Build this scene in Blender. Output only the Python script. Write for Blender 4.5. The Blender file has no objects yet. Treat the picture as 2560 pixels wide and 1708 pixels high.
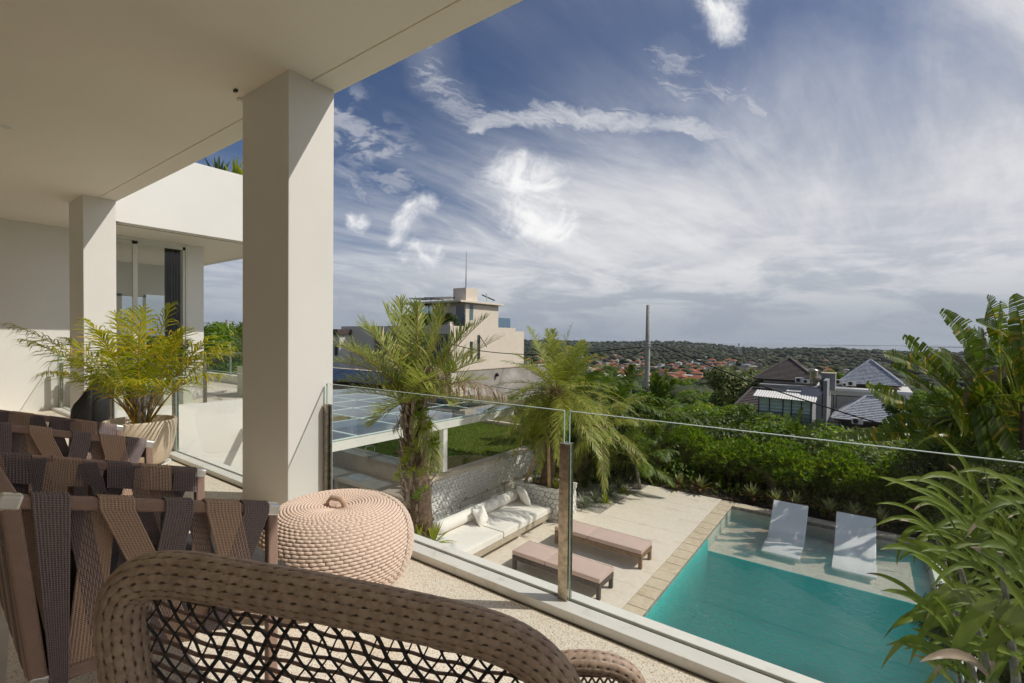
import bpy, math, random
import numpy as np
from mathutils import Vector, Matrix, Euler
R_ = math.radians
random.seed(7); np.random.seed(7)
sc = bpy.context.scene
COL = sc.collection

# ------------------------------------------------------------------ camera
F_PX, PW, PH = 1205.51, 2560.0, 1708.0
CX, CY = 1280.0, 866.3
EYE = Vector((0, 0, 1.55))
yaw, pitch, roll = R_(36.3317), R_(-1.0836), R_(0.63352)
fwd = Vector((-math.sin(yaw)*math.cos(pitch), math.cos(yaw)*math.cos(pitch), math.sin(pitch)))
rt0 = Vector((math.cos(yaw), math.sin(yaw), 0)); up0 = rt0.cross(fwd)
RT = rt0*math.cos(roll) + up0*math.sin(roll)
UP = -rt0*math.sin(roll) + up0*math.cos(roll)
cam = bpy.data.cameras.new('camera'); camo = bpy.data.objects.new('camera', cam); COL.objects.link(camo)
cam.sensor_width = 36; cam.lens = F_PX/PW*36; cam.shift_y = (CY-PH/2)/PW
cam.clip_start = 0.05; cam.clip_end = 60000
camo.matrix_world = Matrix.Translation(EYE) @ Matrix((RT, UP, -fwd)).transposed().to_4x4()
sc.camera = camo

def ray(px, py): return RT*((px-CX)/F_PX) - UP*((py-CY)/F_PX) + fwd
def at(px, py, depth): return EYE + ray(px, py)*depth      # a point of the place at a distance along the view
def onz(px, py, z): d = ray(px, py); return EYE + d*((z-EYE.z)/d.z)
def onx(px, py, x): d = ray(px, py); return EYE + d*((x-EYE.x)/d.x)
def ony(px, py, y): d = ray(px, py); return EYE + d*((y-EYE.y)/d.y)

# ------------------------------------------------------------------ node helpers
class S:
    """a node socket with arithmetic"""
    def __init__(s, nt, v): s.nt, s.v = nt, v
    def _m(s, op, *a, clamp=False):
        n = s.nt.nodes.new('ShaderNodeMath'); n.operation = op; n.use_clamp = clamp
        for i, x in enumerate((s,)+a):
            if isinstance(x, S):
                if hasattr(x.v, 'is_linked'): s.nt.links.new(x.v, n.inputs[i])
                else: n.inputs[i].default_value = x.v
            else: n.inputs[i].default_value = x
        return S(s.nt, n.outputs[0])
    def __add__(s, o): return s._m('ADD', o)
    __radd__ = __add__
    def __sub__(s, o): return s._m('SUBTRACT', o)
    def __rsub__(s, o): return S(s.nt, float(o))._m('SUBTRACT', s)
    def __mul__(s, o): return s._m('MULTIPLY', o)
    __rmul__ = __mul__
    def __truediv__(s, o): return s._m('DIVIDE', o)
    def max(s, o): return s._m('MAXIMUM', o)
    def min(s, o): return s._m('MINIMUM', o)
    def pow(s, o): return s._m('POWER', o)
    def sqrt(s): return s._m('SQRT')
    def sin(s): return s._m('SINE')
    def clamp(s): return s._m('ADD', 0.0, clamp=True)
    def ss(s, lo, hi, a=0.0, b=1.0):
        n = s.nt.nodes.new('ShaderNodeMapRange'); n.interpolation_type = 'SMOOTHSTEP'
        s.nt.links.new(s.v, n.inputs[0])
        n.inputs[1].default_value, n.inputs[2].default_value, n.inputs[3].default_value, n.inputs[4].default_value = lo, hi, a, b
        return S(s.nt, n.outputs[0])
def vec(nt, x, y, z=0.0):
    n = nt.nodes.new('ShaderNodeCombineXYZ')
    for i, q in enumerate((x, y, z)):
        if isinstance(q, S): nt.links.new(q.v, n.inputs[i])
        else: n.inputs[i].default_value = q
    return n.outputs[0]
def dot(nt, v, c):
    n = nt.nodes.new('ShaderNodeVectorMath'); n.operation = 'DOT_PRODUCT'
    nt.links.new(v, n.inputs[0]); n.inputs[1].default_value = tuple(c)
    return S(nt, n.outputs['Value'])
def noise(nt, v, scale=1, detail=4, rough=.5, dist=0, out=0):
    n = nt.nodes.new('ShaderNodeTexNoise')
    n.inputs['Scale'].default_value = scale; n.inputs['Detail'].default_value = detail
    n.inputs['Roughness'].default_value = rough; n.inputs['Distortion'].default_value = dist
    if v is not None: nt.links.new(v, n.inputs['Vector'])
    return S(nt, n.outputs[out])
def mixc(nt, f, a, b, blend='MIX'):
    n = nt.nodes.new('ShaderNodeMix'); n.data_type = 'RGBA'; n.blend_type = blend
    for i, q in ((0, f), (6, a), (7, b)):
        if isinstance(q, S): q = q.v
        if hasattr(q, 'is_linked'): nt.links.new(q, n.inputs[i])
        elif i == 0: n.inputs[0].default_value = q
        else: n.inputs[i].default_value = (*q, 1) if len(q) == 3 else q
    return n.outputs[2]

# ------------------------------------------------------------------ sky and sun
SUN_AZ = Vector((0.836, 0.549, 0)).normalized(); SUN_EL = R_(47.7)
SKY_STRENGTH = 0.15
w = bpy.data.worlds.new('World'); sc.world = w; w.use_nodes = True
nt = w.node_tree; nt.nodes.clear()
wo = nt.nodes.new('ShaderNodeOutputWorld'); bg = nt.nodes.new('ShaderNodeBackground')
nt.links.new(bg.outputs[0], wo.inputs[0]); bg.inputs[1].default_value = SKY_STRENGTH
sky = nt.nodes.new('ShaderNodeTexSky'); sky.sky_type = 'NISHITA'; sky.sun_disc = False
sky.sun_elevation = SUN_EL; sky.sun_rotation = math.atan2(SUN_AZ.x, SUN_AZ.y)
sky.altitude = 100; sky.air_density = 1.0; sky.dust_density = 0.6; sky.ozone_density = 1.6
tc = nt.nodes.new('ShaderNodeTexCoord'); D = tc.outputs['Generated']
dz = dot(nt, D, (0, 0, 1)); dr = dot(nt, D, RT); du = dot(nt, D, UP); df = dot(nt, D, fwd)
gf = df.max(0.12)
gx = dr/gf*F_PX/1000.0 + CX/1000.0           # fixed bearings on the sky dome, in thousandths
gy = CY/1000.0 - du/gf*F_PX/1000.0
ahead = df.ss(0.15, 0.35)
zc = (dz+0.09).max(0.03)
pl = (dot(nt, D, (1, 0, 0))/zc, dot(nt, D, (0, 1, 0))/zc)
plv = vec(nt, pl[0], pl[1], 0.0)
# warp of the bearings so that wisps get feathered edges
wn = nt.nodes.new('ShaderNodeTexNoise'); wn.inputs['Scale'].default_value = 3.2; wn.inputs['Detail'].default_value = 6; wn.inputs['Roughness'].default_value = .62
nt.links.new(vec(nt, gx*1.0, gy*1.0, 0.3), wn.inputs['Vector'])
sepw = nt.nodes.new('ShaderNodeSeparateColor'); nt.links.new(wn.outputs['Color'], sepw.inputs[0])
wx = gx + (S(nt, sepw.outputs[0])-0.5)*0.22
wy = gy + (S(nt, sepw.outputs[1])-0.5)*0.16
def seg(x0, y0, x1, y1, w0, a=1.0):
    x0, y0, x1, y1 = x0/1000, y0/1000, x1/1000, y1/1000
    dx, dy = x1-x0, y1-y0; L2 = dx*dx+dy*dy+1e-9
    t = ((wx-x0)*(dx/L2) + (wy-y0)*(dy/L2)).clamp()
    ex = wx-x0-t*dx; ey = wy-y0-t*dy
    d = (ex*ex+ey*ey).sqrt()
    return d.ss(0.0, w0/1000, a, 0.0)
def chain(pts, w0, a):
    r = None
    for p, q in zip(pts, pts[1:]):
        k = seg(p[0], p[1], q[0], q[1], w0, a); r = k if r is None else r.max(k)
    return r
# high veil: stretched cirrus on a plane above, thickening towards the right and the horizon
zc = (dz+0.16).max(0.05); pl = (pl[0]*0+dot(nt, D, (1, 0, 0))/zc, pl[1]*0+dot(nt, D, (0, 1, 0))/zc)
rot = lambda a, sx, sy: vec(nt, (pl[0]*math.cos(a)+pl[1]*math.sin(a))*sx, (pl[1]*math.cos(a)-pl[0]*math.sin(a))*sy, 1.7)
c1 = noise(nt, rot(R_(72), 0.30, 0.85), 1.6, 8, .60, .9)
c2 = noise(nt, rot(R_(82), 0.45, 3.2), 1.9, 9, .68, .55)
c3 = noise(nt, rot(0.1, 3.2, 3.2), 3.0, 6, .6, .4)
lowband = dz.ss(0.02, 0.33, 1.0, 0.0)
right = dr.ss(-0.55, 0.55)
cover = right*0.44 + lowband*0.24 + (dz.ss(0.25, 0.6, 0.10, -0.10))
fine = (c1*0.76 + c2*0.24)
veil = (fine + cover - 0.40).ss(0.10, 0.62)
# broad blue opening high up, straight ahead and left
holes = chain([(900, 200), (1350, 130), (2050, 60)], 460, 1.0)
holes2 = chain([(1250, 240), (1700, 330)], 170, .8)
hole = holes.max(holes2)*ahead
veil = veil*(1.0-hole*0.86)
mass = chain([(2150, 420), (2700, 330)], 520, .9)*(0.35+c1*.8+c2*.5)
mass2 = chain([(1500, 560), (2500, 560)], 300, .55)*(0.5+c2*1.0)
streaks = chain([(1075, 60), (1120, 200), (1185, 310)], 95, .62)
streaks = streaks.max(chain([(1185, 320), (1400, 285), (1620, 315), (1840, 365)], 62, .85))
streaks = streaks.max(chain([(1690, 150), (1705, 235), (1840, 262), (2010, 318)], 105, .62))
streaks = streaks.max(chain([(2180, 250), (2330, 150), (2600, -40)], 130, .62))
streaks = streaks.max(chain([(850, 470), (1010, 620)], 170, .5))
streaks = streaks.max(chain([(1200, 420), (1750, 500)], 150, .42))
wisp = noise(nt, vec(nt, wx*1.6+wy*1.0, wy*5.0-wx*1.5, 2.0), 6.0, 7, .65, .8)
halo = streaks*.42*c1.ss(.3, .6)
streaks = (streaks*1.15+(wisp-.5)*1.5+(c2-.5)*.7).ss(.30, 1.15)*.85*streaks.ss(0, .25)
streaks = streaks.max(halo)
mack = chain([(850, 300), (990, 440)], 150, .55)*c3.ss(.42, .62)
cir = veil.max(mass*ahead).max(mass2*ahead).max(streaks*ahead).max(mack*ahead).min(1.0)
# small cumulus
def puff(pts, w0): return chain(pts, w0, 1.0)
c4 = noise(nt, vec(nt, gx*1.0, gy*1.0, 4.0), 11, 7, .62, .6)
cum = puff([(1265, 455), (1340, 450), (1310, 520), (1375, 560)], 120)
cum = cum.max(puff([(1085, 515), (1030, 530), (1000, 575)], 64)).max(puff([(1040, 625), (1095, 645)], 62))
cum = cum.max(puff([(1770, 30), (1840, 10), (1805, 80)], 100)).max(puff([(862, 545), (885, 550)], 42))
cum = ((cum*1.0 + (c4-0.5)*2.1 + (c1-.5)*.8).ss(0.15, 1.35)*.9)*ahead*cum.ss(0, .45)
bumps = noise(nt, vec(nt, dr*2.2+pl[0]*.12, df*2.2+pl[1]*.12, dz*9.0), 2.0, 7, .6, .4)
lowcum = (bumps + lowband*0.12).ss(0.52, 0.70)*dz.ss(0.02, .10)*dz.ss(.16, .34, 1.0, 0.0)*right.ss(.2, .7)
# colours (before strength): blue deepened a little like the photo's polarised blue; clouds white to grey
hsv = nt.nodes.new('ShaderNodeHueSaturation'); hsv.inputs['Saturation'].default_value = 0.98; hsv.inputs['Value'].default_value = 0.285
nt.links.new(sky.outputs[0], hsv.inputs['Color'])
tint = mixc(nt, 1.0, hsv.outputs[0], (0.80, 0.84, 1.0), 'MULTIPLY')
shade = (c1*.72+c2*.18+c3*.10).ss(.36, .62)
cloudcol = mixc(nt, shade, (2.25, 2.33, 2.55), (3.35, 3.35, 3.4))
greyc = mixc(nt, (bumps*1.0).ss(.40, .60), (1.95, 2.08, 2.3), (2.85, 2.9, 3.0))
cloudcol = mixc(nt, lowband.ss(.35, .95), cloudcol, greyc)
base = mixc(nt, dz.ss(-.02, .16, 1, 0), tint, (1.45, 1.65, 1.95))
c_ = mixc(nt, cir*0.93, base, cloudcol)
c_ = mixc(nt, lowcum*0.4, c_, (3.3, 3.3, 3.35))
c_ = mixc(nt, dz.ss(.0, .14, .80, 0.0), c_, (1.22, 1.42, 1.72))
c_ = mixc(nt, cum, c_, mixc(nt, (c4*.6+c1*.4).ss(.36, .58), (2.7, 2.75, 2.95), (4.2, 4.2, 4.15)))
nt.links.new(c_, bg.inputs[0])

sd = bpy.data.lights.new('sun', 'SUN'); sd.energy = 2.1; sd.angle = R_(0.53); sd.color = (1.0, 0.94, 0.84)
suno = bpy.data.objects.new('sun', sd); COL.objects.link(suno)
sdir = SUN_AZ*math.cos(SUN_EL) + Vector((0, 0, math.sin(SUN_EL)))
suno.rotation_euler = sdir.to_track_quat('Z', 'Y').to_euler(); suno.location = sdir*60
sc.view_settings.view_transform = 'Standard'; sc.view_settings.look = 'None'
sc.view_settings.exposure = 0.66; sc.view_settings.gamma = 1; sc.view_settings.use_curve_mapping = False
sc.cycles.max_bounces = 12; sc.cycles.transparent_max_bounces = 24; sc.cycles.diffuse_bounces = 9
sc.cycles.glossy_bounces = 4; sc.cycles.caustics_reflective = False; sc.cycles.caustics_refractive = False
sc.cycles.use_adaptive_sampling = True; sc.cycles.adaptive_threshold = 0.02
sc.cycles.use_denoising = True; sc.cycles.sample_clamp_indirect = 6.0

# ------------------------------------------------------------------ materials
def newmat(name):
    m = bpy.data.materials.new(name); m.use_nodes = True
    nt = m.node_tree; b = nt.nodes['Principled BSDF']; return m, nt, b
def setc(nt, b, c):
    if isinstance(c, S): c = c.v
    if hasattr(c, 'is_linked'): nt.links.new(c, b.inputs['Base Color'])
    else: b.inputs['Base Color'].default_value = (*c, 1)
def bump(nt, b, h, dist=.01, strength=1.0):
    n = nt.nodes.new('ShaderNodeBump'); n.inputs['Distance'].default_value = dist; n.inputs['Strength'].default_value = strength
    nt.links.new(h.v, n.inputs['Height']); nt.links.new(n.outputs[0], b.inputs['Normal'])
def objco(nt): return nt.nodes.new('ShaderNodeTexCoord').outputs['Object']
def geopos(nt): return nt.nodes.new('ShaderNodeNewGeometry').outputs['Position']
def island(nt): return S(nt, nt.nodes.new('ShaderNodeNewGeometry').outputs['Random Per Island'])
def objrand(nt): return S(nt, nt.nodes.new('ShaderNodeObjectInfo').outputs['Random'])
M = {}
def plain(key, col, rough=.6, var=.12, scale=6, bs=40, bd=.002, metal=0, spec=.5, var2=None, amt2=.0, sc2=1.5):
    """a surface with soft mottling, a second tone in patches and fine relief"""
    m, nt, b = newmat(key); p = geopos(nt)
    n = noise(nt, p, scale, 6, .6)
    dark = tuple(c*(1-var) for c in col); lite = tuple(min(1, c*(1+var)) for c in col)
    c = mixc(nt, n.ss(.3, .7), dark, lite)
    if var2 is not None:
        n2 = noise(nt, p, sc2, 8, .65, .3)
        c = mixc(nt, n2.ss(.52, .72)*amt2, c, var2)
    setc(nt, b, c); b.inputs['Roughness'].default_value = rough; b.inputs['Metallic'].default_value = metal
    b.inputs['Specular IOR Level'].default_value = spec
    if bd: bump(nt, b, noise(nt, p, bs, 5, .6), bd, .6)
    M[key] = m; return m
plain('white_paint', (.79, .775, .735), .55, .015, 1.2, 60, .0008, var2=(.72, .70, .66), amt2=.25, sc2=.8)
plain('ceiling_paint', (.92, .865, .76), .6, .015, 1.0, 50, .0006)
plain('white_trim', (.78, .76, .71), .5, .03, 3, 60, .001, var2=(.6, .57, .5), amt2=.35, sc2=4)
plain('curb_paint', (.78, .77, .73), .5, .03, 3, 90, .0015, var2=(.50, .46, .38), amt2=.45, sc2=7)
plain('grime', (.10, .085, .06), .9, .4, 20, 90, .003)
plain('beige_render', (.74, .65, .54), .8, .03, .8, 12, .004, var2=(.48, .41, .33), amt2=.3, sc2=.4)
plain('louvre', (.40, .35, .29), .7, .05)
plain('white_cushion', (.80, .77, .71), .85, .03, 4, 300, .0008)
plain('pink_cushion', (.56, .42, .37), .85, .03, 4, 300, .0006)
plain('grey_cushion', (.045, .042, .042), .9, .1, 10, 300, .0006)
plain('dark_wood', (.060, .045, .038), .6, .3, 12, 60, .002)
plain('warm_wood', (.20, .115, .06), .6, .3, 12, 60, .002)
plain('grey_wood', (.42, .36, .27), .75, .12, 10, 60, .002)
plain('bamboo', (.42, .29, .14), .6, .25, 5, 30, .002)
plain('trunk', (.12, .075, .045), .9, .5, 18, 40, .02)
plain('trunk_pale', (.26, .24, .21), .9, .3, 8, 30, .01)
plain('fibre', (.30, .22, .15), .9, .4, 20, 60, .01)
plain('soil', (.045, .03, .02), .95, .4, 12, 30, .02)
plain('steel', (.42, .36, .28), .28, .25, 30, 300, .0006, metal=1, var2=(.16, .09, .05), amt2=.7, sc2=38)
plain('aluminium', (.70, .68, .64), .38, .08, 8, 200, .0003, metal=.85)
plain('white_frame', (.72, .72, .66), .45, .03)
plain('galv', (.50, .52, .55), .45, .15, 5, 50, .001, metal=.5)
plain('black_metal', (.02, .02, .022), .5, .2)
plain('pv_glass', (.015, .02, .035), .12, .2, spec=.8)
plain('asphalt', (.075, .075, .075), .9, .12, 3, 60, .004)
plain('counter', (.33, .28, .23), .7, .1, 3, 60, .002)
plain('concrete', (.36, .33, .30), .85, .15, 1.2, 30, .004, var2=(.62, .6, .57), amt2=.6, sc2=.6)
plain('granite', (.14, .10, .08), .7, .35, 20, 60, .003)
plain('brown_tile', (.13, .108, .10), .75, .3, 6, 20, .01)
plain('grey_tile', (.40, .43, .48), .6, .3, 5, 20, .008, var2=(.16, .17, .19), amt2=.7, sc2=2.2)
plain('orange_tile', (.34, .125, .06), .85, .2, 1.2, 3, .0)
plain('dull_tile', (.17, .075, .05), .85, .25, 1.2, 3, .0)
plain('dark_tile', (.09, .07, .06), .85, .25, 1.2, 3, .0)
plain('pale_tile', (.42, .36, .27), .85, .2, 1.2, 3, .0)
plain('house_white', (.68, .67, .64), .8, .06, .5, 3, .0)
plain('house_grey', (.28, .28, .28), .8, .1, .5, 3, .0)
plain('house_cream', (.50, .42, .28), .8, .06, .5, 3, .0)
plain('green_sheet', (.52, .62, .50), .55, .08, 3, 20, .002)
plain('corrugated', (.62, .60, .56), .5, .2, 4, 20, .001, var2=(.30, .18, .09), amt2=.5, sc2=1.5)
plain('dark_glass', (.03, .035, .04), .08, .1, spec=.9)
plain('curtain', (.17, .155, .15), .9, .06)
plain('pale_curtain', (.42, .42, .40), .9, .06)
plain('water_tank', (.55, .50, .38), .2, .2, 6, 20, .001, metal=.9)
plain('ac_white', (.66, .66, .62), .5, .05)
plain('pole_concrete', (.42, .40, .36), .85, .15, 6, 40, .003, var2=(.2, .18, .15), amt2=.4, sc2=5)
plain('cable', (.01, .01, .01), .6, .1)
plain('planter_stone', (.66, .55, .42), .7, .05, 6, 120, .0015, var2=(.52, .45, .35), amt2=.4, sc2=5)
plain('white_planter', (.62, .62, .52), .7, .05)
plain('rubber', (.014, .014, .015), .8, .2, 20, 60, .002)
plain('saucer', (.74, .73, .70), .5, .03)
plain('sea_water', (.09, .13, .17), .15, .06, .0005, .01, .0)
plain('blue_tarp', (.06, .12, .35), .6, .1)
plain('cord', (.52, .37, .275), .85, .10, 30, 400, .0012)
plain('flower', (.7, .12, .03), .6, .2)
plain('pool_shell', (.80, .82, .82), .45, .02)

def glassmat(key, tint=(.982, .994, .986), edge=False, refl=1.0):
    m = bpy.data.materials.new(key); m.use_nodes = True; nt = m.node_tree; nt.nodes.clear()
    o = nt.nodes.new('ShaderNodeOutputMaterial'); mx = nt.nodes.new('ShaderNodeMixShader')
    t = nt.nodes.new('ShaderNodeBsdfTransparent'); t.inputs[0].default_value = (*tint, 1)
    g = nt.nodes.new('ShaderNodeBsdfGlossy'); g.inputs['Roughness'].default_value = 0.0
    fr = nt.nodes.new('ShaderNodeFresnel'); fr.inputs[0].default_value = 1.5
    bf = nt.nodes.new('ShaderNodeNewGeometry')
    nt.links.new((S(nt, fr.outputs[0])*refl*(1.0-S(nt, bf.outputs['Backfacing']))).v, mx.inputs[0]); nt.links.new(t.outputs[0], mx.inputs[1]); nt.links.new(g.outputs[0], mx.inputs[2])
    nt.links.new(mx.outputs[0], o.inputs[0]); M[key] = m
glassmat('pane'); glassmat('tinted_pane', (.80, .82, .80)); glassmat('canopy_pane', (.50, .60, .64), refl=1.3); glassmat('blue_pane', (.60, .70, .75), refl=1.4)
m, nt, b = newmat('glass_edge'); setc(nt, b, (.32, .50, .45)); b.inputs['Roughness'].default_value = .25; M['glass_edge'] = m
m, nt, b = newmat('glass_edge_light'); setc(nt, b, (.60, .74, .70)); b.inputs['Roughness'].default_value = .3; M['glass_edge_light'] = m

# pebble-washed terrace floor
m, nt, b = newmat('pebble_wash'); p = geopos(nt)
v = nt.nodes.new('ShaderNodeTexVoronoi'); v.inputs['Scale'].default_value = 190; nt.links.new(p, v.inputs['Vector'])
vs = nt.nodes.new('ShaderNodeSeparateColor'); nt.links.new(v.outputs['Color'], vs.inputs[0])
big = noise(nt, p, 2.2, 7, .65)
c = mixc(nt, S(nt, vs.outputs[0]).ss(.1, .9), (.72, .65, .54), (.86, .80, .70))
c = mixc(nt, (S(nt, vs.outputs[1])).ss(.86, .9)*.8, c, (.42, .24, .13))
c = mixc(nt, big.ss(.50, .75)*.45, c, (.50, .38, .22))
setc(nt, b, c); b.inputs['Roughness'].default_value = .75; bump(nt, b, S(nt, v.outputs['Distance']), .0015, .5); M['pebble_wash'] = m
# pale limestone pool deck with tan stains
m, nt, b = newmat('deck_stone'); p = geopos(nt)
st = nt.nodes.new('ShaderNodeMapping'); st.inputs['Scale'].default_value = (1.1, 2.6, 1); nt.links.new(p, st.inputs[0])
n1 = noise(nt, st.outputs[0], 1.3, 9, .6, .4); n2 = noise(nt, p, 11, 6, .6)
c = mixc(nt, n2.ss(.3, .7), (.66, .59, .49), (.74, .67, .57)); c = mixc(nt, n1.ss(.53, .74)*.65, c, (.52, .40, .25))
c = mixc(nt, (objrand(nt)*1.0)*.25, c, (.72, .66, .58))
setc(nt, b, c); b.inputs['Roughness'].default_value = .7; bump(nt, b, n2, .002, .5); M['deck_stone'] = m
m, nt, b = newmat('coping_stone'); p = geopos(nt)
n2 = noise(nt, p, 9, 6, .6); c = mixc(nt, n2.ss(.3, .7), (.48, .38, .25), (.62, .53, .40)); c = mixc(nt, objrand(nt)*.7, c, (.60, .52, .39))
setc(nt, b, c); b.inputs['Roughness'].default_value = .75; bump(nt, b, n2, .003, .5); M['coping_stone'] = m
m, nt, b = newmat('white_stone'); p = geopos(nt); n2 = noise(nt, p, 14, 6, .65)
c = mixc(nt, n2.ss(.3, .75), (.66, .65, .62), (.86, .85, .83)); setc(nt, b, c); b.inputs['Roughness'].default_value = .85; bump(nt, b, n2, .006, .6); M['white_stone'] = m
plain('stone_joint', (.30, .28, .25), .95, .3, 14, 50, .004)
# pool
def pooltile(key, col):
    m, nt, b = newmat(key); n = noise(nt, geopos(nt), 3, 5, .6)
    setc(nt, b, mixc(nt, n.ss(.3, .7), tuple(c*.9 for c in col), tuple(c*1.1 for c in col))); b.inputs['Roughness'].default_value = .6; M[key] = m
pooltile('pool_shelf', (.72, .76, .62)); pooltile('pool_deep', (.02, .62, .58)); pooltile('pool_wall', (.58, .64, .54))
m = bpy.data.materials.new('pool_water'); m.use_nodes = True; nt = m.node_tree; nt.nodes.clear()
o = nt.nodes.new('ShaderNodeOutputMaterial'); mx = nt.nodes.new('ShaderNodeMixShader')
t = nt.nodes.new('ShaderNodeBsdfTransparent'); t.inputs[0].default_value = (.97, 1, .99, 1)
g = nt.nodes.new('ShaderNodeBsdfGlossy'); g.inputs['Roughness'].default_value = .03
fr = nt.nodes.new('ShaderNodeFresnel'); fr.inputs[0].default_value = 1.33
p = geopos(nt); mp = nt.nodes.new('ShaderNodeMapping'); mp.inputs['Scale'].default_value = (2.2, 6, 1); mp.inputs['Rotation'].default_value = (0, 0, -.5); nt.links.new(p, mp.inputs[0])
h = noise(nt, mp.outputs[0], 2.2, 6, .62, .6); bn = nt.nodes.new('ShaderNodeBump'); bn.inputs['Distance'].default_value = .07; bn.inputs['Strength'].default_value = .9
nt.links.new(h.v, bn.inputs['Height']); nt.links.new(bn.outputs[0], g.inputs['Normal']); nt.links.new(bn.outputs[0], fr.inputs['Normal'])
bf = nt.nodes.new('ShaderNodeNewGeometry'); nt.links.new((S(nt, fr.outputs[0])*(1.0-S(nt, bf.outputs['Backfacing']))).v, mx.inputs[0]); nt.links.new(t.outputs[0], mx.inputs[1]); nt.links.new(g.outputs[0], mx.inputs[2]); nt.links.new(mx.outputs[0], o.inputs[0])
va = nt.nodes.new('ShaderNodeVolumeAbsorption'); va.inputs['Color'].default_value = (.02, .66, .62, 1); va.inputs['Density'].default_value = .32
vs_ = nt.nodes.new('ShaderNodeVolumeScatter'); vs_.inputs['Color'].default_value = (.04, .90, .88, 1); vs_.inputs['Density'].default_value = .60
ad = nt.nodes.new('ShaderNodeAddShader'); nt.links.new(va.outputs[0], ad.inputs[0]); nt.links.new(vs_.outputs[0], ad.inputs[1]); nt.links.new(ad.outputs[0], o.inputs['Volume'])
M['pool_water'] = m

def leafmat(key, a, b_, tip=None, transl=.35, rough=.45):
    """leaf with per-leaf variation, light passing through"""
    m = bpy.data.materials.new(key); m.use_nodes = True; nt = m.node_tree; bs = nt.nodes['Principled BSDF']; o = nt.nodes['Material Output']
    r = island(nt); n = noise(nt, geopos(nt), 1.1, 4, .6)
    c = mixc(nt, (r*.65+n.ss(.35, .65)*.35), a, b_)
    if tip is not None: c = mixc(nt, r.ss(.90, .96), c, tip)
    setc(nt, bs, c); bs.inputs['Roughness'].default_value = rough; bs.inputs['Specular IOR Level'].default_value = .4
    tr = nt.nodes.new('ShaderNodeBsdfTranslucent'); nt.links.new(mixc(nt, 1.0, c, (1.3, 1.35, .6), 'MULTIPLY'), tr.inputs[0])
    mx = nt.nodes.new('ShaderNodeMixShader'); mx.inputs[0].default_value = transl
    nt.links.new(bs.outputs[0], mx.inputs[1]); nt.links.new(tr.outputs[0], mx.inputs[2]); nt.links.new(mx.outputs[0], o.inputs[0]); M[key] = m
leafmat('areca_leaf', (.20, .25, .012), (.48, .46, .025), (.60, .42, .03), .5)
leafmat('areca_rib', (.40, .28, .03), (.50, .30, .04), None, .1)
leafmat('phoenix_leaf', (.19, .24, .05), (.40, .43, .11), (.58, .48, .26), .35)
leafmat('phoenix_leaf_dense', (.17, .22, .035), (.40, .42, .09), (.50, .42, .13), .38)
leafmat('dead_leaf', (.24, .17, .12), (.40, .31, .23), None, .1)
leafmat('palm_rib', (.33, .24, .06), (.38, .28, .08), None, .05)
leafmat('coco_leaf', (.05, .10, .016), (.16, .23, .03), (.22, .26, .04), .38)
leafmat('hedge_leaf', (.065, .14, .010), (.23, .34, .02), (.42, .40, .02), .45)
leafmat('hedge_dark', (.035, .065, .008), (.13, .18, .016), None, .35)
leafmat('grey_green', (.10, .13, .04), (.24, .27, .09), None, .3)
leafmat('forest_leaf', (.020, .034, .010), (.065, .082, .022), None, .2, .8)
m = M['forest_leaf']; nt = m.node_tree; bs = nt.nodes['Principled BSDF']; old = bs.inputs['Base Color'].links[0].from_socket
p_ = geopos(nt); b1 = noise(nt, p_, .012, 4, .6); b2 = noise(nt, p_, .05, 3, .6, 0.0)
nt.links.new(mixc(nt, b2.ss(.5, .62)*.7, mixc(nt, b1.ss(.42, .62)*.75, old, (.012, .022, .008)), (.085, .09, .025)), bs.inputs['Base Color'])
leafmat('banana_leaf', (.06, .12, .012), (.22, .27, .02), (.50, .32, .02), .45, .35)
leafmat('broad_leaf', (.045, .09, .014), (.24, .31, .03), (.50, .44, .05), .42, .5)
leafmat('agave_leaf', (.10, .14, .09), (.20, .25, .14), (.30, .32, .10), .2)
leafmat('lime_leaf', (.22, .28, .02), (.38, .40, .03), None, .35)
leafmat('brom_leaf', (.16, .17, .04), (.34, .36, .20), (.42, .12, .03), .3)
leafmat('brom_low', (.10, .035, .02), (.22, .12, .04), None, .2)
leafmat('cycad_leaf', (.03, .06, .02), (.09, .13, .05), None, .2)
leafmat('grass_leaf', (.09, .15, .010), (.20, .26, .02), None, .3)
plain('lawn', (.10, .14, .012), .95, .3, 6, 30, .01, var2=(.13, .11, .03), amt2=.5, sc2=.7)
plain('dry_lawn', (.13, .12, .04), .95, .3, 3, 30, .01, var2=(.25, .2, .12), amt2=.6, sc2=.9)
plain('hill_ground', (.028, .040, .012), .95, .3, .02, 3, .0, var2=(.10, .085, .05), amt2=.5, sc2=.01)
# woven rope materials
def ropemat(key, col):
    m, nt, b = newmat(key); uv = nt.nodes.new('ShaderNodeUVMap').outputs[0]
    sx = nt.nodes.new('ShaderNodeSeparateXYZ'); nt.links.new(uv, sx.inputs[0])
    u, vv = S(nt, sx.outputs[0]), S(nt, sx.outputs[1])
    twist = ((vv*900.0 + u*0.0).sin()*.5+.5)
    n = noise(nt, uv, 40, 4, .6)
    c = mixc(nt, twist*.55+n*.3, tuple(x*.55 for x in col), tuple(min(1, x*1.25) for x in col))
    setc(nt, b, c); b.inputs['Roughness'].default_value = .85; bump(nt, b, twist, .0015, .8); M[key] = m
ropemat('rope_brown', (.58, .40, .30)); ropemat('rope_grey', (.27, .215, .22)); ropemat('rope_frame', (.235, .140, .105))
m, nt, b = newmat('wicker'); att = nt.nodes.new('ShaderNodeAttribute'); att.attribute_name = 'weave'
n = noise(nt, geopos(nt), 14, 5, .6)
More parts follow.
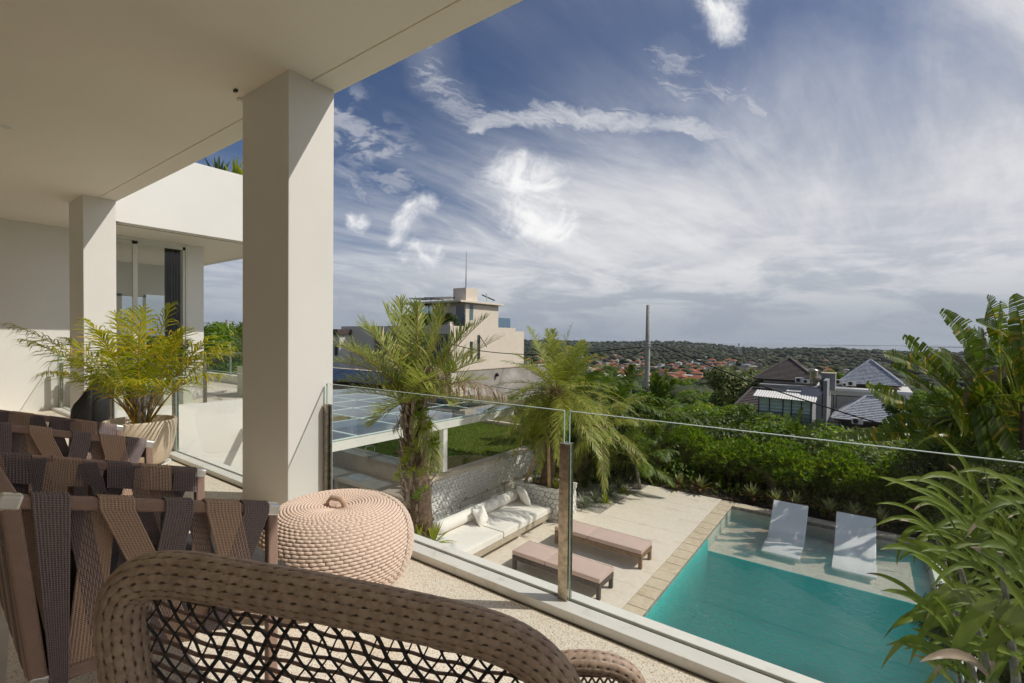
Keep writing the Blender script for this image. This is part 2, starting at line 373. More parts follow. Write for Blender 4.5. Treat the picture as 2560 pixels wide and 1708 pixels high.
c = mixc(nt, S(nt, att.outputs['Fac']).ss(.25, .85), (.03, .018, .012), (.42, .315, .24)); c = mixc(nt, n.ss(.45, .7)*.35, c, (.14, .10, .06)); n3 = noise(nt, geopos(nt), 75, 3, .6); c = mixc(nt, n3.ss(.42, .62)*.4, c, (.20, .125, .085))
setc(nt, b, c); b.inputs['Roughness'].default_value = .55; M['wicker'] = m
plain('strand_dark', (.022, .020, .018), .6, .3, 30); plain('strand_brown', (.20, .115, .075), .6, .3, 30)
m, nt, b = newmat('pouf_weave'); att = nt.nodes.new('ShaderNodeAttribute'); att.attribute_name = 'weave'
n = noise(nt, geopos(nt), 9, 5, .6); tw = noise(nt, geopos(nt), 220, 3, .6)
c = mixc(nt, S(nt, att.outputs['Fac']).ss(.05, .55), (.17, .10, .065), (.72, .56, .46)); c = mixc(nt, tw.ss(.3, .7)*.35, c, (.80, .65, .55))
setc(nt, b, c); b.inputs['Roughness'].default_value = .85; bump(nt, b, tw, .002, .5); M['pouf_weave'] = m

# ------------------------------------------------------------------ mesh helpers
class MB:
    def __init__(s, T=None): s.v, s.f, s.m, s.uv = [], [], [], {}; s.T = T; s.mi = 0
    def _add(s, vs, fs):
        o = len(s.v)
        s.v += [tuple(s.T @ Vector(p)) if s.T else tuple(p) for p in vs]
        s.f += [tuple(i+o for i in f) for f in fs]; s.m += [s.mi]*len(fs)
        return o
    def box(s, x0, x1, y0, y1, z0, z1):
        x0, x1 = min(x0, x1), max(x0, x1); y0, y1 = min(y0, y1), max(y0, y1); z0, z1 = min(z0, z1), max(z0, z1)
        s._add([(x0,y0,z0),(x1,y0,z0),(x1,y1,z0),(x0,y1,z0),(x0,y0,z1),(x1,y0,z1),(x1,y1,z1),(x0,y1,z1)],
               [(0,3,2,1),(4,5,6,7),(0,1,5,4),(1,2,6,5),(2,3,7,6),(3,0,4,7)]); return s
    def prism(s, poly, z0, z1):
        n = len(poly)
        s._add([(x,y,z0) for x,y in poly]+[(x,y,z1) for x,y in poly],
               [tuple(range(n))[::-1], tuple(range(n,2*n))]+[(i,(i+1)%n,n+(i+1)%n,n+i) for i in range(n)]); return s
    def poly(s, pts): s._add(pts, [tuple(range(len(pts)))]); return s
    def tube(s, pts, r, n=8, cap=True, flat=1.0):
        pts = [Vector(p) for p in pts]; k = len(pts); rs = r if isinstance(r, (list, tuple)) else [r]*k
        rings = []; prev = None
        for i, p in enumerate(pts):
            t = (pts[min(i+1,k-1)]-pts[max(i-1,0)]).normalized()
            if prev is None: a = t.orthogonal().normalized() if abs(t.z) > .9 else t.cross(Vector((0,0,1))).normalized()
            else: a = (prev - t*prev.dot(t)).normalized()
            prev = a; b = t.cross(a)
            rings += [p + (a*math.cos(2*math.pi*j/n) + b*math.sin(2*math.pi*j/n)*flat)*rs[i] for j in range(n)]
        fs = [(i*n+j, i*n+(j+1)%n, (i+1)*n+(j+1)%n, (i+1)*n+j) for i in range(k-1) for j in range(n)]
        if cap: fs += [tuple(range(n))[::-1], tuple(range((k-1)*n, k*n))]
        s._add(rings, fs); return s
    def bar(s, a, b, w, h=None, up=(0,0,1)):
        """a rectangular bar from a to b, w across and h along up"""
        a, b = Vector(a), Vector(b); h = h or w; t = (b-a).normalized(); u = Vector(up)
        sd = t.cross(u).normalized(); u = sd.cross(t)
        sd, u = sd*w/2, u*h/2
        s._add([a-sd-u,a+sd-u,a+sd+u,a-sd+u,b-sd-u,b+sd-u,b+sd+u,b-sd+u], [(0,3,2,1),(4,5,6,7),(0,1,5,4),(1,2,6,5),(2,3,7,6),(3,0,4,7)]); return s
    def lathe(s, prof, n=32, c=(0,0,0)):
        k = len(prof); vs = []
        for r, z in prof: vs += [(c[0]+r*math.cos(2*math.pi*j/n), c[1]+r*math.sin(2*math.pi*j/n), c[2]+z) for j in range(n)]
        s._add(vs, [(i*n+j, i*n+(j+1)%n, (i+1)*n+(j+1)%n, (i+1)*n+j) for i in range(k-1) for j in range(n)]); return s
    def mesh(s, name, mats, smooth=False):
        me = bpy.data.meshes.new(name); me.from_pydata(s.v, [], s.f)
        for m in (mats if isinstance(mats, (list, tuple)) else [mats]): me.materials.append(M[m] if isinstance(m, str) else m)
        if max(s.m, default=0) > 0: me.polygons.foreach_set('material_index', s.m)
        if smooth: me.polygons.foreach_set('use_smooth', [True]*len(s.f))
        me.update(); return me
def npmesh(name, V, Fq, mats, smooth=False, mi=None):
    """quads (or tris) from numpy arrays"""
    me = bpy.data.meshes.new(name); V = np.asarray(V, np.float32); Fq = np.asarray(Fq, np.int32)
    k = Fq.shape[1]; me.vertices.add(len(V)); me.vertices.foreach_set('co', V.ravel())
    me.loops.add(Fq.size); me.loops.foreach_set('vertex_index', Fq.ravel())
    me.polygons.add(len(Fq)); me.polygons.foreach_set('loop_start', np.arange(0, Fq.size, k, dtype=np.int32))
    me.polygons.foreach_set('loop_total', np.full(len(Fq), k, np.int32))
    for m in (mats if isinstance(mats, (list, tuple)) else [mats]): me.materials.append(M[m])
    if mi is not None: me.polygons.foreach_set('material_index', np.asarray(mi, np.int32))
    me.polygons.foreach_set('use_smooth', np.full(len(Fq), smooth)); me.update(calc_edges=True); return me
def tag(o, label, cat, group=None, kind=None):
    if label: o['label'] = label
    if cat: o['category'] = cat
    if group: o['group'] = group
    if kind: o['kind'] = kind
    return o
def thing(name, label, cat, loc=(0,0,0), rotz=0, group=None, kind=None):
    o = bpy.data.objects.new(name, None); COL.objects.link(o); o.empty_display_size = .1
    o.location = loc; o.rotation_euler = (0,0,rotz); return tag(o, label, cat, group, kind)
def wloc(o):
    return Vector(o.location) + ((wloc(o.parent) + o.matrix_parent_inverse.to_translation()) if o.parent else Vector((0,0,0)))
def link(name, me, parent=None, local=False, bevel=0, loc=None, rot=None, scale=None):
    o = bpy.data.objects.new(name, me); COL.objects.link(o)
    if parent is not None:
        o.parent = parent
        if not local: 
            o.matrix_parent_inverse = Matrix.Translation(-wloc(parent))
    if loc is not None: o.location = loc
    if rot is not None: o.rotation_euler = rot
    if scale is not None: o.scale = scale if isinstance(scale, (tuple, list)) else (scale,)*3
    if bevel:
        b = o.modifiers.new('Bevel', 'BEVEL'); b.width = bevel; b.segments = 2; b.limit_method = 'ANGLE'
    return o
def obj(name, mb, mats, parent=None, local=False, smooth=False, bevel=0, **k):
    return link(name, mb.mesh(name, mats, smooth), parent, local, bevel, **k)
def copy_tree(o, parent=None):
    c = o.copy(); COL.objects.link(c)
    if parent is not None: c.parent = parent; c.matrix_parent_inverse = o.matrix_parent_inverse.copy()
    for ch in list(o.children): copy_tree(ch, c)
    return c
def structure(o): o['kind'] = 'structure'; return o
# ------------------------------------------------------------------ our house: terrace, slab, columns, walls
YC, ZC = 2.504, 3.672          # outer edge of the slab, ceiling height
XW, XB = -11.52, -13.10        # wing face, wing wall
DZ = -3.2                      # pool deck level
# terrace floor, slabs of pebble wash with fine joints
fl = structure(obj('terrace_floor', MB().box(-13.1, 5, -4.2, 2.3, -.35, -.012), 'stone_joint'))
tile = MB().box(-.749, .749, -.749, .749, -.012, 0).mesh('floor_slab', 'pebble_wash')
for i in range(12):
    for j in range(5):
        x, y = 4.1-1.5*i, 1.553-1.5*j
        if x < -13.9: continue
        o = link('floor_slab', tile, fl, loc=(x, y, 0))
# fascia / edge beam under the terrace and the kerb that carries the glass
k = structure(obj('terrace_kerb', MB().box(-13.1, 5, 2.29, 2.392, -.004, .054).box(-13.1, 5, 2.412, 2.49, -.35, .060), 'curb_paint', bevel=.004))
obj('glazing_channel', MB().box(-13.1, 5, 2.3925, 2.4115, -.3, .044), 'grime', k)
obj('grime_line', MB().box(-11.4, 5, 2.276, 2.2895, -.003, .004), 'grime', k)
structure(obj('terrace_edge_beam', MB().box(-11.6, 5, 2.2, 2.482, -3.2, -.352), 'white_paint'))
# ceiling slab with drip groove
c = structure(obj('ceiling_slab', MB().box(-13.25, 6, -4.3, 2.262, ZC, 4.5).box(-11.52, 6, 2.276, YC, ZC-.001, 4.5).box(-11.52, 6, 2.2625, 2.2755, ZC+.012, 4.4).box(-13.25, -11.525, 2.2625, 3.0, ZC, 4.5), 'ceiling_paint'))
# light fitting and hook in the ceiling
lt = thing('ceiling_downlight', 'small round recessed downlight at the left edge of the terrace ceiling', 'light', onz(8, 316, ZC))
q = onz(8, 316, ZC); obj('trim_ring', MB().lathe([(.0,-.004),(.05,-.006),(.065,-.001)], 24, q), 'white_frame', lt)
h = thing('ceiling_hook', 'tiny dark metal hook in the ceiling beside the large column', 'hook', onz(589, 224, ZC))
q = onz(589, 224, ZC); obj('hook_plate', MB().box(q.x-.02, q.x+.02, q.y-.012, q.y+.012, ZC-.02, ZC-.001), 'black_metal', h)
h = thing('ceiling_clip', 'small cream clip on the ceiling touching the large column corner', 'clip', onz(601, 246, ZC))
q = onz(601, 246, ZC); obj('clip_body', MB().box(q.x-.02, q.x+.02, q.y-.02, q.y+.02, ZC-.022, ZC-.001), 'white_trim', h)
# columns
def column(x0, x1, y0, y1, label):
    t = thing('column', label, 'column', ((x0+x1)/2, (y0+y1)/2, 0), group='terrace columns')
    obj('shaft', MB().box(x0, x1, y0, y1, -.003, ZC+.002), 'white_paint', t, bevel=.006)
column(-4.545, -3.765, 2.066, 2.474, 'large white square column in the middle left, carrying the terrace ceiling')
column(-10.57, -9.745, 2.08, 2.486, 'farther white square column behind the potted palm, nearest the sliding doors')
column(1.455, 2.235, 2.066, 2.474, 'white square column to the right of the camera, mirrored in the glass')
# back wall at the left end, and room walls behind the camera
bw = thing('end_wall', 'plain white wall closing the left end of the terrace', 'wall', (XB-.15, 1, 0))
obj('wall_face', MB().box(XB-.3, XB, -4.3, 3.2, -3.2, ZC+.4), 'white_paint', bw)
rw = thing('room_wall', 'white house wall with glazed openings behind the terrace, seen only as a reflection', 'wall', (-4, -4.3, 0))
obj('wall_face', MB().box(-13.4, 6, -4.6, -4.3, 2.7, ZC).box(-13.4, -9.5, -4.6, -4.3, 0, 2.7).box(-4.5, -3.2, -4.6, -4.3, 0, 2.7).box(2.4, 6, -4.6, -4.3, 0, 2.7), 'white_paint', rw)
for x0, x1 in ((-9.5, -4.5), (-3.2, 2.4)):
    g = obj('window', MB().box(x0, x0+.07, -4.5, -4.4, 0, 2.7).box(x1-.07, x1, -4.5, -4.4, 0, 2.7).box((x0+x1)/2-.04, (x0+x1)/2+.04, -4.5, -4.4, 0, 2.7).box(x0, x1, -4.5, -4.4, 2.63, 2.7), 'white_frame', rw)
    obj('curtain', MB().box(x0, x1, -4.58, -4.52, 0, 2.7), 'pale_curtain', g)

# the wing: parapet, soffit, piers, sliding doors
wg = thing('wing_building', 'white side wing with overhanging roof parapet and sliding glass doors', 'house wing', (XB, 4.5, 0))
obj('parapet', MB().box(XW-.2, XW, 2.52, 6.45, ZC+.0, 5.17).box(-20, XW-.2, 6.25, 6.45, ZC, 5.17), 'white_paint', wg)
obj('soffit', MB().box(-20, XW-.202, 2.99, 6.24, ZC, ZC+.3), 'ceiling_paint', wg)
obj('soffit_groove', MB().box(XW-.30, XW-.28, 3.0, 6.2, ZC-.006, ZC+.002), 'grime', wg)
obj('pier', MB().box(XB-.45, XB, 4.70, 5.05, 0, ZC), 'white_paint', wg, bevel=.006)
obj('pier', MB().box(XB-.3, XB, 3.2, 3.30, 0, ZC), 'white_paint', wg)
obj('terrace_wall', MB().box(XW-.2, XW-.04, 2.49, 7.3, -3.3, .05), 'white_paint', wg)
obj('terrace_deck', MB().box(-20, XW-.2, 2.49, 7.0, -.4, 0.0), 'deck_stone', wg)
obj('far_kerb', MB().box(-20, XW-.2, 7.0, 7.2, -.4, .25), 'white_paint', wg)
obj('lintel', MB().box(XB-.12, XB+.01, 3.30, 4.70, 3.60, ZC-.002).box(XB-.12, XB+.012, 4.66, 4.70, 0, 3.6), 'white_frame', wg)
def sliding(y0, y1, xo, fw):
    d = obj('sliding_door', MB().box(xo-.04, xo, y0, y0+fw, .02, 3.6).box(xo-.04, xo, y1-.05, y1, .02, 3.6).box(xo-.04, xo, y0, y1, 3.53, 3.6).box(xo-.04, xo, y0, y1, .02, .09), 'white_frame', wg)
    obj('pane', MB().box(xo-.025, xo-.017, y0+fw, y1-.05, .09, 3.53), 'tinted_pane', d)
sliding(3.64, 4.655, XB-.01, .085); sliding(3.30, 3.70, XB-.06, .05)
obj('track_end', MB().box(XB-.05, XB+.005, 3.64, 3.72, 3.56, 3.63), 'black_metal', wg)
# inside the wing: curtain, back glazing seen through
obj('inner_wall', MB().box(-18.0, -17.9, 3.0, 3.9, 0, 2.75).box(-18.0, -17.9, 3.0, 6.2, 2.75, ZC).box(-18, XB-.5, 2.95, 3.0, 0, ZC), 'white_paint', wg)
for y0, y1 in ((3.9, 4.6), (4.6, 5.3)):
    d = obj('inner_door', MB().box(-17.98, -17.92, y0, y0+.1, 0, 2.72).box(-17.98, -17.92, y1-.07, y1, 0, 2.72).box(-17.98, -17.92, y0, y1, 2.66, 2.75), 'white_frame', wg)
obj('inner_floor', MB().box(-18, XB-.02, 3.0, 6.2, .001, .02), 'deck_stone', wg)
cv, cf = [], []
for i in range(41):
    y = 4.30+i*.0085; x = XB-.22+.035*math.sin(i*.9)+.012*math.sin(i*2.3)
    cv += [(x, y, .03), (x, y, 3.58)]
    if i: cf.append((2*i-2, 2*i, 2*i+1, 2*i-1))
cm = bpy.data.meshes.new('curtain'); cm.from_pydata(cv, [], cf); cm.materials.append(M['curtain']); link('curtain', cm, wg)

# ------------------------------------------------------------------ glass railings
def rail(P0, P1, posts, ztop, label, thingname='glass_railing', z0=.046, ph=.95, gaps=None, yoff=0, cat='railing'):
    """panes between P0 and P1 (plan points), posts given as distances along"""
    a, b = Vector((*P0, 0)), Vector((*P1, 0)); L = (b-a).length; t = (b-a)/L; n = Vector((-t.y, t.x, 0))
    r = thing(thingname, label, cat, a, group='frameless glass railings')
    T = Matrix.Translation(a) @ Matrix((t, n, Vector((0,0,1)))).transposed().to_4x4()
    edges = [0]+list(posts)+[L]
    for i in range(len(edges)-1):
        s0 = edges[i]+(.0 if i == 0 else .019); s1 = edges[i+1]-(.0 if i == len(edges)-2 else .019)
        if s1-s0 < .02: continue
        g = obj('glass_pane', MB(T).box(s0, s1, -.0055, .0055, z0, ztop), 'pane', r)
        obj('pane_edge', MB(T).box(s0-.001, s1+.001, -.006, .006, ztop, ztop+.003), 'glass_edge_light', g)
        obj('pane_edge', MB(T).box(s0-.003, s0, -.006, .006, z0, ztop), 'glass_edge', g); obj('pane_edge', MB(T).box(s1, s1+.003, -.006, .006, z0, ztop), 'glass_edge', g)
    for s in posts:
        p = obj('post', MB(T).box(s-.031, s+.031, .008, .030, z0, ph), 'steel', r, bevel=.002); obj('post_plate', MB(T).box(s-.031, s+.031, -.028, -.008, z0, ph), 'steel', p, bevel=.002)
        obj('post_gasket', MB(T).box(s-.026, s+.026, -.0075, .0075, z0, ph-.004), 'glass_edge', p)
    return r
# front railing runs along the kerb (t = -x so that n points to the house)
rail((5, 2.402), (-3.742, 2.402), (6.37,), 1.132, 'long clear glass railing along the terrace kerb to the right of the large column')
p_ = [5-1.0]
rail((-4.56, 2.402), (-9.73, 2.402), (2.52,), 1.132, 'clear glass railing between the two white columns, behind the potted palm')
rail((-10.58, 2.402), (-13.09, 2.402), (2.28,), 1.132, 'short glass railing at the white end wall behind the black roll')
post = thing('railing_end_post', 'narrow steel end post clamping the glass at the large column', 'post', (-3.73, 2.4, .05))
obj('post', MB().box(-3.757, -3.705, 2.374, 2.394, .046, .955).box(-3.757, -3.705, 2.412, 2.43, .046, .955), 'steel', post, bevel=.002)
post = thing('railing_end_post', 'narrow steel end post beside the black roll and the farther column', 'post', (-9.70, 2.4, .05))
obj('post', MB().box(-9.72, -9.64, 2.374, 2.394, .046, .955).box(-9.72, -9.64, 2.412, 2.43, .046, .955), 'steel', post, bevel=.002)
rail((XW-.1, 2.6), (XW-.1, 7.2), (1.9, 4.4), 1.12, 'glass railing along the edge of the side terrace with the square planters', z0=.052)
rail((XW-.3, 7.1), (-19.5, 7.1), (2.2, 4.6), 1.3, 'far glass railing at the back of the side terrace', z0=.25, ph=1.1)

# ------------------------------------------------------------------ ground around the pool
PX0, PX1, PY0, PY1 = -3.02, 1.2, 1.2, 14.8
WZ = DZ-.09
structure(obj('garden_ground', MB().box(-26, 14, 2.0, 34, DZ-1.4, DZ-.06) if False else
    MB().box(-26, PX0-.35, 2.0, 26, DZ-1.6, DZ-.06).box(PX1+.2, 14, 2.0, 26, DZ-1.6, DZ-.06).box(PX0-.35, PX1+.2, 15.16, 26, DZ-1.6, DZ-.06), 'soil'))
dk = structure(obj('pool_deck', MB().box(-8.4, PX0-.34, 2.5, 15.2, DZ-.058, DZ-.014), 'stone_joint'))
ys = [2.5, 4.9, 7.2, 9.5, 11.88, 14.0, 15.2]
for i in range(len(ys)-1):
    xs = [-8.4, -5.72, PX0-.352] if i < 5 else [-5.62, PX0-.352]
    for j in range(len(xs)-1):
        if i >= 4 and xs[j] < -6: continue
        obj('paving_slab', MB().box(xs[j]+.004, xs[j+1]-.004, ys[i]+.004, ys[i+1]-.004, DZ-.014, DZ), 'deck_stone', dk)
cp = structure(obj('pool_coping', MB().box(PX0-.34, PX0-.002, 2.5, PY1+.35, DZ-.10, DZ-.022).box(PX0, 2.2, PY1+.002, PY1+.35, DZ-.10, DZ-.022), 'stone_joint'))
random.seed(3)
y = 2.5
while y < PY1-.05:
    L = .40+random.uniform(-.03, .03)
    obj('coping_stone', MB().box(PX0-.345, PX0+.01, y+.006, min(y+L, PY1+.35)-.006, DZ-.02, DZ+.006+random.uniform(-.003, .003)), 'coping_stone', cp, bevel=.008); y += L
x = PX0+.02
while x < 1.5:
    L = .62+random.uniform(-.05, .05)
    obj('coping_stone', MB().box(x+.004, x+L-.004, PY1-.01, PY1+.35, DZ-.02, DZ+.006+random.uniform(-.003, .003)), 'coping_stone', cp, bevel=.008); x += L
obj('coping_stone', MB().box(PX0-.345, PX0+.01, y+.006, PY1+.35, DZ-.02, DZ+.008), 'coping_stone', cp, bevel=.008)
# pool basin: shelf at the far end, deep part near
ps = structure(obj('pool_basin', MB().box(PX0-.3, PX0, 12.28, PY1+.3, -5.2, DZ-.101).box(PX1, PX1+.25, PY0, PY1+.3, -5.2, DZ-.02).box(PX0, PX1, PY1, PY1+.3, -5.2, DZ-.101).box(PX0, PX1, PY0-.2, PY0, -5.2, DZ), 'pool_wall'))
obj('pool_side', MB().box(PX0-.3, PX0, PY0, 12.279, -5.2, DZ-.101), 'pool_deep', ps)
obj('pool_floor', MB().box(PX0, PX1, PY0, 12.28, -5.2, -4.75), 'pool_deep', ps)
obj('shelf_face', MB().box(PX0+.001, PX1-.001, 12.262, 12.2795, -4.449, -3.604), 'pool_deep', ps)
obj('pool_shelf', MB().box(PX0+.001, PX1-.001, 12.28, PY1-.001, -5.1, -3.60), 'pool_shelf', ps)
obj('pool_step', MB().box(PX0+.001, PX1-.001, 11.95, 12.261, -5.1, -4.45), 'pool_deep', ps)
structure(obj('pool_water', MB().box(PX0-.0005, PX1+.0005, PY0-.0005, PY1+.0005, -5.19, WZ), 'pool_water'))
# ------------------------------------------------------------------ stonework: cells of a jittered honeycomb, raised from the joint
def honeycomb(T, W, H, s, rng, gap=.006, depth=.03, aspect=1.0):
    """list of meshes (one per stone) filling a W x H face; T maps (u, v, out) to the place"""
    dx, dy = s*math.sqrt(3), s*1.5; jit = {}
    def J(x, y):
        k = (round(x*1000), round(y*1000))
        if k not in jit: jit[k] = (x+rng.uniform(-.28, .28)*s, y+rng.uniform(-.28, .28)*s)
        return jit[k]
    out = []
    for r in range(-1, int(H/dy)+2):
        for q in range(-1, int(W/dx)+2):
            cx, cy = q*dx + (r % 2)*dx/2, r*dy
            P = [J(cx+s*math.sin(a*math.pi/3), cy+s*math.cos(a*math.pi/3)) for a in range(6)]
            P = [(min(max(x*aspect, 0), W), min(max(y, 0), H)) for x, y in P]
            ax, ay = sum(p[0] for p in P)/6, sum(p[1] for p in P)/6
            area = abs(sum(P[i][0]*P[(i+1)%6][1]-P[(i+1)%6][0]*P[i][1] for i in range(6)))/2
            if area < s*s*.35: continue
            d = depth*rng.uniform(.6, 1.3)
            def ring(f, o): return [T @ Vector((ax+(x-ax)*f, ay+(y-ay)*f, o)) for x, y in P]
            k = 1-gap/s*1.6
            m = MB(); a = ring(k, -.002); b = ring(k*.97, d*.6); c = ring(k*.80, d*rng.uniform(.9, 1.25))
            tip = T @ Vector((ax, ay, d*1.05))
            m._add(a+b+c+[tip], [(i, (i+1)%6, 6+(i+1)%6, 6+i) for i in range(6)]+[(6+i, 6+(i+1)%6, 12+(i+1)%6, 12+i) for i in range(6)]+[(12+i, 12+(i+1)%6, 18) for i in range(6)])
            out.append(m)
    return out
def frameT(o, u, v, n): return Matrix.Translation(Vector(o)) @ Matrix((Vector(u), Vector(v), Vector(n))).transposed().to_4x4()

# lawn terrace with its stone retaining wall
WX = -8.4; LZ = -1.95
structure(obj('lawn_terrace', MB().box(-16.3, WX-.30, 8.9, 15.1, DZ-.5, LZ), 'lawn'))
structure(obj('upper_lawn', MB().box(-30, -11.0, 15.28, 22, DZ-.5, LZ+.02).box(-30, -16.6, 8.9, 15.28, DZ-.5, LZ+.02), 'dry_lawn'))
sw = thing('stone_wall', 'long retaining wall of white rubble stone with a beige coping above the daybed', 'stone wall', (WX, 10, DZ))
obj('wall_core', MB().box(WX-.29, WX-.03, 8.19, 15.1, DZ, LZ+.0), 'stone_joint', sw)
for i in range(6):
    obj('coping_slab', MB().box(WX-.31, WX+.04, 8.18+i*1.15, 8.18+(i+1)*1.15-.006, LZ, LZ+.05), 'coping_stone', sw, bevel=.004)
rng = random.Random(5)
T = frameT((WX-.03, 8.19, DZ), (0, 1, 0), (0, 0, 1), (1, 0, 0))
st = honeycomb(T, 6.9, 1.25, .064, rng, .004, .026)
st.sort(key=lambda m: (Vector(m.v[18])-EYE).length)
rest = MB(); cnt = 0
for m in st:
    y, z = m.v[18][1], m.v[18][2]
    if y > 9.25 and z < -2.72 and y < 13.6: continue            # louvre window opening
    if cnt < 285: obj('stone', m, 'white_stone', sw); cnt += 1
    else: rest._add(m.v, m.f)
r_ = obj('stone_course', rest, 'white_stone', sw); r_['kind'] = 'stuff'
lw = obj('louvre_window', MB().box(WX-.028, WX+.005, 9.24, 13.6, -2.745, -2.715).box(WX-.028, WX+.005, 9.22, 9.25, DZ, -2.745), 'grey_wood', sw)
for i in range(4): obj('mullion', MB().box(WX-.02, WX+.012, 10.1+i*1.0, 10.14+i*1.0, DZ, -2.746), 'grey_wood', lw)
for i in range(9): obj('louvre_blade', MB(Matrix.Translation((WX+.004, 0, DZ+.03+i*.052)) @ Matrix.Rotation(R_(35), 4, 'Y')).box(-.022, .022, 9.26, 13.6, -.003, .003), 'white_trim', lw)
obj('wall_end', MB().box(WX-.32, WX+.03, 7.95, 8.185, DZ, LZ-.01), 'stone_joint', sw)
# low glass screen over the light well behind the daybed
rail((-7.72, 11.0), (-7.72, 7.0), (1.35, 2.6), DZ+.62, 'low glass screen between the daybed and the white stone wall', z0=DZ, ph=DZ+.5)
# kerb between the two lawns
kb = thing('garden_kerb', 'low pale kerb crossing between the green lawn and the dry grass', 'kerb', (-11, 16.7, LZ))
for i in range(7): obj('kerb_stone', MB().box(-16.9+i*1.15, -16.9+(i+1)*1.15-.01, 15.1, 15.28, LZ-.2, LZ+.13), 'planter_stone', kb, bevel=.01)
kb = thing('garden_kerb', 'low pale kerb along the left edge of the lawn under the canopy', 'kerb', (-16.4, 12, LZ))
for i in range(7): obj('kerb_stone', MB().box(-16.5, -16.32, 9+i*1.08, 9+(i+1)*1.08-.01, LZ-.2, LZ+.13), 'planter_stone', kb, bevel=.01)
# planter of the second palm
PLX0, PLX1, PLY0, PLY1, PLZ = -7.62, -6.26, 10.6, 11.58, -2.42
pt = thing('stone_planter', 'white stone faced planter box at the head of the daybed', 'planter', (-6.9, 11.1, DZ))
obj('planter_core', MB().box(PLX0+.03, PLX1-.03, PLY0+.03, PLY0+.14, DZ, PLZ-.001).box(PLX1-.14, PLX1-.03, PLY0+.14, PLY1-.03, DZ, PLZ-.001).box(PLX0+.03, PLX0+.14, PLY0+.14, PLY1-.03, DZ, PLZ-.001).box(PLX0+.14, PLX1-.14, PLY1-.14, PLY1-.03, DZ, PLZ-.001), 'stone_joint', pt)
obj('planter_rim', MB().box(PLX0, PLX1+.004, PLY0-.004, PLY0+.15, PLZ, PLZ+.035).box(PLX1-.15, PLX1+.004, PLY0+.151, PLY1, PLZ, PLZ+.035).box(PLX0, PLX0+.15, PLY0+.151, PLY1, PLZ, PLZ+.035).box(PLX0+.151, PLX1-.151, PLY1-.15, PLY1, PLZ, PLZ+.035), 'white_trim', pt, bevel=.006)
obj('soil', MB().box(PLX0+.14, PLX1-.14, PLY0+.14, PLY1-.14, DZ, PLZ-.06), 'soil', pt)
for m in honeycomb(frameT((PLX0+.03, PLY0+.03, DZ), (1, 0, 0), (0, 0, 1), (0, -1, 0)), 1.30, .78, .088, rng, .006, .022): obj('stone', m, 'white_stone', pt)
for m in honeycomb(frameT((PLX1-.03, PLY0+.03, DZ), (0, 1, 0), (0, 0, 1), (1, 0, 0)), .92, .78, .085, rng, .006, .026): obj('stone', m, 'white_stone', pt)

# glass canopy over the sunken outdoor kitchen
CZ = -.52
ca = thing('glass_canopy', 'flat glass roof canopy with pale steel frame over the outdoor kitchen', 'canopy', (-12, 8.5, CZ))
CX0, CX1, CY0, CY1 = -16.1, -8.4, 5.25, 11.55
obj('front_beam', MB().box(CX1-.10, CX1, CY0, CY1, CZ-.22, CZ-.03), 'white_frame', ca)
obj('side_beam', MB().box(CX0, CX1-.101, CY1-.1, CY1, CZ-.21, CZ-.03), 'white_frame', ca)
obj('side_beam', MB().box(-11.5, CX1-.101, CY0, CY0+.1, CZ-.21, CZ-.03), 'white_frame', ca)
obj('rear_beam', MB().box(CX0, CX0+.1, 7.4, CY1-.101, CZ-.21, CZ-.03), 'white_frame', ca)
xs = [-16.1, -14.6, -13.1, -11.75, -10.2, -8.39]; ysn = [5.25, 6.1, 7.45, 8.35, 9.45, 10.5, 11.56]
for x in xs[1:-1]: obj('rafter', MB().box(x-.03, x+.03, CY0+.101 if x > -11.4 else 7.4, CY1-.101, CZ-.16, CZ-.03), 'white_frame', ca)
for i in range(len(xs)-1):
    for j in range(len(ysn)-1):
        if xs[i] < -11.5 and ysn[j] < 7.4: continue
        g = obj('roof_pane', MB().box(xs[i]+.022, xs[i+1]-.022, ysn[j]+.022, ysn[j+1]-.022, CZ-.010, CZ+.006), 'canopy_pane', ca)
        e = MB(); 
        for a, b in ((xs[i]+.002, xs[i]+.030), (xs[i+1]-.030, xs[i+1]-.002)): e.box(a, b, ysn[j]+.002, ysn[j+1]-.002, CZ-.013, CZ+.010)
        for a, b in ((ysn[j]+.002, ysn[j]+.030), (ysn[j+1]-.030, ysn[j+1]-.002)): e.box(xs[i]+.031, xs[i+1]-.031, a, b, CZ-.013, CZ+.010)
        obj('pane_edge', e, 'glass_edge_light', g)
for y in (8.62,): obj('canopy_post', MB().box(CX1-.16, CX1-.02, y, y+.14, DZ if y < 8 else LZ+.12, CZ-.221), 'white_frame', ca)
obj('canopy_post', MB().box(-13.2, -13.06, 9.2, 9.34, LZ, CZ-.15), 'white_frame', ca)
obj('canopy_post', MB().box(-15.9, -15.76, 9.2, 9.34, LZ, CZ-.15), 'white_frame', ca)
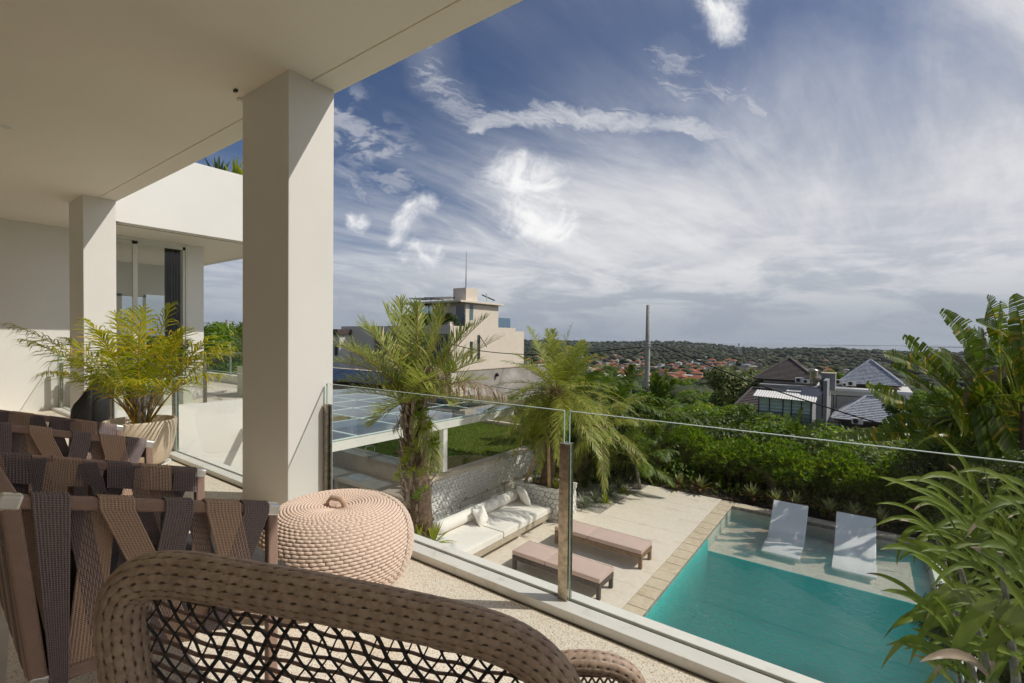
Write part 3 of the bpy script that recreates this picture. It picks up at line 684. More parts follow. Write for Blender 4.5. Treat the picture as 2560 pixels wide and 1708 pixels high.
# kitchen counter in the sunken area
ct = thing('outdoor_kitchen', 'long tiled concrete counter with open cupboards under the glass canopy', 'kitchen counter', (-11, 8, DZ))
obj('back_ledge', MB().box(-15.8, WX-.05, 8.42, 8.95, DZ, LZ+.10), 'counter', ct)
obj('worktop', MB().box(-15.8, WX-.25, 7.62, 8.419, -2.36, -2.28), 'counter', ct)
for x in (-15.8, -14.4, -13.0, -11.6, -10.2, WX-.42): obj('divider', MB().box(x, x+.16, 7.68, 8.418, DZ, -2.361), 'counter', ct)
obj('cupboard_back', MB().box(-15.6, WX-.42, 8.30, 8.417, DZ, -2.361), 'black_metal', ct)
obj('shelf', MB().box(-15.6, -10.2, 7.75, 8.29, -2.80, -2.76), 'counter', ct)
tp = obj('tap', MB().tube([(-10.95, 8.5, LZ+.08), (-10.95, 8.5, LZ+.42), (-10.95, 8.42, LZ+.47), (-10.95, 8.22, LZ+.47), (-10.95, 8.19, LZ+.40)], .014, 8), 'galv', ct, smooth=True)
obj('sink', MB().box(-11.3, -10.6, 7.8, 8.25, -2.279, -2.27), 'galv', ct)
structure(obj('kitchen_floor', MB().box(-16, -8.42, 2.6, 8.4, DZ-.3, DZ-.001), 'counter'))
structure(obj('house_basement_wall', MB().box(-16.4, -16.3, 2.5, 9, DZ-.3, LZ), 'concrete'))

# daybed
db = thing('daybed', 'long white cushioned daybed on a grey wood base beside the stone wall', 'daybed', (-6.9, 8.5, DZ))
obj('base_frame', MB().box(-7.55, -6.46, 5.2, 10.56, DZ+.12, DZ+.24), 'grey_wood', db, bevel=.008)
for x in (-7.4, -6.62):
    for y in (5.6, 7.6, 9.3, 10.4): obj('foot', MB().box(x-.07, x+.07, y-.07, y+.07, DZ, DZ+.119), 'white_trim', db)
def cushion(x0, x1, y0, y1, z0, z1, puffy=.02, nx=14, ny=14, T=None):
    m = MB(T); V = []; F = []
    def P(u, v, s):
        ex, ey = min(u, 1-u), min(v, 1-v); e = (1-math.exp(-ex*22))*(1-math.exp(-ey*22))
        h = (z1-z0)/2
        return (x0+(x1-x0)*u, y0+(y1-y0)*v, (z0+z1)/2 + s*(h*(.80+.2*e) + puffy*math.sin(math.pi*u)*math.sin(math.pi*v)*(1 if s > 0 else 0)))
    for s in (1, -1):
        o = len(V); V += [P(i/nx, j/ny, s) for i in range(nx+1) for j in range(ny+1)]
        q = [(o+i*(ny+1)+j, o+(i+1)*(ny+1)+j, o+(i+1)*(ny+1)+j+1, o+i*(ny+1)+j+1) for i in range(nx) for j in range(ny)]
        F += q if s > 0 else [f[::-1] for f in q]
    o2 = (nx+1)*(ny+1); ring = [i*(ny+1) for i in range(nx)] + [nx*(ny+1)+j for j in range(ny)] + [i*(ny+1)+ny for i in range(nx, 0, -1)] + [j for j in range(ny, 0, -1)]
    n = len(ring); F += [(ring[(i+1)%n], ring[i], ring[i]+o2, ring[(i+1)%n]+o2) for i in range(n)]
    m._add(V, F); return m
for y0, y1 in ((5.2, 8.52), (8.55, 10.52)): obj('seat_cushion', cushion(-7.5, -6.45, y0, y1, DZ+.241, DZ+.41, .015), 'white_cushion', db, smooth=False, bevel=.01)
obj('bolster', MB().tube([(-7.48, 7.45, DZ+.55), (-7.48, 7.5, DZ+.555)]+[(-7.48, 7.6+i*.29, DZ+.555+.004*math.sin(i*2)) for i in range(10)]+[(-7.48, 10.5, DZ+.55)], [.09, .135]+[.145]*10+[.12], 20), 'white_cushion', db, smooth=True)
def pillow(loc, rx, rz, s, label):
    """a square pillow, thick in the middle with pinched corners"""
    n = 16; V = []; F = []
    for sg in (1, -1):
        o = len(V)
        for i in range(n+1):
            for j in range(n+1):
                u, v = 2*i/n-1, 2*j/n-1
                th = .085*(max(0, (1-u**4))**.6)*(max(0, (1-v**4))**.6) + .006*math.sin(u*7+v*3)*(1-u*u)*(1-v*v)
                k = 1-.06*(1-abs(u*v)); V.append((u*s/2*k, v*s/2*k, sg*th))
        q = [(o+i*(n+1)+j, o+(i+1)*(n+1)+j, o+(i+1)*(n+1)+j+1, o+i*(n+1)+j+1) for i in range(n) for j in range(n)]
        F += q if sg > 0 else [f[::-1] for f in q]
    m = MB(Matrix.Translation(loc) @ Matrix.Rotation(rz, 4, 'Z') @ Matrix.Rotation(rx, 4, 'X')); m._add(V, F)
    o = obj('pillow', m, 'white_cushion', smooth=True); tag(o, label, 'pillow', 'white pillows on the daybed'); return o
pillow((-7.18, 8.62, DZ+.57), R_(62), R_(100), .43, 'white pillow in the middle of the daybed leaning on the bolster')
pillow((-7.12, 10.27, DZ+.62), R_(68), R_(150), .48, 'white pillow at the head of the daybed leaning on the stone planter')

# sun loungers (flat, two cushions each)
def lounger(y0, x0, x1, wood, label):
    t = thing('sun_lounger', label, 'sun lounger', ((x0+x1)/2, y0+.3, DZ), group='flat sun loungers by the pool')
    w = .60; zt = DZ+.30
    obj('side_rail', MB().box(x0, x1, y0, y0+.045, zt-.09, zt-.001), wood, t); obj('side_rail', MB().box(x0, x1, y0+w-.045, y0+w, zt-.09, zt-.001), wood, t)
    obj('end_rail', MB().box(x0, x0+.045, y0+.046, y0+w-.046, zt-.09, zt-.001), wood, t); obj('end_rail', MB().box(x1-.045, x1, y0+.046, y0+w-.046, zt-.09, zt-.001), wood, t)
    for x in (x0+.002, x1-.072):
        for y in (y0+.002, y0+w-.072): obj('leg', MB().box(x, x+.07, y, y+.07, DZ, zt-.002), wood, t, bevel=.004)
    for i in range(14): obj('slat', MB().box(x0+.07+i*.13, x0+.07+i*.13+.08, y0+.046, y0+w-.046, zt-.02, zt-.003), wood, t)
    xm = x0+(x1-x0)*.40
    for a, b in ((x0, xm-.006), (xm+.006, x1)):
        cu = obj('cushion', cushion(a, b, y0-.005, y0+w+.005, zt, zt+.095, .012, 12, 10), 'pink_cushion', t, bevel=.012)
        obj('piping', MB().tube([(a+.004, y0, zt+.088), (b-.004, y0, zt+.088), (b-.004, y0+w, zt+.088), (a+.004, y0+w, zt+.088), (a+.004, y0, zt+.088)], .006, 6), 'pink_cushion', cu)
lounger(7.92, -5.76, -3.80, 'dark_wood', 'nearer pink cushioned sun lounger on a dark grey wooden frame')
lounger(9.52, -5.72, -3.64, 'warm_wood', 'farther pink cushioned sun lounger on a brown wooden frame')
dr_ = thing('floor_drain', 'small slotted drain cover in the stone deck between the loungers', 'drain', (-4.6, 9.0, DZ))
for a, b in (((-4.9, 9.12), (-4.35, 9.14)), ((-4.9, 9.02), (-4.35, 9.04))): obj('drain_slot', MB().box(a[0], b[0], a[1], b[1], DZ, DZ+.003), 'soil', dr_)
# in-pool ledge loungers: S curved white shells
def ledge(x0, label):
    t = thing('ledge_lounger', label, 'pool lounger', (x0+.4, 13.6, -3.6), group='white shell loungers standing in the shallow water')
    prof = []
    for i in range(31):
        s_ = i/30; y = 12.72+ s_*1.86
        z = -3.45 + (.0 if s_ < 0 else 0) + .10*math.sin(min(1, s_/.45)*math.pi)*.6 + (max(0, s_-.42)**1.35)*1.50
        prof.append((y, z))
    w = .80; V = []; F = []
    for (y, z) in prof:
        for dxx in (0, w):
            V += [(x0+dxx, y, z), (x0+dxx, y, z-.045)]
    for i in range(30):
        o = i*4; F += [(o, o+2, o+6, o+4), (o+1, o+5, o+7, o+3), (o, o+4, o+5, o+1), (o+2, o+3, o+7, o+6)]
    F += [(0, 1, 3, 2), (120, 122, 123, 121)]
    m = MB(); m._add(V, F); obj('shell', m, 'pool_shell', t, bevel=.012)
    obj('base', MB().box(x0+.06, x0+w-.06, 12.9, 13.9, -3.6, -3.47), 'pool_shell', t)
ledge(-1.93, 'left white curved ledge lounger standing in the shallow end, mostly in sun')
ledge(-.53, 'right white curved ledge lounger in the shallow end, mottled by leaf shade')
# ------------------------------------------------------------------ terrain, sea, far shore
PR = [(0, -5.5), (14, -5.2), (20, -4.9), (30, -7.5), (60, -12.5), (120, -18), (200, -24), (350, -31), (600, -39), (1000, -45), (1600, -45), (2200, -40)]
def terr(x, y):
    r = math.hypot(x, y); a = math.degrees(math.atan2(x*RT.x+y*RT.y, x*fwd.x+y*fwd.y))   # bearing right of the view axis
    right = min(1, max(0, (a-20)/8)); ridge = -22.0*(1-right) - 50*right
    z = np.interp(r, [p[0] for p in PR]+[2900, 3500, 4300, 5200], [p[1] for p in PR]+[ridge, ridge-6, -84, -96])
    if r > 150: z += 2.2*math.sin(x*.011+1)*math.cos(y*.009) + 1.2*math.sin(x*.027+y*.02)
    if r > 1500: z += 4.5*math.sin(a*.42+.2)*(1 if r < 4000 else 0) + 1.5*math.sin(a*1.7)
    return float(z)
V, Fq = [], []
rs = [17, 22, 28, 36, 48, 64, 90, 130, 180, 250, 340, 460, 620, 800, 1000, 1250, 1550, 1900, 2300, 2700, 2900, 3200, 3500, 3900, 4300, 5200]
az = np.linspace(-75, 75, 120)
for r in rs:
    for a in az:
        d = Vector((fwd.x, fwd.y, 0)).normalized()*math.cos(R_(a)) + rt0*math.sin(R_(a)); V.append((d.x*r, d.y*r, terr(d.x*r, d.y*r) if r > 17 else -9))
n = len(az)
Fq = [(i*n+j, (i+1)*n+j, (i+1)*n+j+1, i*n+j+1) for i in range(len(rs)-1) for j in range(n-1)]
structure(link('hillside', npmesh('hillside', V, [f[::-1] for f in Fq], 'hill_ground', True)))
sea = MB(); sea.prism([(14500*math.cos(t*math.pi/48), 14500*math.sin(t*math.pi/48)) for t in range(96)], -90, -86)
structure(obj('sea', sea, 'sea_water'))
structure(obj('ground_plain', MB().box(-900, 900, -900, 16, -60, -9.5), 'hill_ground'))
# a low headland across the water
pen = MB()
for i, (p, q, dd) in enumerate(((2065, 2210, 8600), (2150, 2420, 9800), (2330, 2620, 7600))):
    a, b = at(p, 866, dd), at(q, 866, dd); A = Vector((a.x, a.y)); B = Vector((b.x, b.y)); k = 14
    nrm = Vector(((B-A).y, -(B-A).x)).normalized()
    top = [A+(B-A)*t/k + nrm*random.uniform(-60, 60) for t in range(k+1)]; bot = [A+(B-A)*t/k - nrm*(500+random.uniform(-80, 80)) for t in range(k, -1, -1)]
    pen.prism([tuple(p_) for p_ in top+bot], -87, -83+i*1.2)
hd = structure(obj('headland', pen, 'hill_ground'))

# ------------------------------------------------------------------ beige villa on the left
VD = 52
Pc = at(1126, 814, VD); VX, VY = Pc.x, Pc.y
def yR(px, py, x=None): return onx(px, py, VX if x is None else x)
vl = thing('modern_villa', 'beige flat roofed modern villa with dark louvred wall behind the palm', 'villa', (VX-4, VY+3, -8))
zt = Pc.z; xl = ony(853, 816, VY).x
e1 = yR(1289, 817); e2 = yR(1310, 829)
lx0, lx1 = ony(935, 830, VY).x, ony(1122, 830, VY).x; lz0, lz1 = ony(1000, 905, VY).z, ony(1000, 834, VY).z
obj('wall', MB().box(xl, VX, VY+.35, e1.y, -9, zt-.02).box(VX-8, VX, e1.y+.001, e2.y, -9, e2.z), 'beige_render', vl)
obj('front_wall', MB().box(xl, lx0, VY, VY+.349, -9, zt-.001).box(lx1, VX-.001, VY, VY+.349, -9, zt-.001).box(lx0, lx1, VY, VY+.349, lz1, zt-.001).box(lx0, lx1, VY, VY+.349, -9, lz0), 'beige_render', vl)
obj('louvre_recess', MB().box(lx0, lx1, VY+.28, VY+.345, lz0, lz1), 'black_metal', vl)
nb = 36
for i in range(nb):
    x = lx0+(lx1-lx0)*(i+.5)/nb; obj('louvre', MB().box(x-.05, x+.05, VY+.02, VY+.2, lz0+.01, lz1-.01), 'louvre', vl)
# parapet with plants, upper storey, roof
uy0 = yR(1164, 813).y; uy1 = yR(1246, 813).y; uzt = onx(1164, 757, VX).z
ux0 = ony(1050, 800, uy0).x
obj('planter_parapet', MB().box(ony(1024, 805, VY+.3).x, VX-.2, VY+.15, VY+.75, zt, ony(1100, 805, VY+.3).z), 'beige_render', vl)
obj('upper_wall', MB().box(ux0+3.2, VX-.02, uy0, uy1, zt-.05, uzt), 'beige_render', vl)
wx = [ony(p, 790, uy0).x for p in (1050, 1072, 1091, 1110)]
uw = obj('upper_glazing', MB().box(wx[0], wx[0]+.08, uy0-.06, uy0, zt, uzt).box(wx[1], wx[1]+.08, uy0-.06, uy0, zt, uzt).box(wx[2], wx[2]+.08, uy0-.06, uy0, zt, uzt).box(wx[0], wx[3], uy0-.06, uy0, uzt-.12, uzt), 'black_metal', vl)
obj('pane', MB().box(wx[0], wx[3], uy0-.03, uy0-.02, zt, uzt-.12), 'blue_pane', uw)
obj('inner_room', MB().box(wx[0], wx[3]+.4, uy0+2.5, uy0+2.6, zt, uzt), 'house_grey', vl)
dx0, dx1 = ony(1140, 790, uy0).x, ony(1160, 790, uy0).x
obj('upper_door', MB().box(dx0, dx1, uy0-.03, uy0+.01, zt, uzt-.25), 'dark_glass', vl)
cx = ony(1034, 790, uy0-1).x; obj('roof_post', MB().box(cx-.25, cx+.25, uy0-1, uy0-.6, zt, uzt), 'beige_render', vl)
rz0 = uzt; ry0 = onx(1151.7, 757, VX+.5).y; ry1 = onx(1260, 762, VX+.5).y; rx0 = ony(1000, 762, ry0).x; rz1 = onx(1151.7, 749.5, VX+.5).z
obj('flat_roof', MB().box(rx0, VX+.5, ry0, ry1, rz0, rz1), 'beige_render', vl, bevel=.03)
sy0 = onx(1165, 740, VX).y; sy1 = onx(1194, 740, VX).y; sx0 = ony(1133, 740, sy0).x; sz1 = onx(1165, 719, VX).z
obj('stair_tower', MB().box(sx0, VX, sy0, sy1, rz1-.01, sz1), 'beige_render', vl)
obj('mast', MB().tube([(VX-.1, sy0+.1, sz1-2), (VX-.1, sy0+.1, sz1+.9), (VX-.1, sy0+.1, onx(1163, 690, VX).z), (VX-.1, sy0+.1, onx(1163, 628, VX).z)], [.09, .08, .06, .03], 8), 'galv', vl)
for i, (p0, p1, pz) in enumerate(((1025, 1075, 747), (1062, 1131, 745))):
    a, b = ony(p0, pz, ry0+1), ony(p1, pz, ry0+1)
    s = obj('solar_panel', MB().bar((a.x, ry0+2, a.z), (b.x, ry0+2, b.z+.05), 2.2, .07), 'pv_glass', vl)
    obj('panel_frame', MB().bar((a.x, ry0+.88, a.z+.03), (b.x, ry0+.88, b.z+.08), .05, .1).bar((a.x+.5, ry0+1.5, rz1), (a.x+.5, ry0+1.5, a.z), .06, .06, (1, 0, 0)), 'galv', s)
# slot windows of the sunlit side
for (p, z0p, z1p) in ((1178.5, 868, 899-100*0), (1197, 838, 898)):
    y = yR(p, 870).y; wd = obj('slot_window', MB().box(VX-.05, VX+.02, y-.22, y+.22, yR(p, z1p).z, yR(p, z0p if p > 1180 else 854).z), 'dark_glass', vl)
    obj('window_frame', MB().box(VX+.021, VX+.05, y-.26, y-.2, yR(p, z1p).z, yR(p, z0p if p > 1180 else 854).z), 'black_metal', wd)
y = yR(1200, 850).y; obj('open_sash', MB().bar((VX+.03, y, yR(1200, 842).z), (VX+.7, y+.4, yR(1200, 868).z), .08, .08), 'black_metal', vl)
y = yR(1178.5, 780).y; obj('slot_window', MB().box(VX-.02, VX+.03, y-.3, y+.3, onx(1178.5, 800, VX).z, onx(1178.5, 761, VX).z), 'blue_pane', vl)
y0, y1 = yR(1246, 805).y, yR(1280, 805).y
obj('roof_balustrade', MB().box(VX-.3, VX-.26, y0, y1, zt-.05, onx(1260, 795, VX).z), 'blue_pane', vl)
y0, y1 = onx(1136, 805, VX-.1).y, onx(1162, 805, VX-.1).y
obj('roof_balustrade', MB().box(VX-.1, VX-.06, y0, y1, zt-.05, onx(1150, 788, VX).z), 'blue_pane', vl)
# rooftop equipment rack
a = onx(1205, 752, VX-1)
rk = obj('equipment_rack', MB().bar((VX-1, a.y, rz1), (VX-1, a.y, rz1+1.0), .07).bar((VX-1, a.y+2.4, rz1), (VX-1, a.y+2.4, rz1+.5), .07).bar((VX-1, a.y, rz1+1.0), (VX-1, a.y+2.4, rz1+.5), .12), 'black_metal', vl)
obj('roof_pipe', MB().tube([(VX-.5, a.y+.3, rz1), (VX-.5, a.y+.3, rz1+.9), (VX-.5, a.y+.1, rz1+1.2)], .06, 6), 'green_sheet', vl)
# small white building cut off by the column, further left
p = at(835, 838, 62)
sb = thing('white_outbuilding', 'small white building with a dark flat roof showing beside the big column', 'house', (p.x, p.y, -9))
obj('wall', MB().box(p.x-8, p.x+1.2, p.y, p.y+8, -9, p.z+.1), 'house_white', sb); obj('flat_roof', MB().box(p.x-8.3, p.x+1.5, p.y-.5, p.y+8.3, p.z+.1, p.z+.75), 'dark_tile', sb)
obj('window', MB().box(p.x+.2, p.x+.8, p.y-.03, p.y-.001, p.z-2.6, p.z-1.2), 'dark_glass', sb)
# rows of ground solar panels left of the villa
q = at(880, 940, 32)
pv = thing('solar_array', 'tilted dark solar panels on posts behind the palm beside the column', 'solar panels', (q.x, q.y, LZ))
for i in range(4):
    a = q + Vector((-3+i*2.1, 0, 0)); z = q.z
    pn = obj('solar_panel', MB().bar((a.x-1, a.y, z), (a.x+1, a.y, z), 1.9, .05, (0, -.3, 1)), 'pv_glass', pv)
    obj('panel_post', MB().bar((a.x-.8, a.y-.4, z-1.2), (a.x-.8, a.y-.4, z-.1), .07, .07, (0, 1, 0)), 'black_metal', pn)
# low brown granite wall with pale piers
gx0, gy = -32, 20.6
gw = thing('granite_wall', 'low brown granite garden wall with pale piers beyond the glass canopy', 'wall', (-24, gy, LZ))
for i in range(4):
    obj('wall_panel', MB().box(gx0+i*3.3, gx0+i*3.3+2.95, gy, gy+.25, LZ-1, -.88), 'granite', gw)
    obj('pier', MB().box(gx0+i*3.3+2.96, gx0+i*3.3+3.29, gy-.05, gy+.3, LZ-1, -.80), 'planter_stone', gw)
    obj('wall_cap', MB().box(gx0+i*3.3, gx0+i*3.3+2.95, gy-.04, gy+.29, -.879, -.82), 'planter_stone', gw)
# tall stained concrete boundary wall
XC = -19.0; a = onx(1138, 929, XC); b = onx(1392, 912, XC)
cw = thing('boundary_wall', 'tall grey concrete boundary wall streaked with white stains', 'wall', (XC, 25, LZ))
obj('wall_face', MB().prism([(XC-.2, a.y), (XC, a.y), (XC, b.y), (XC-.2, b.y)], LZ-1.5, a.z), 'concrete', cw)
obj('wall_cap', MB().box(XC-.24, XC+.04, a.y, b.y, a.z, a.z+.06), 'planter_stone', cw)
obj('wall_pier', MB().box(XC-.3, XC+.1, a.y-.42, a.y-.002, LZ-1, a.z-.1), 'beige_render', cw)
obj('timber_gate_post', MB().box(XC-.3, XC+.0, a.y-.9, a.y-.5, LZ-1, a.z-.5), 'warm_wood', cw)
q = onx(1240, 937, XC); obj('wall_lamp', MB().lathe([(0, -.12), (.10, -.1), (.12, 0), (.08, .1), (0, .14)], 12, (XC+.1, q.y, q.z)), 'black_metal', cw)
q = onz(1222, 1037, LZ); tt = thing('tarpaulin', 'crumpled blue and white tarpaulin on the dry grass', 'tarp', q)
V, Fq = [], []
for i in range(13):
    for j in range(9): V.append((q.x-.9+i*.15, q.y-.5+j*.12, LZ+.03+.12*abs(math.sin(i*1.3+j)*math.cos(j*1.1))*math.sin(math.pi*i/12)))
Fq = [(i*9+j, (i+1)*9+j, (i+1)*9+j+1, i*9+j+1) for i in range(12) for j in range(8)]
link('sheet', npmesh('sheet', V, Fq, ['blue_tarp', 'white_cushion'], True, [int((k*7) % 3 == 0) for k in range(96)]), tt)

# ------------------------------------------------------------------ utility pole and cables
PD = 27; pt_ = at(1621, 763, PD); pb = Vector((pt_.x, pt_.y, -7))
up = thing('utility_pole', 'tall grey concrete utility pole standing in the hedge', 'utility pole', pb)
obj('shaft', MB().tube([(pb.x-.03, pb.y, -7), (pb.x-.03, pb.y, -2), (pt_.x, pt_.y, 1.0), (pt_.x, pt_.y, pt_.z)], [.19, .165, .135, .11], 16), 'pole_concrete', up, smooth=True)
bz = at(1620, 860, PD).z; cz2 = at(1617, 975, PD).z
for z in (bz, bz-.14): obj('bracket', MB().lathe([(.15, -.03), (.17, -.02), (.17, .02), (.15, .03)], 16, (pb.x, pb.y, z)).bar((pb.x-.34*RT.x, pb.y-.34*RT.y, z), (pb.x+.3*RT.x, pb.y+.3*RT.y, z), .04), 'galv', up)
obj('strap', MB().lathe([(.165, -.14), (.19, -.12), (.19, .12), (.165, .14)], 16, (pb.x-.03, pb.y, cz2)), 'granite', up)
def cable(name, label, pts, r):
    """a hanging cable through the given points (px, py, depth)"""
    P = [at(*p) for p in pts]; Q = []
    for i in range(len(P)-1):
        for k in range(10):
            t = k/10; p0 = P[max(i-1, 0)]; p1, p2 = P[i], P[i+1]; p3 = P[min(i+2, len(P)-1)]
            Q.append(.5*((2*p1)+(-p0+p2)*t+(2*p0-5*p1+4*p2-p3)*t*t+(-p0+3*p1-3*p2+p3)*t**3))
    Q.append(P[-1]); tag(obj(name, MB().tube(Q, r, 6), 'cable', smooth=True), label, 'cable', 'overhead cables')
cable('overhead_cable', 'thick black overhead cable sagging from the pole to the right past the tiled roofs', [(1631, 861, 27), (1660, 866, 26), (1760, 908, 24), (1880, 956, 22), (2060, 1016, 20), (2200, 1058, 18.5), (2420, 1105, 17)], .028)
cable('overhead_cable', 'black overhead cable from the pole leftwards across the beige villa wall', [(1611, 868, 27), (1560, 872, 27.5), (1440, 884, 29), (1310, 886, 31), (1200, 877, 33), (1100, 857, 36), (1020, 868, 39), (960, 892, 42)], .028)
cable('overhead_cable', 'short thin black cable drooping from the pole bracket down to the left', [(1611, 874, 27), (1575, 893, 28), (1530, 914, 30), (1480, 938, 33)], .018)
cable('overhead_cable', 'thin black cable in front of the stained concrete wall', [(1090, 935, 22), (1180, 958, 22), (1270, 972, 22), (1340, 977, 22)], .012)

# ------------------------------------------------------------------ tiled roofs and houses on the right
def roof_faces(x0, x1, y0, y1, ze, za, ridge=0.0):
    cx, cy = (x0+x1)/2, (y0+y1)/2; r0, r1 = Vector((cx-ridge/2, cy, za)), Vector((cx+ridge/2, cy, za))
    A, B, C_, Dd = Vector((x0,y0,ze)), Vector((x1,y0,ze)), Vector((x1,y1,ze)), Vector((x0,y1,ze))
    return [(A, B, r1, r0), (B, C_, r1, r1), (C_, Dd, r0, r1), (Dd, A, r0, r0)]
def hip_roof(parent, x0, x1, y0, y1, ze, za, mat, ridge=0.0, courses=14):
    rf = obj('roof', MB().box(x0+.25, x1-.25, y0+.25, y1-.25, ze-.18, ze-.02), 'dark_tile', parent)
    for (a, b, c, d) in roof_faces(x0, x1, y0, y1, ze, za, ridge):
        nrm = (b-a).cross(d-a).normalized()
        if nrm.z < 0: nrm = -nrm
        for k in range(courses):
            t0, t1 = k/courses, (k+1.25)/courses; t1 = min(t1, 1)
            p = [a.lerp(d, t0)+nrm*.09, b.lerp(c, t0)+nrm*.09, b.lerp(c, t1)+nrm*.01, a.lerp(d, t1)+nrm*.01]
            p2 = [q-nrm*.10 for q in p[:2]]
            m = MB(); m._add(p+p2, [(0, 1, 2, 3), (4, 5, 1, 0)]); obj('tile_course', m, mat, rf)
    for (a, b, c, d) in roof_faces(x0, x1, y0, y1, ze, za, ridge):
        obj('ridge_tile', MB().tube([b+Vector((0,0,.06)), c+Vector((0,0,.10))], .13, 8), mat, rf)
    if ridge: obj('ridge_tile', MB().tube([roof_faces(x0,x1,y0,y1,ze,za,ridge)[0][3]+Vector((0,0,.1)), roof_faces(x0,x1,y0,y1,ze,za,ridge)[0][2]+Vector((0,0,.1))], .13, 8), mat, rf)
    return rf
def hx(px, Y, py=960): return ony(px, py, Y).x
def hz(px, py, Y): return ony(px, py, Y).z
# house 1: brown hip roof
Y1 = at(1900, 948, 56).y
h1 = thing('tiled_house', 'white house under a tall brown hipped tile roof, below the hillside', 'house', (hx(1965, Y1), Y1, -12))
x0, x1 = hx(1884, Y1), hx(2048, Y1); ze = hz(1884, 946, Y1)
hip_roof(h1, x0, x1, Y1, Y1+(x1-x0)*.95, ze, hz(1972, 896, Y1+4.2), 'brown_tile', 0, 18)
obj('wall', MB().box(x0+.9, x1-.5, Y1+.9, Y1+8, -12, ze-.18), 'house_white', h1)
Ya = Y1-1.2; xa0, xa1 = hx(1901, Ya), hx(2054, Ya); za = hz(1901, 956, Ya)
obj('flat_annex', MB().box(xa0, xa1, Ya, Y1+.9, -12, za-.45), 'house_white', h1); obj('annex_roof', MB().box(xa0-.1, xa1, Ya-.3, Y1+.88, za-.449, za-.15), 'house_grey', h1)
Yb = Ya-1.6; xb0, xb1 = hx(1966, Yb), hx(2056, Yb)
obj('bay', MB().box(xb0+.3, xb1, Yb, Ya-.001, -12, za-.85), 'house_white', h1); obj('bay_roof', MB().box(xb0, xb1, Yb-.3, Ya-.301, za-.849, za-.6), 'house_white', h1)
for a, b, y_ in ((1977, 2003, Yb), (2006, 2018, Yb), (1942, 1951, Ya), (1925, 1938, Ya)):
    w_ = obj('window', MB().box(hx(a, y_), hx(b, y_), y_-.04, y_-.002, za-3.2, za-1.25), 'dark_glass', h1); obj('curtain', MB().box(hx(a, y_)+.08, hx(b, y_)-.08, y_-.06, y_-.041, za-3.15, za-1.3), 'pale_curtain', w_)
obj('window_hood', MB().box(hx(1923, Ya), hx(1957, Ya), Ya-.5, Ya-.001, za-.95, za-.88), 'dark_tile', h1)
# lower brown roof
Y2 = Y1-6.5; hb = thing('tiled_house', 'low brown tiled roof half hidden behind the green corrugated fence', 'house', (hx(1880, Y2), Y2, -12))
x0, x1 = hx(1828, Y2), hx(1962, Y2); ze = hz(1840, 1024, Y2)
hip_roof(hb, x0, x1, Y2, Y2+6, ze, hz(1925, 975, Y2+3), 'brown_tile', 2.0, 14)
obj('wall', MB().box(x0+.7, x1-.7, Y2+.7, Y2+5.3, -13, ze-.18), 'house_cream', hb)
obj('lean_to', MB().box(hx(1835, Y2-2), hx(1893, Y2-2), Y2-2.4, Y2-.3, ze-1.0, ze-.93), 'corrugated', hb)
# house 2: grey hip roof with white upper storey
Y3 = at(2200, 960, 55).y; h2 = thing('tiled_house', 'white house with a pale grey weathered pyramid tile roof, upper right', 'house', (hx(2190, Y3), Y3, -12))
x0, x1 = hx(2094, Y3), hx(2262, Y3); ze = hz(2094, 957, Y3)
hip_roof(h2, x0, x1, Y3, Y3+(x1-x0)*.9, ze, hz(2186, 901, Y3+3.8), 'grey_tile', 0, 18)
Yc = Y3-1.0; xc0, xc1 = hx(2066, Yc), hx(2275, Yc); zc_ = hz(2066, 967, Yc)
obj('upper_wall', MB().box(xc0+.2, xc1, Yc, Y3+6, -12, zc_-.31), 'house_white', h2); obj('roof_slab', MB().box(xc0, xc1+.2, Yc-1.0, Y3+6, zc_-.3, zc_), 'house_white', h2)
for a, b in ((2069, 2086), (2090, 2154)):
    w_ = obj('window', MB().box(hx(a, Yc), hx(b, Yc), Yc-.05, Yc-.002, zc_-3.1, zc_-.9), 'dark_glass', h2); obj('curtain', MB().box(hx(a, Yc)+.1, hx(b, Yc)-.1, Yc-.07, Yc-.051, zc_-3.05, zc_-1.0), 'pale_curtain', w_)
obj('wall_pier', MB().box(hx(2158, Yc-.1), hx(2162, Yc-.1), Yc-.15, Yc-.003, zc_-3.3, zc_-.31), 'white_trim', h2)
# lower grey roof
Y4 = Y3-8; h3 = thing('tiled_house', 'low wide grey tiled roof nearest the hedge, with one air conditioner under its eaves', 'house', (hx(2190, Y4), Y4, -12))
x0, x1 = hx(2080, Y4), hx(2300, Y4); ze = hz(2090, 1047, Y4)
hip_roof(h3, x0, x1, Y4, Y4+7, ze, hz(2190, 994, Y4+3.5), 'grey_tile', 1.2, 15)
obj('wall', MB().box(x0+.8, x1-.6, Y4+.8, Y4+6.4, -13, ze-.18), 'dark_tile', h3)
obj('forecourt', MB().box(hx(2040, Y4-2), x1, Y4-3, Y4+.8, ze-2.0, ze-1.25), 'house_grey', h3)
obj('terrace', MB().box(hx(2045, Y4+2), x0+.6, Y4+.801, Y4+5, ze-1.8, ze-.6), 'house_white', h3)
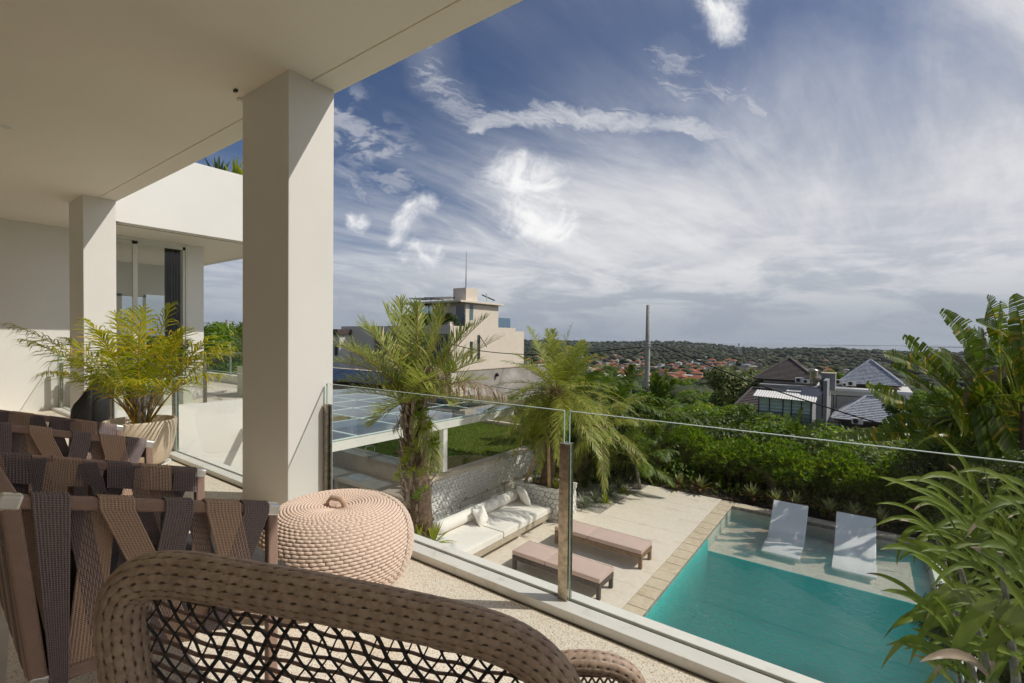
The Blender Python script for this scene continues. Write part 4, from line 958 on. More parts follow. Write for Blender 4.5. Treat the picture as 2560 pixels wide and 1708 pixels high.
# dark party wall and chimney block
pw = thing('party_wall', 'tall narrow dark grey concrete wall between the two tiled houses', 'wall', (hx(2062, Ya-2), Ya-2, -12))
xx = hx(2058, Ya-2)
obj('wall_face', MB().box(xx, xx+.35, Ya-2, Ya+5, -12, hz(2070, 949, Ya)), 'house_grey', pw)
obj('lower_wall', MB().box(xx-.9, xx-.55, Y2-1.5, Ya-2.001, -12, hz(2040, 1000, Y2)), 'house_grey', pw)
ch = thing('roof_tank_housing', 'dark grey block on the roof between the brown and the grey roofs', 'chimney', (hx(2070, Y1+1), Y1+1, ze))
obj('block', MB().box(hx(2053, Y1+1), hx(2088, Y1+1), Y1+1, Y1+3, hz(2070, 962, Y1+1)-.6, hz(2070, 935, Y1+1)), 'house_grey', ch); obj('cap', MB().box(hx(2052, Y1+1), hx(2089, Y1+1), Y1+.9, Y1+3.1, hz(2070, 935, Y1+1)+.001, hz(2070, 933, Y1+1)), 'pale_tile', ch)
# corrugated green fence with white rippled roof
Y5 = Y2-1.6; gf_ = thing('corrugated_shed', 'pale green corrugated sheet enclosure with a rippled white roof', 'shed', (hx(1960, Y5), Y5, -12))
xs = [hx(p, Y5) for p in (1898, 1925, 1959, 1980, 2005, 2029)]; gz1 = hz(1960, 996, Y5); gz0 = -11
for i in range(5):
    V, Fq = [], []
    nr = 40
    for k in range(nr+1):
        z = gz0+(gz1-gz0)*k/nr; o_ = .03*(1 if k % 2 else -1)
        V += [(xs[i]+.04, Y5+o_, z), (xs[i+1]-.04, Y5+o_, z)]
    Fq = [(2*k, 2*k+1, 2*k+3, 2*k+2) for k in range(nr)]
    link('sheet_panel', npmesh('sheet_panel', V, Fq, 'green_sheet'), gf_)
for x in xs: obj('frame_post', MB().box(x-.04, x+.04, Y5-.06, Y5+.06, gz0, gz1), 'black_metal', gf_)
V, Fq = [], []
rx = [xs[0]-.5+ (xs[5]+.9-xs[0])*k/48 for k in range(49)]
for k, x in enumerate(rx): V += [(x, Y5-.5, gz1+.08+.05*(k % 2)-k*.004), (x, Y5+1.8, gz1+.50+.05*(k % 2)-k*.004)]
Fq = [(2*k, 2*k+2, 2*k+3, 2*k+1) for k in range(48)]
link('ripple_roof', npmesh('ripple_roof', V, Fq, 'house_white'), gf_)
a_, b_ = hx(1998, Y5+.5), hx(2040, Y5+.5)
obj('awning', MB().bar((a_, Y5+1.6, hz(2010, 988, Y5+1)), (b_+.2, Y5+1.6, hz(2010, 988, Y5+1)), 3.0, .06, (0, -.35, 1)), 'pv_glass', gf_)
# spiked black fence in front
sf = thing('spiked_fence', 'black metal fence with pointed bars at the foot of the tiled houses', 'fence', (hx(2040, Y5-.7), Y5-.7, -12))
fx0, fx1 = hx(1850, Y5-.7), hx(2200, Y5-.7); fz = hz(1960, 1033, Y5-.7)
bar_me = MB().box(-.02, .02, -.02, .02, -2.6, .0); bar_me.T = None
bar_me._add([(-.04, 0, 0), (.04, 0, 0), (0, 0, .14), (0, .03, .0)], [(0, 1, 2), (1, 3, 2), (3, 0, 2)])
bm = bar_me.mesh('fence_bar', 'black_metal'); nbar = 110
for i in range(nbar): link('fence_bar', bm, sf, loc=(fx0+(fx1-fx0)*i/nbar, Y5-.7, fz-(.45 if fx0+(fx1-fx0)*i/nbar > xs[5] else 0)))
obj('fence_rail', MB().box(fx0, fx1, Y5-.72, Y5-.68, fz-1.0, fz-.95), 'black_metal', sf)
# air conditioners and tank
def acunit(px, py, Y, label, s=1.0):
    p = ony(px, py, Y); t = thing('air_conditioner', label, 'air conditioner', (p.x, Y, p.z), group='air conditioner units on the neighbour roofs')
    obj('casing', MB().box(p.x-.42*s, p.x+.42*s, Y-.16, Y+.16, p.z, p.z+.56*s), 'ac_white', t, bevel=.02)
    obj('fan_grille', MB(Matrix.Translation((p.x-.12*s, Y-.161, p.z+.28*s)) @ Matrix.Rotation(R_(90), 4, 'X')).lathe([(0, .012), (.10*s, .014), (.21*s, .008), (.22*s, 0)], 20), 'black_metal', t)
    for dx in (-.3, .3): obj('foot', MB().box(p.x+dx*s-.03, p.x+dx*s+.03, Y-.15, Y+.15, p.z-.06, p.z-.001), 'black_metal', t)
acunit(1999, 957, Ya+.3, 'white air conditioner on the flat roof below the brown roof, left of the steel tank')
acunit(2016, 959, Ya-.2, 'smaller air conditioner next to the steel water tank', .8)
acunit(2097, 961, Yc+.3, 'white air conditioner at the left corner below the grey pyramid roof')
acunit(2113, 966, Yc+.2, 'small air conditioner turned sideways, middle of the three below the grey roof', .7)
acunit(2129, 965, Yc+.3, 'white air conditioner, right one of the three below the grey pyramid roof')
acunit(2143, 1061, Y4-.3, 'white air conditioner under the eaves of the low grey roof', 1.15)
p = ony(2033, 958, Ya+.4); tk = thing('water_tank', 'shiny ribbed steel water tank standing beside the brown roof', 'water tank', p)
pr = [(0, 0), (.42, 0), (.44, .03)]
for k in range(9): pr += [(.44, .06+k*.15), (.47, .13+k*.15)]
pr += [(.44, 1.45), (.25, 1.55), (0, 1.57)]
obj('tank_body', MB().lathe(pr, 28, p), 'water_tank', tk, smooth=True)
for a in range(3): obj('tank_leg', MB().box(p.x+.3*math.cos(a*2.1)-.03, p.x+.3*math.cos(a*2.1)+.03, p.y+.3*math.sin(a*2.1)-.03, p.y+.3*math.sin(a*2.1)+.03, p.z-.35, p.z), 'galv', tk)

# ------------------------------------------------------------------ the town in the valley
rng = random.Random(11)
def ground_hit(px, py):
    d = ray(px, py); lo = 60
    r = lo
    while r < 3500:
        p = EYE + d*r
        if p.z < terr(p.x, p.y): return p, r
        r *= 1.02
    return None, None
meshes = {}
def house_mesh(kind, lx, ly, h, rh, wallm, roofm):
    k = (kind, round(lx), round(ly), wallm, roofm)
    if k in meshes: return meshes[k]
    wm = MB().box(-lx/2, lx/2, -ly/2, ly/2, -4, h).mesh('wall', wallm); o_ = .7
    m = MB()
    if kind == 'flat': m.box(-lx/2-.2, lx/2+.2, -ly/2-.2, ly/2+.2, h, h+.5)
    else:
        rd = 0 if kind == 'pyramid' else lx*.45
        X, Y = lx/2+o_, ly/2+o_
        m._add([(-X,-Y,h),(X,-Y,h),(X,Y,h),(-X,Y,h),(-rd/2,0,h+rh),(rd/2,0,h+rh)], [(0,1,5,4),(1,2,5),(2,3,4,5),(3,0,4),(3,2,1,0)])
    rm = m.mesh('roof', roofm); meshes[k] = (wm, rm); return meshes[k]
spots = []
bands = [(896, 926, 1290, 1620, 62), (922, 950, 1330, 1660, 36), (912, 948, 1640, 1900, 34), (935, 975, 1480, 1760, 36), (962, 1000, 1520, 1730, 20), (905, 925, 1700, 1900, 10), (905, 945, 2040, 2260, 12), (885, 900, 1350, 1900, 10)]
for (ya, yb, xa, xb, n_) in bands:
    k = 0; tries = 0
    while k < n_ and tries < 400:
        tries += 1; px, py = rng.uniform(xa, xb), rng.uniform(ya, yb)
        if any(abs(px-a)*1.0 < 9+(py-890)*.16 and abs(py-b_) < 4+(py-890)*.06 for a, b_ in spots): continue
        spots.append((px, py)); k += 1
spots.sort(key=lambda s: -s[1])
for px, py in spots:
    p, r = ground_hit(px, py)
    if p is None: continue
    c = rng.random(); roofm = 'orange_tile' if c < .58 else 'dull_tile' if c < .76 else 'dark_tile' if c < .88 else 'pale_tile'
    wallm = rng.choice(['house_white', 'house_white', 'house_cream', 'house_grey']); kind = rng.choice(['pyramid', 'hip', 'hip', 'pyramid', 'flat'] if roofm != 'pale_tile' else ['flat', 'pyramid'])
    if kind == 'flat': roofm = 'pale_tile' if c > .5 else 'house_white'
    big = rng.random() < .3; lx = rng.choice([8, 10]) if not big else 13; ly = rng.choice([7, 9]); hh = 3.4 if rng.random() < .55 else 6.2
    if r < 320: lx *= .8; ly *= .8
    wm, rm = house_mesh(kind, lx, ly, 4.2, 2.6, wallm, roofm)
    cn = {'orange_tile': 'orange', 'dull_tile': 'rust red', 'dark_tile': 'dark brown', 'pale_tile': 'pale', 'house_white': 'white'}[roofm]; wn_ = {'house_white': 'white', 'house_cream': 'cream', 'house_grey': 'grey'}[wallm]
    where = ('left of the pole' if px < 1560 else 'beside the pole' if px < 1680 else 'right of the pole' if px < 1960 else 'behind the tiled roofs')
    row = 'far' if r > 900 else 'midway' if r > 420 else 'near'
    lab = f"{'wide' if big else 'small'} {wn_} house, {cn} {'flat' if kind == 'flat' else 'pointed' if kind == 'pyramid' else 'ridged'} roof, {row} {where}"
    t = thing('town_house', lab, 'house', (p.x, p.y, terr(p.x, p.y)), rng.uniform(-.5, .5)-.3, group='houses of the valley town')
    link('wall', wm, t, local=True); link('roof', rm, t, local=True)
    if r < 700 and kind != 'x':
        wkey = ('win', round(lx), round(ly))
        if wkey not in meshes:
            meshes[wkey] = MB().box(-.55, .55, -.04, .04, 0, 1.3).mesh('window', 'dark_glass')
        for fx in (-.28, .05, .32): link('window', meshes[wkey], t, local=True, loc=(lx*fx, -ly/2-.05, 1.6))
# lattice masts on the skyline
def mast(px, pyb, pyt, D_, label):
    b_, t_ = at(px, pyb, D_), at(px, pyt, D_); m = thing('radio_mast', label, 'mast', b_, group='masts on the wooded skyline')
    mb = MB(); w0 = (t_.z-b_.z)*.045; H = t_.z-b_.z
    for sx in (-1, 1):
        for sy in (-1, 1): mb.bar((b_.x+sx*w0, b_.y+sy*w0, b_.z), (b_.x+sx*w0*.5, b_.y+sy*w0*.5, t_.z), H*.012)
    for i in range(8):
        z = b_.z+H*i/8; q = w0*(1-.5*i/8); mb.bar((b_.x-q, b_.y-q, z), (b_.x+q, b_.y-q, z+H/8), H*.008).bar((b_.x+q, b_.y-q, z), (b_.x-q, b_.y-q, z+H/8), H*.008)
    obj('lattice', mb, 'galv', m); obj('antenna', MB().box(b_.x-w0*1.3, b_.x+w0*1.3, b_.y-w0, b_.y+w0, t_.z-H*.16, t_.z-H*.05), 'house_white', m)
mast(1847, 892, 858, 1500, 'lattice telephone mast with white antennas on the wooded ridge'); mast(1668, 872, 859, 2400, 'small faraway mast on the skyline right of the utility pole')
mast(2076, 880, 861, 4200, 'thin faraway mast on the shore above the brown roof')
for px, pyt, D_, lab in ((1577, 988-50+22, 95, 'pale thin lamp pole among the near town houses'), (1676, 957, 110, 'pale thin pole right of the utility pole near the bushes'), (1751, 968, 100, 'short thin brown pole beside the round olive tree')):
    b_, t_ = at(px, 1005, D_), at(px, pyt, D_); t = thing('street_pole', lab, 'pole', b_, group='thin poles in the near town'); obj('shaft', MB().tube([b_, t_], [.14, .10], 8), 'pole_concrete', t)
q = at(568, 800, 40); q2 = at(568, 860, 40); t = thing('street_pole', 'pale wooden pole in front of the trees beyond the side terrace', 'pole', q2); obj('shaft', MB().tube([(q.x, q.y, -6), q], [.16, .13], 8), 'pole_concrete', t)
# ------------------------------------------------------------------ vegetation builders
Z = Vector((0, 0, 1))
def v3(a): return np.array(a, float)
def nz(a): return a/np.maximum(np.linalg.norm(a, axis=-1, keepdims=True), 1e-9)
def bez(B, C, T, t): t = np.asarray(t)[:, None]; return (1-t)**2*B+2*(1-t)*t*C+t*t*T
def bezd(B, C, T, t): t = np.asarray(t)[:, None]; return nz(2*(1-t)*(C-B)+2*t*(T-C))
def ribbon(P, W, N):
    """strip along points P (k,3) with half widths W and side vectors N -> verts, quads"""
    V = np.stack([P-N*W[:, None], P+N*W[:, None]], 1).reshape(-1, 3); k = len(P)
    i = np.arange(k-1); return V, np.stack([2*i, 2*i+2, 2*i+3, 2*i+1], 1)
def frond_mesh(name, B, C, T, n=46, ll=.32, lw=.012, vee=35, a0=70, a1=25, droop=.25, mats=('phoenix_leaf', 'palm_rib'), t0=.14, rw=.012, rng=None, prof=None, messy=.12):
    rng = rng or np.random
    B, C, T = v3(B), v3(C), v3(T); t = np.linspace(t0, .995, n)
    P = bez(B, C, T, t); D = bezd(B, C, T, t); side = nz(np.cross(D, [0, 0, 1.0])+1e-6); up = nz(np.cross(side, D))
    Vs, Fs, Ms = [], [], []; o = 0
    tt = np.linspace(0, 1, 12); RP = bez(B, C, T, tt); RD = bezd(B, C, T, tt); rs = nz(np.cross(RD, [0, 0, 1.0])+1e-6); ru = nz(np.cross(rs, RD))
    r = rw*(1.15-tt)[:, None]
    ring = np.stack([RP+rs*r, RP+ru*r*.7, RP-rs*r, RP-ru*r*.7], 1).reshape(-1, 3)
    f = [(4*i+j, 4*i+(j+1) % 4, 4*i+4+(j+1) % 4, 4*i+4+j) for i in range(11) for j in range(4)]
    Vs.append(ring); Fs.append(np.array(f)); Ms += [1]*len(f); o = len(ring)
    L = ll*(np.sin(np.pi*(.12+.83*(t-t0)/(1-t0)))**.6) if prof is None else ll*prof((t-t0)/(1-t0))
    A = np.radians(a0+(a1-a0)*(t-t0)/(1-t0))
    for sg in (-1, 1):
        ja = A+rng.normal(0, messy, n); jv = np.radians(vee)+rng.normal(0, messy*1.6, n); l = L*rng.uniform(.82, 1.1, n)
        dr = D*np.cos(ja)[:, None]+(side*sg*np.cos(jv)[:, None]+up*np.sin(jv)[:, None])*np.sin(ja)[:, None]
        dr = nz(dr); w = nz(np.cross(dr, up)+1e-6)
        g = np.array([0, 0, -1.0])*droop
        p1 = P+dr*l[:, None]*.42+g*l[:, None]*.10; p2 = p1+nz(dr+g*.9)*l[:, None]*.36; p3 = p2+nz(dr+g*1.9)*l[:, None]*.26
        w0 = w*lw*.6; w1 = w*lw; w2 = w*lw*.75
        V = np.stack([P-w0, P+w0, p1-w1, p1+w1, p2-w2, p2+w2, p3-w*.0008, p3+w*.0008], 1).reshape(-1, 3)
        b = (np.arange(n)*8)[:, None]+o
        q = np.concatenate([b+[0, 2, 3, 1], b+[2, 4, 5, 3], b+[4, 6, 7, 5]])
        Vs.append(V); Fs.append(q); Ms += [0]*len(q); o += len(V)
    return npmesh(name, np.concatenate(Vs), np.concatenate(Fs), list(mats), False, Ms)
def dirv(az, el): return Vector((math.cos(el)*math.cos(az), math.cos(el)*math.sin(az), math.sin(el)))
def trunk_mesh(pts, radii, n=14, rough=.12, seed=0):
    r = random.Random(seed); m = MB(); P = [Vector(p) for p in pts]; k = 26; Q = []; Rr = []
    for i in range(k):
        s = i/(k-1)*(len(P)-1); a = min(int(s), len(P)-2); f = s-a; Q.append(P[a].lerp(P[a+1], f)); Rr.append((radii[a]*(1-f)+radii[a+1]*f)*(1+r.uniform(-rough, rough)))
    return m.tube(Q, Rr, n)
def boots(base, top, r0, r1, rows, per, ln, w, out, seed, mat, parent, name='leaf_base'):
    """old leaf bases wrapped round a trunk, one joined piece (too many to count)"""
    r = random.Random(seed); m = MB()
    for i in range(rows):
        f = i/rows; c = Vector(base).lerp(Vector(top), f); R0 = r0+(r1-r0)*f
        for j in range(per):
            a = j*2*math.pi/per + i*2.4 + r.uniform(-.2, .2); d = Vector((math.cos(a), math.sin(a), 0)); s = Vector((-d.y, d.x, 0))*w*r.uniform(.7, 1.2)
            b = c+d*R0*.85+Z*r.uniform(-.02, .02); l = ln*r.uniform(.6, 1.3); e = b+d*out*r.uniform(.5, 1.4)+Z*l; mid = b+d*out*.7+Z*l*.45
            m._add([b-s, b+s, mid+s*.8, mid-s*.8, e+s*.35, e-s*.35, mid+d*.02], [(0, 1, 6), (1, 2, 6), (2, 3, 6), (3, 0, 6), (3, 2, 4, 5)])
    o = obj(name, m, mat, parent); o['kind'] = 'stuff'; return o
def leafblob(name, seed, lumps, n, size, mat, aspect=.45, up=.35, core=None, flat=.8):
    """a crown: leaves spread over and inside a bunch of lumps; lumps = (x,y,z,r)"""
    r = np.random.RandomState(seed); L = np.array(lumps, float); w = L[:, 3]**2; idx = r.choice(len(L), n, p=w/w.sum())
    d = nz(r.normal(size=(n, 3))); rad = L[idx, 3]*(.62+.42*r.rand(n)**.6)
    rad *= 1+.16*np.sin(d[:, 0]*7+idx)*np.cos(d[:, 2]*6+idx*2.1)
    c = L[idx, :3]+d*rad[:, None]*np.array([1, 1, flat])
    nrm = nz(d+np.array([0, 0, up])+r.normal(0, .45, (n, 3))); t = nz(np.cross(nrm, r.normal(size=(n, 3)))); s = np.cross(nrm, t)
    sz = size*r.uniform(.6, 1.25, n)[:, None]
    V = np.stack([c-t*sz, c-s*sz*aspect+nrm*sz*.12, c+t*sz, c+s*sz*aspect+nrm*sz*.12], 1).reshape(-1, 3)
    i = np.arange(n)*4; Fq = np.stack([i, i+1, i+2, i+3], 1)
    return npmesh(name, V, Fq, mat)
def tufts(name, seed, lumps, n, size, mat, per=11, wid=.13):
    """rosettes of narrow leaves on the surface of lumps"""
    r = np.random.RandomState(seed); L = np.array(lumps, float); w = L[:, 3]**2; idx = r.choice(len(L), n, p=w/w.sum())
    d = r.normal(size=(n, 3)); d[:, 2] = np.abs(d[:, 2])*.9+.1*d[:, 2]; d = nz(d)
    c = L[idx, :3]+d*(L[idx, 3]*(.8+.25*r.rand(n)))[:, None]
    Vs = []
    for k in range(per):
        ld = nz(d*.8+r.normal(0, .62, (n, 3))+[0, 0, .15]); s = nz(np.cross(ld, r.normal(size=(n, 3)))); sz = size*r.uniform(.6, 1.2, n)[:, None]
        Vs.append(np.stack([c, c+ld*sz*.5-s*sz*wid, c+ld*sz, c+ld*sz*.5+s*sz*wid], 1).reshape(-1, 3))
    V = np.concatenate(Vs); i = np.arange(len(V)//4)*4
    return npmesh(name, V, np.stack([i, i+1, i+2, i+3], 1), mat)
def lumpset(seed, n, R, h, r0, r1):
    r = random.Random(seed); return [(r.uniform(-R, R)*.8, r.uniform(-R, R)*.8, h*(.35+.65*r.random()), r.uniform(r0, r1)) for _ in range(n)]

# distant woods: too many to count
r = np.random.RandomState(4); NT = 17000
icoV, icoF = [], []
_m = bpy.data.meshes.new('tmp'); import bmesh
_b = bmesh.new(); bmesh.ops.create_icosphere(_b, subdivisions=2, radius=1); _b.verts.ensure_lookup_table()
icoV = np.array([v.co[:] for v in _b.verts]); icoF = np.array([[v.index for v in f.verts] for f in _b.faces]); _b.free(); bpy.data.meshes.remove(_m)
aa = np.radians(r.uniform(-50, 52, NT)); rr = np.exp(r.uniform(math.log(120), math.log(4000), NT)); rr[:5000] = np.exp(r.uniform(math.log(900), math.log(4200), 5000))
f2 = np.array([fwd.x, fwd.y])/math.hypot(fwd.x, fwd.y); r2 = np.array([rt0.x, rt0.y])
xy = f2*(np.cos(aa)*rr)[:, None]+r2*(np.sin(aa)*rr)[:, None]
hs = np.array([(o.location.x, o.location.y) for o in bpy.data.objects if o.name.startswith('town_house')])
bearing = np.degrees(aa); town = (rr > 200) & (rr < 1150) & (bearing > -1) & (bearing < 29)
keep = ~(town & (r.rand(NT) < .62)); near = rr < 1200
for i in np.where(near)[0]:
    v = hs-xy[i]; dist = np.hypot(v[:, 0], v[:, 1]); along = (v@xy[i])/rr[i]
    lat = np.abs(v[:, 0]*xy[i, 1]-v[:, 1]*xy[i, 0])/rr[i]
    if dist.min() < 9 or ((along > 0) & (along < 45) & (lat < 6)).any(): keep[i] = False
    if rr[i] < 75: keep[i] = False
xy, rr = xy[keep], rr[keep]; n = len(rr)
zz = np.array([terr(a, b) for a, b in xy]); sz = r.uniform(1.8, 3.4, n)*np.exp(r.uniform(0, .75, n))*(1+.35*(rr > 1500))
V = icoV[None]*(1+r.uniform(-.28, .28, (n, len(icoV), 1)))*sz[:, None, None]*np.array([1.3, 1.3, .72])
V = V+np.concatenate([xy, (zz+sz*.8)[:, None]], 1)[:, None, :]
Fq = (icoF[None]+(np.arange(n)*len(icoV))[:, None, None]).reshape(-1, 3)
tag(link('distant_forest', npmesh('distant_forest', V.reshape(-1, 3), Fq, 'forest_leaf', True)), 'dark green wooded hills and valley trees around the far town', 'forest', None, 'stuff')

# individual trees of the slope between town and hedge
tree_var = []
for k in range(4):
    lm = lumpset(20+k, 7, 1.5, 3.2, .8, 1.5)
    tree_var.append((leafblob('crown', 30+k, [(x, y, z+1.4, q) for x, y, z, q in lm], 2600, .20, ['grey_green', 'hedge_leaf', 'hedge_leaf', 'coco_leaf'][k]), trunk_mesh([(0, 0, -2), (.05, 0, 1), (.1, .1, 3)], [.22, .16, .08]).mesh('trunk', 'trunk')))
def tree(px, py, D_, s, k, label, group='trees on the slope below the hedge', cat='tree', name='leafy_tree', rz=None):
    """crown top at the given bearing and distance"""
    p = at(px, py, D_); H = 5.4*s
    t = thing(name, label, cat, (p.x, p.y, p.z-H), rng.uniform(0, 6) if rz is None else rz, group=group); t.scale = (s, s, s)
    link('crown', tree_var[k][0], t, local=True); link('trunk', tree_var[k][1], t, local=True); return t
ot = tree(1832, 918, 60, 1.5, 0, 'large rounded olive green tree left of the brown roofed house', None)
rng = random.Random(21)
spec = []
for (pxa, pxb, pya, pyb, D_, n_, s) in ((1400, 1800, 975, 1012, 70, 9, .8), (1440, 1750, 1000, 1020, 52, 9, .7), (1700, 1900, 1000, 1030, 46, 6, .7), (2060, 2130, 925, 950, 66, 2, .5), (2240, 2420, 990, 1040, 44, 4, .9), (1440, 1900, 955, 1000, 130, 26, 1.1), (1500, 1900, 985, 1010, 90, 16, 1.0), (1590, 1830, 985, 1015, 74, 14, .9), (1600, 1800, 975, 1000, 105, 12, 1.0), (2230, 2440, 965, 1020, 75, 10, .9), (1640, 1760, 946, 966, 150, 10, 1.25), (1400, 1760, 940, 965, 220, 22, 1.4), (1290, 1420, 900, 940, 150, 6, 1.3), (1240, 1400, 930, 960, 60, 4, .9)):
    for i in range(n_): spec.append((rng.uniform(pxa, pxb), rng.uniform(pya, pyb), D_*rng.uniform(.9, 1.12), s*rng.uniform(.75, 1.2), rng.choice([1, 2, 1, 3])))
kinds = {0: 'grey green', 1: 'bright green', 2: 'mid green', 3: 'dark green'}
for px, py, D_, s, k in spec:
    lr = 'left of' if px < 1560 else 'just right of' if px < 1700 else 'well right of'
    ds = 'near' if D_ < 58 else 'farther' if D_ < 90 else 'distant'
    tree(px, py, D_, s, k, f"{ds} {'tall' if s > .85 else 'low'} {kinds[k]} tree {lr} the pole")
tree(2090, 928, 62, .55, 1, 'small bright yellow green tree between the brown and the grey pyramid roofs', None)
for px, py, D_, s in ((520, 812, 38, .62), (546, 822, 36, .6), (592, 806, 44, .7), (575, 845, 33, .5), (640, 850, 40, .7), (700, 845, 40, .7)):
    tree(px, py, D_, s*1.6, 1 if s < .65 else 2, f"{'dense' if s > .65 else 'light'} tree beyond the side terrace, {'left' if px < 560 else 'right'} of the pole", 'trees beyond the side terrace')

# hedge and shrubs behind the pool
bush_var = []
for k in range(5):
    lm = lumpset(50+k, 8, 1.1, 1.9, .5, .95)
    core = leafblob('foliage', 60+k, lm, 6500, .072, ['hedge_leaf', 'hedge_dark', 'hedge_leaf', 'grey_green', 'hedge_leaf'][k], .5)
    bush_var.append(core)
tuft_var = [tufts('foliage', 70+k, lumpset(80+k, 7, .8, 1.1, .38, .6), 420, .17, 'hedge_leaf') for k in range(3)]
stem_me = MB()
for a in range(5): stem_me.tube([(.1*math.cos(a*1.3), .1*math.sin(a*1.3), -1.5), (.35*math.cos(a*1.3), .35*math.sin(a*1.3), .2), (.7*math.cos(a*1.3), .7*math.sin(a*1.3), 1.1)], [.05, .04, .02], 5)
stem_me = stem_me.mesh('stem', 'trunk')
def bush(p, s, var, label, group, rz=None, name='hedge_shrub', dark=False):
    t = thing(name, label, 'shrub', p, rng.uniform(0, 6), group=group); t.scale = (s[0], s[0], s[1]) if isinstance(s, tuple) else (s, s, s)
    link('foliage', var, t, local=True); link('stem', stem_me, t, local=True); return t
rng = random.Random(31)
rows = [(17.6, -2.5, 1.02, 17), (18.8, -2.1, 1.15, 16), (20.2, -1.95, 1.3, 15), (22.6, -1.9, 1.4, 16), (25.6, -2.2, 1.5, 16), (29, -2.9, 1.7, 16)]
for ri, (y, top, s, n_) in enumerate(rows):
    for i in range(n_):
        x = -9.5-ri*2.0+ (15+ri*3.4)*i/(n_-1)+rng.uniform(-.3, .3); yy = y+rng.uniform(-.4, .4)
        if ri == 0 and x > 1.5: continue
        if ri > 2 and x > 4.5: continue
        tp = top+rng.uniform(-.35, .45); k = rng.choice([0, 2, 4, 1, 0, 3] if ri > 1 else [1, 0, 4])
        col = {0: 'bright green', 1: 'dark green', 2: 'yellow green', 3: 'grey green', 4: 'fresh green'}[k]
        side = 'left part' if x < -6 else 'middle part' if x < -1.5 else 'right part'
        bush((x, yy, tp-2.35*s), s, bush_var[k], f"{col} shrub, {side} of the hedge, {['nearest the pool', 'second row', 'third row', 'fourth row', 'fifth row', 'backmost row'][ri]}", 'shrubs of the hedge behind the pool')
for i in range(18):
    x = -6.6+i*.47+rng.uniform(-.1, .1); s = rng.uniform(.75, 1.05)
    bush((x, 16.95+rng.uniform(-.15, .15), DZ-.02), (s, s*rng.uniform(.85, 1.15)), tuft_var[i % 3], f"low starry leaved shrub {['left', 'middle', 'right'][min(2, i//6)]} in the pool bed", 'starry leaved shrubs behind the pool coping', name='podocarpus_shrub')
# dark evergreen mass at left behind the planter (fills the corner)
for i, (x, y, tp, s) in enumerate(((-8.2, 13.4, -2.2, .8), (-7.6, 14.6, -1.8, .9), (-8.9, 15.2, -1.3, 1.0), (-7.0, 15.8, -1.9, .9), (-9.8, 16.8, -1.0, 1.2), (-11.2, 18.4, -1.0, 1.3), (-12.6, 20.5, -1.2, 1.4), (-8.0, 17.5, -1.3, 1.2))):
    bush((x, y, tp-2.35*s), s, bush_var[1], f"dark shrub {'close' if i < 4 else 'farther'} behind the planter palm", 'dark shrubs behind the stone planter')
# undergrowth carpet
r = np.random.RandomState(8); n = 26000
c = np.stack([r.uniform(-14, 5, n), r.uniform(15.25, 30, n), np.full(n, DZ-.02)], 1); c[:, 2] += r.uniform(0, .35, n)
m_ = (c[:, 0] < -8.6) & (c[:, 1] < 16.8); c = c[~m_]; n = len(c)
d = nz(r.normal(size=(n, 3))+[0, 0, .8]); s = nz(np.cross(d, r.normal(size=(n, 3)))); z_ = r.uniform(.08, .2, n)[:, None]
V = np.stack([c, c+d*z_*.5-s*z_*.2, c+d*z_, c+d*z_*.5+s*z_*.2], 1).reshape(-1, 3); i = np.arange(n)*4
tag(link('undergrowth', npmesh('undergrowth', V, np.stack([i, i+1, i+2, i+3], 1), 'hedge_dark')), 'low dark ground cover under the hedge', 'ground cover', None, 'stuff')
# grass
r = np.random.RandomState(9); n = 60000
c = np.stack([r.uniform(-16.2, WX-.32, n), r.uniform(9.0, 15.1, n), np.full(n, LZ)], 1)
d = nz(r.normal(0, .45, (n, 3))+[0, 0, 1]); s = nz(np.cross(d, r.normal(size=(n, 3)))); z_ = r.uniform(.03, .07, n)[:, None]
V = np.stack([c-s*.006, c+s*.006, c+d*z_+s*.002, c+d*z_-s*.002], 1).reshape(-1, 3); i = np.arange(n)*4
tag(link('lawn_grass', npmesh('lawn_grass', V, np.stack([i, i+1, i+2, i+3], 1), 'grass_leaf')), 'short green grass of the lawn beyond the stone wall', 'grass', None, 'stuff')

# ------------------------------------------------------------------ palms
def frond(parent, B, T, arch, label=None, side=0, **k):
    """a frond from B to T bowed upwards by arch"""
    B, T = Vector(B), Vector(T); L = (T-B).length; C = (B+T)/2+Z*arch*L+ (T-B).cross(Z).normalized()*side*L
    o = link('frond', frond_mesh('frond', B, C, T, **k), parent)
    if label: o['label'] = label
    return o
rnp = np.random.RandomState(3)
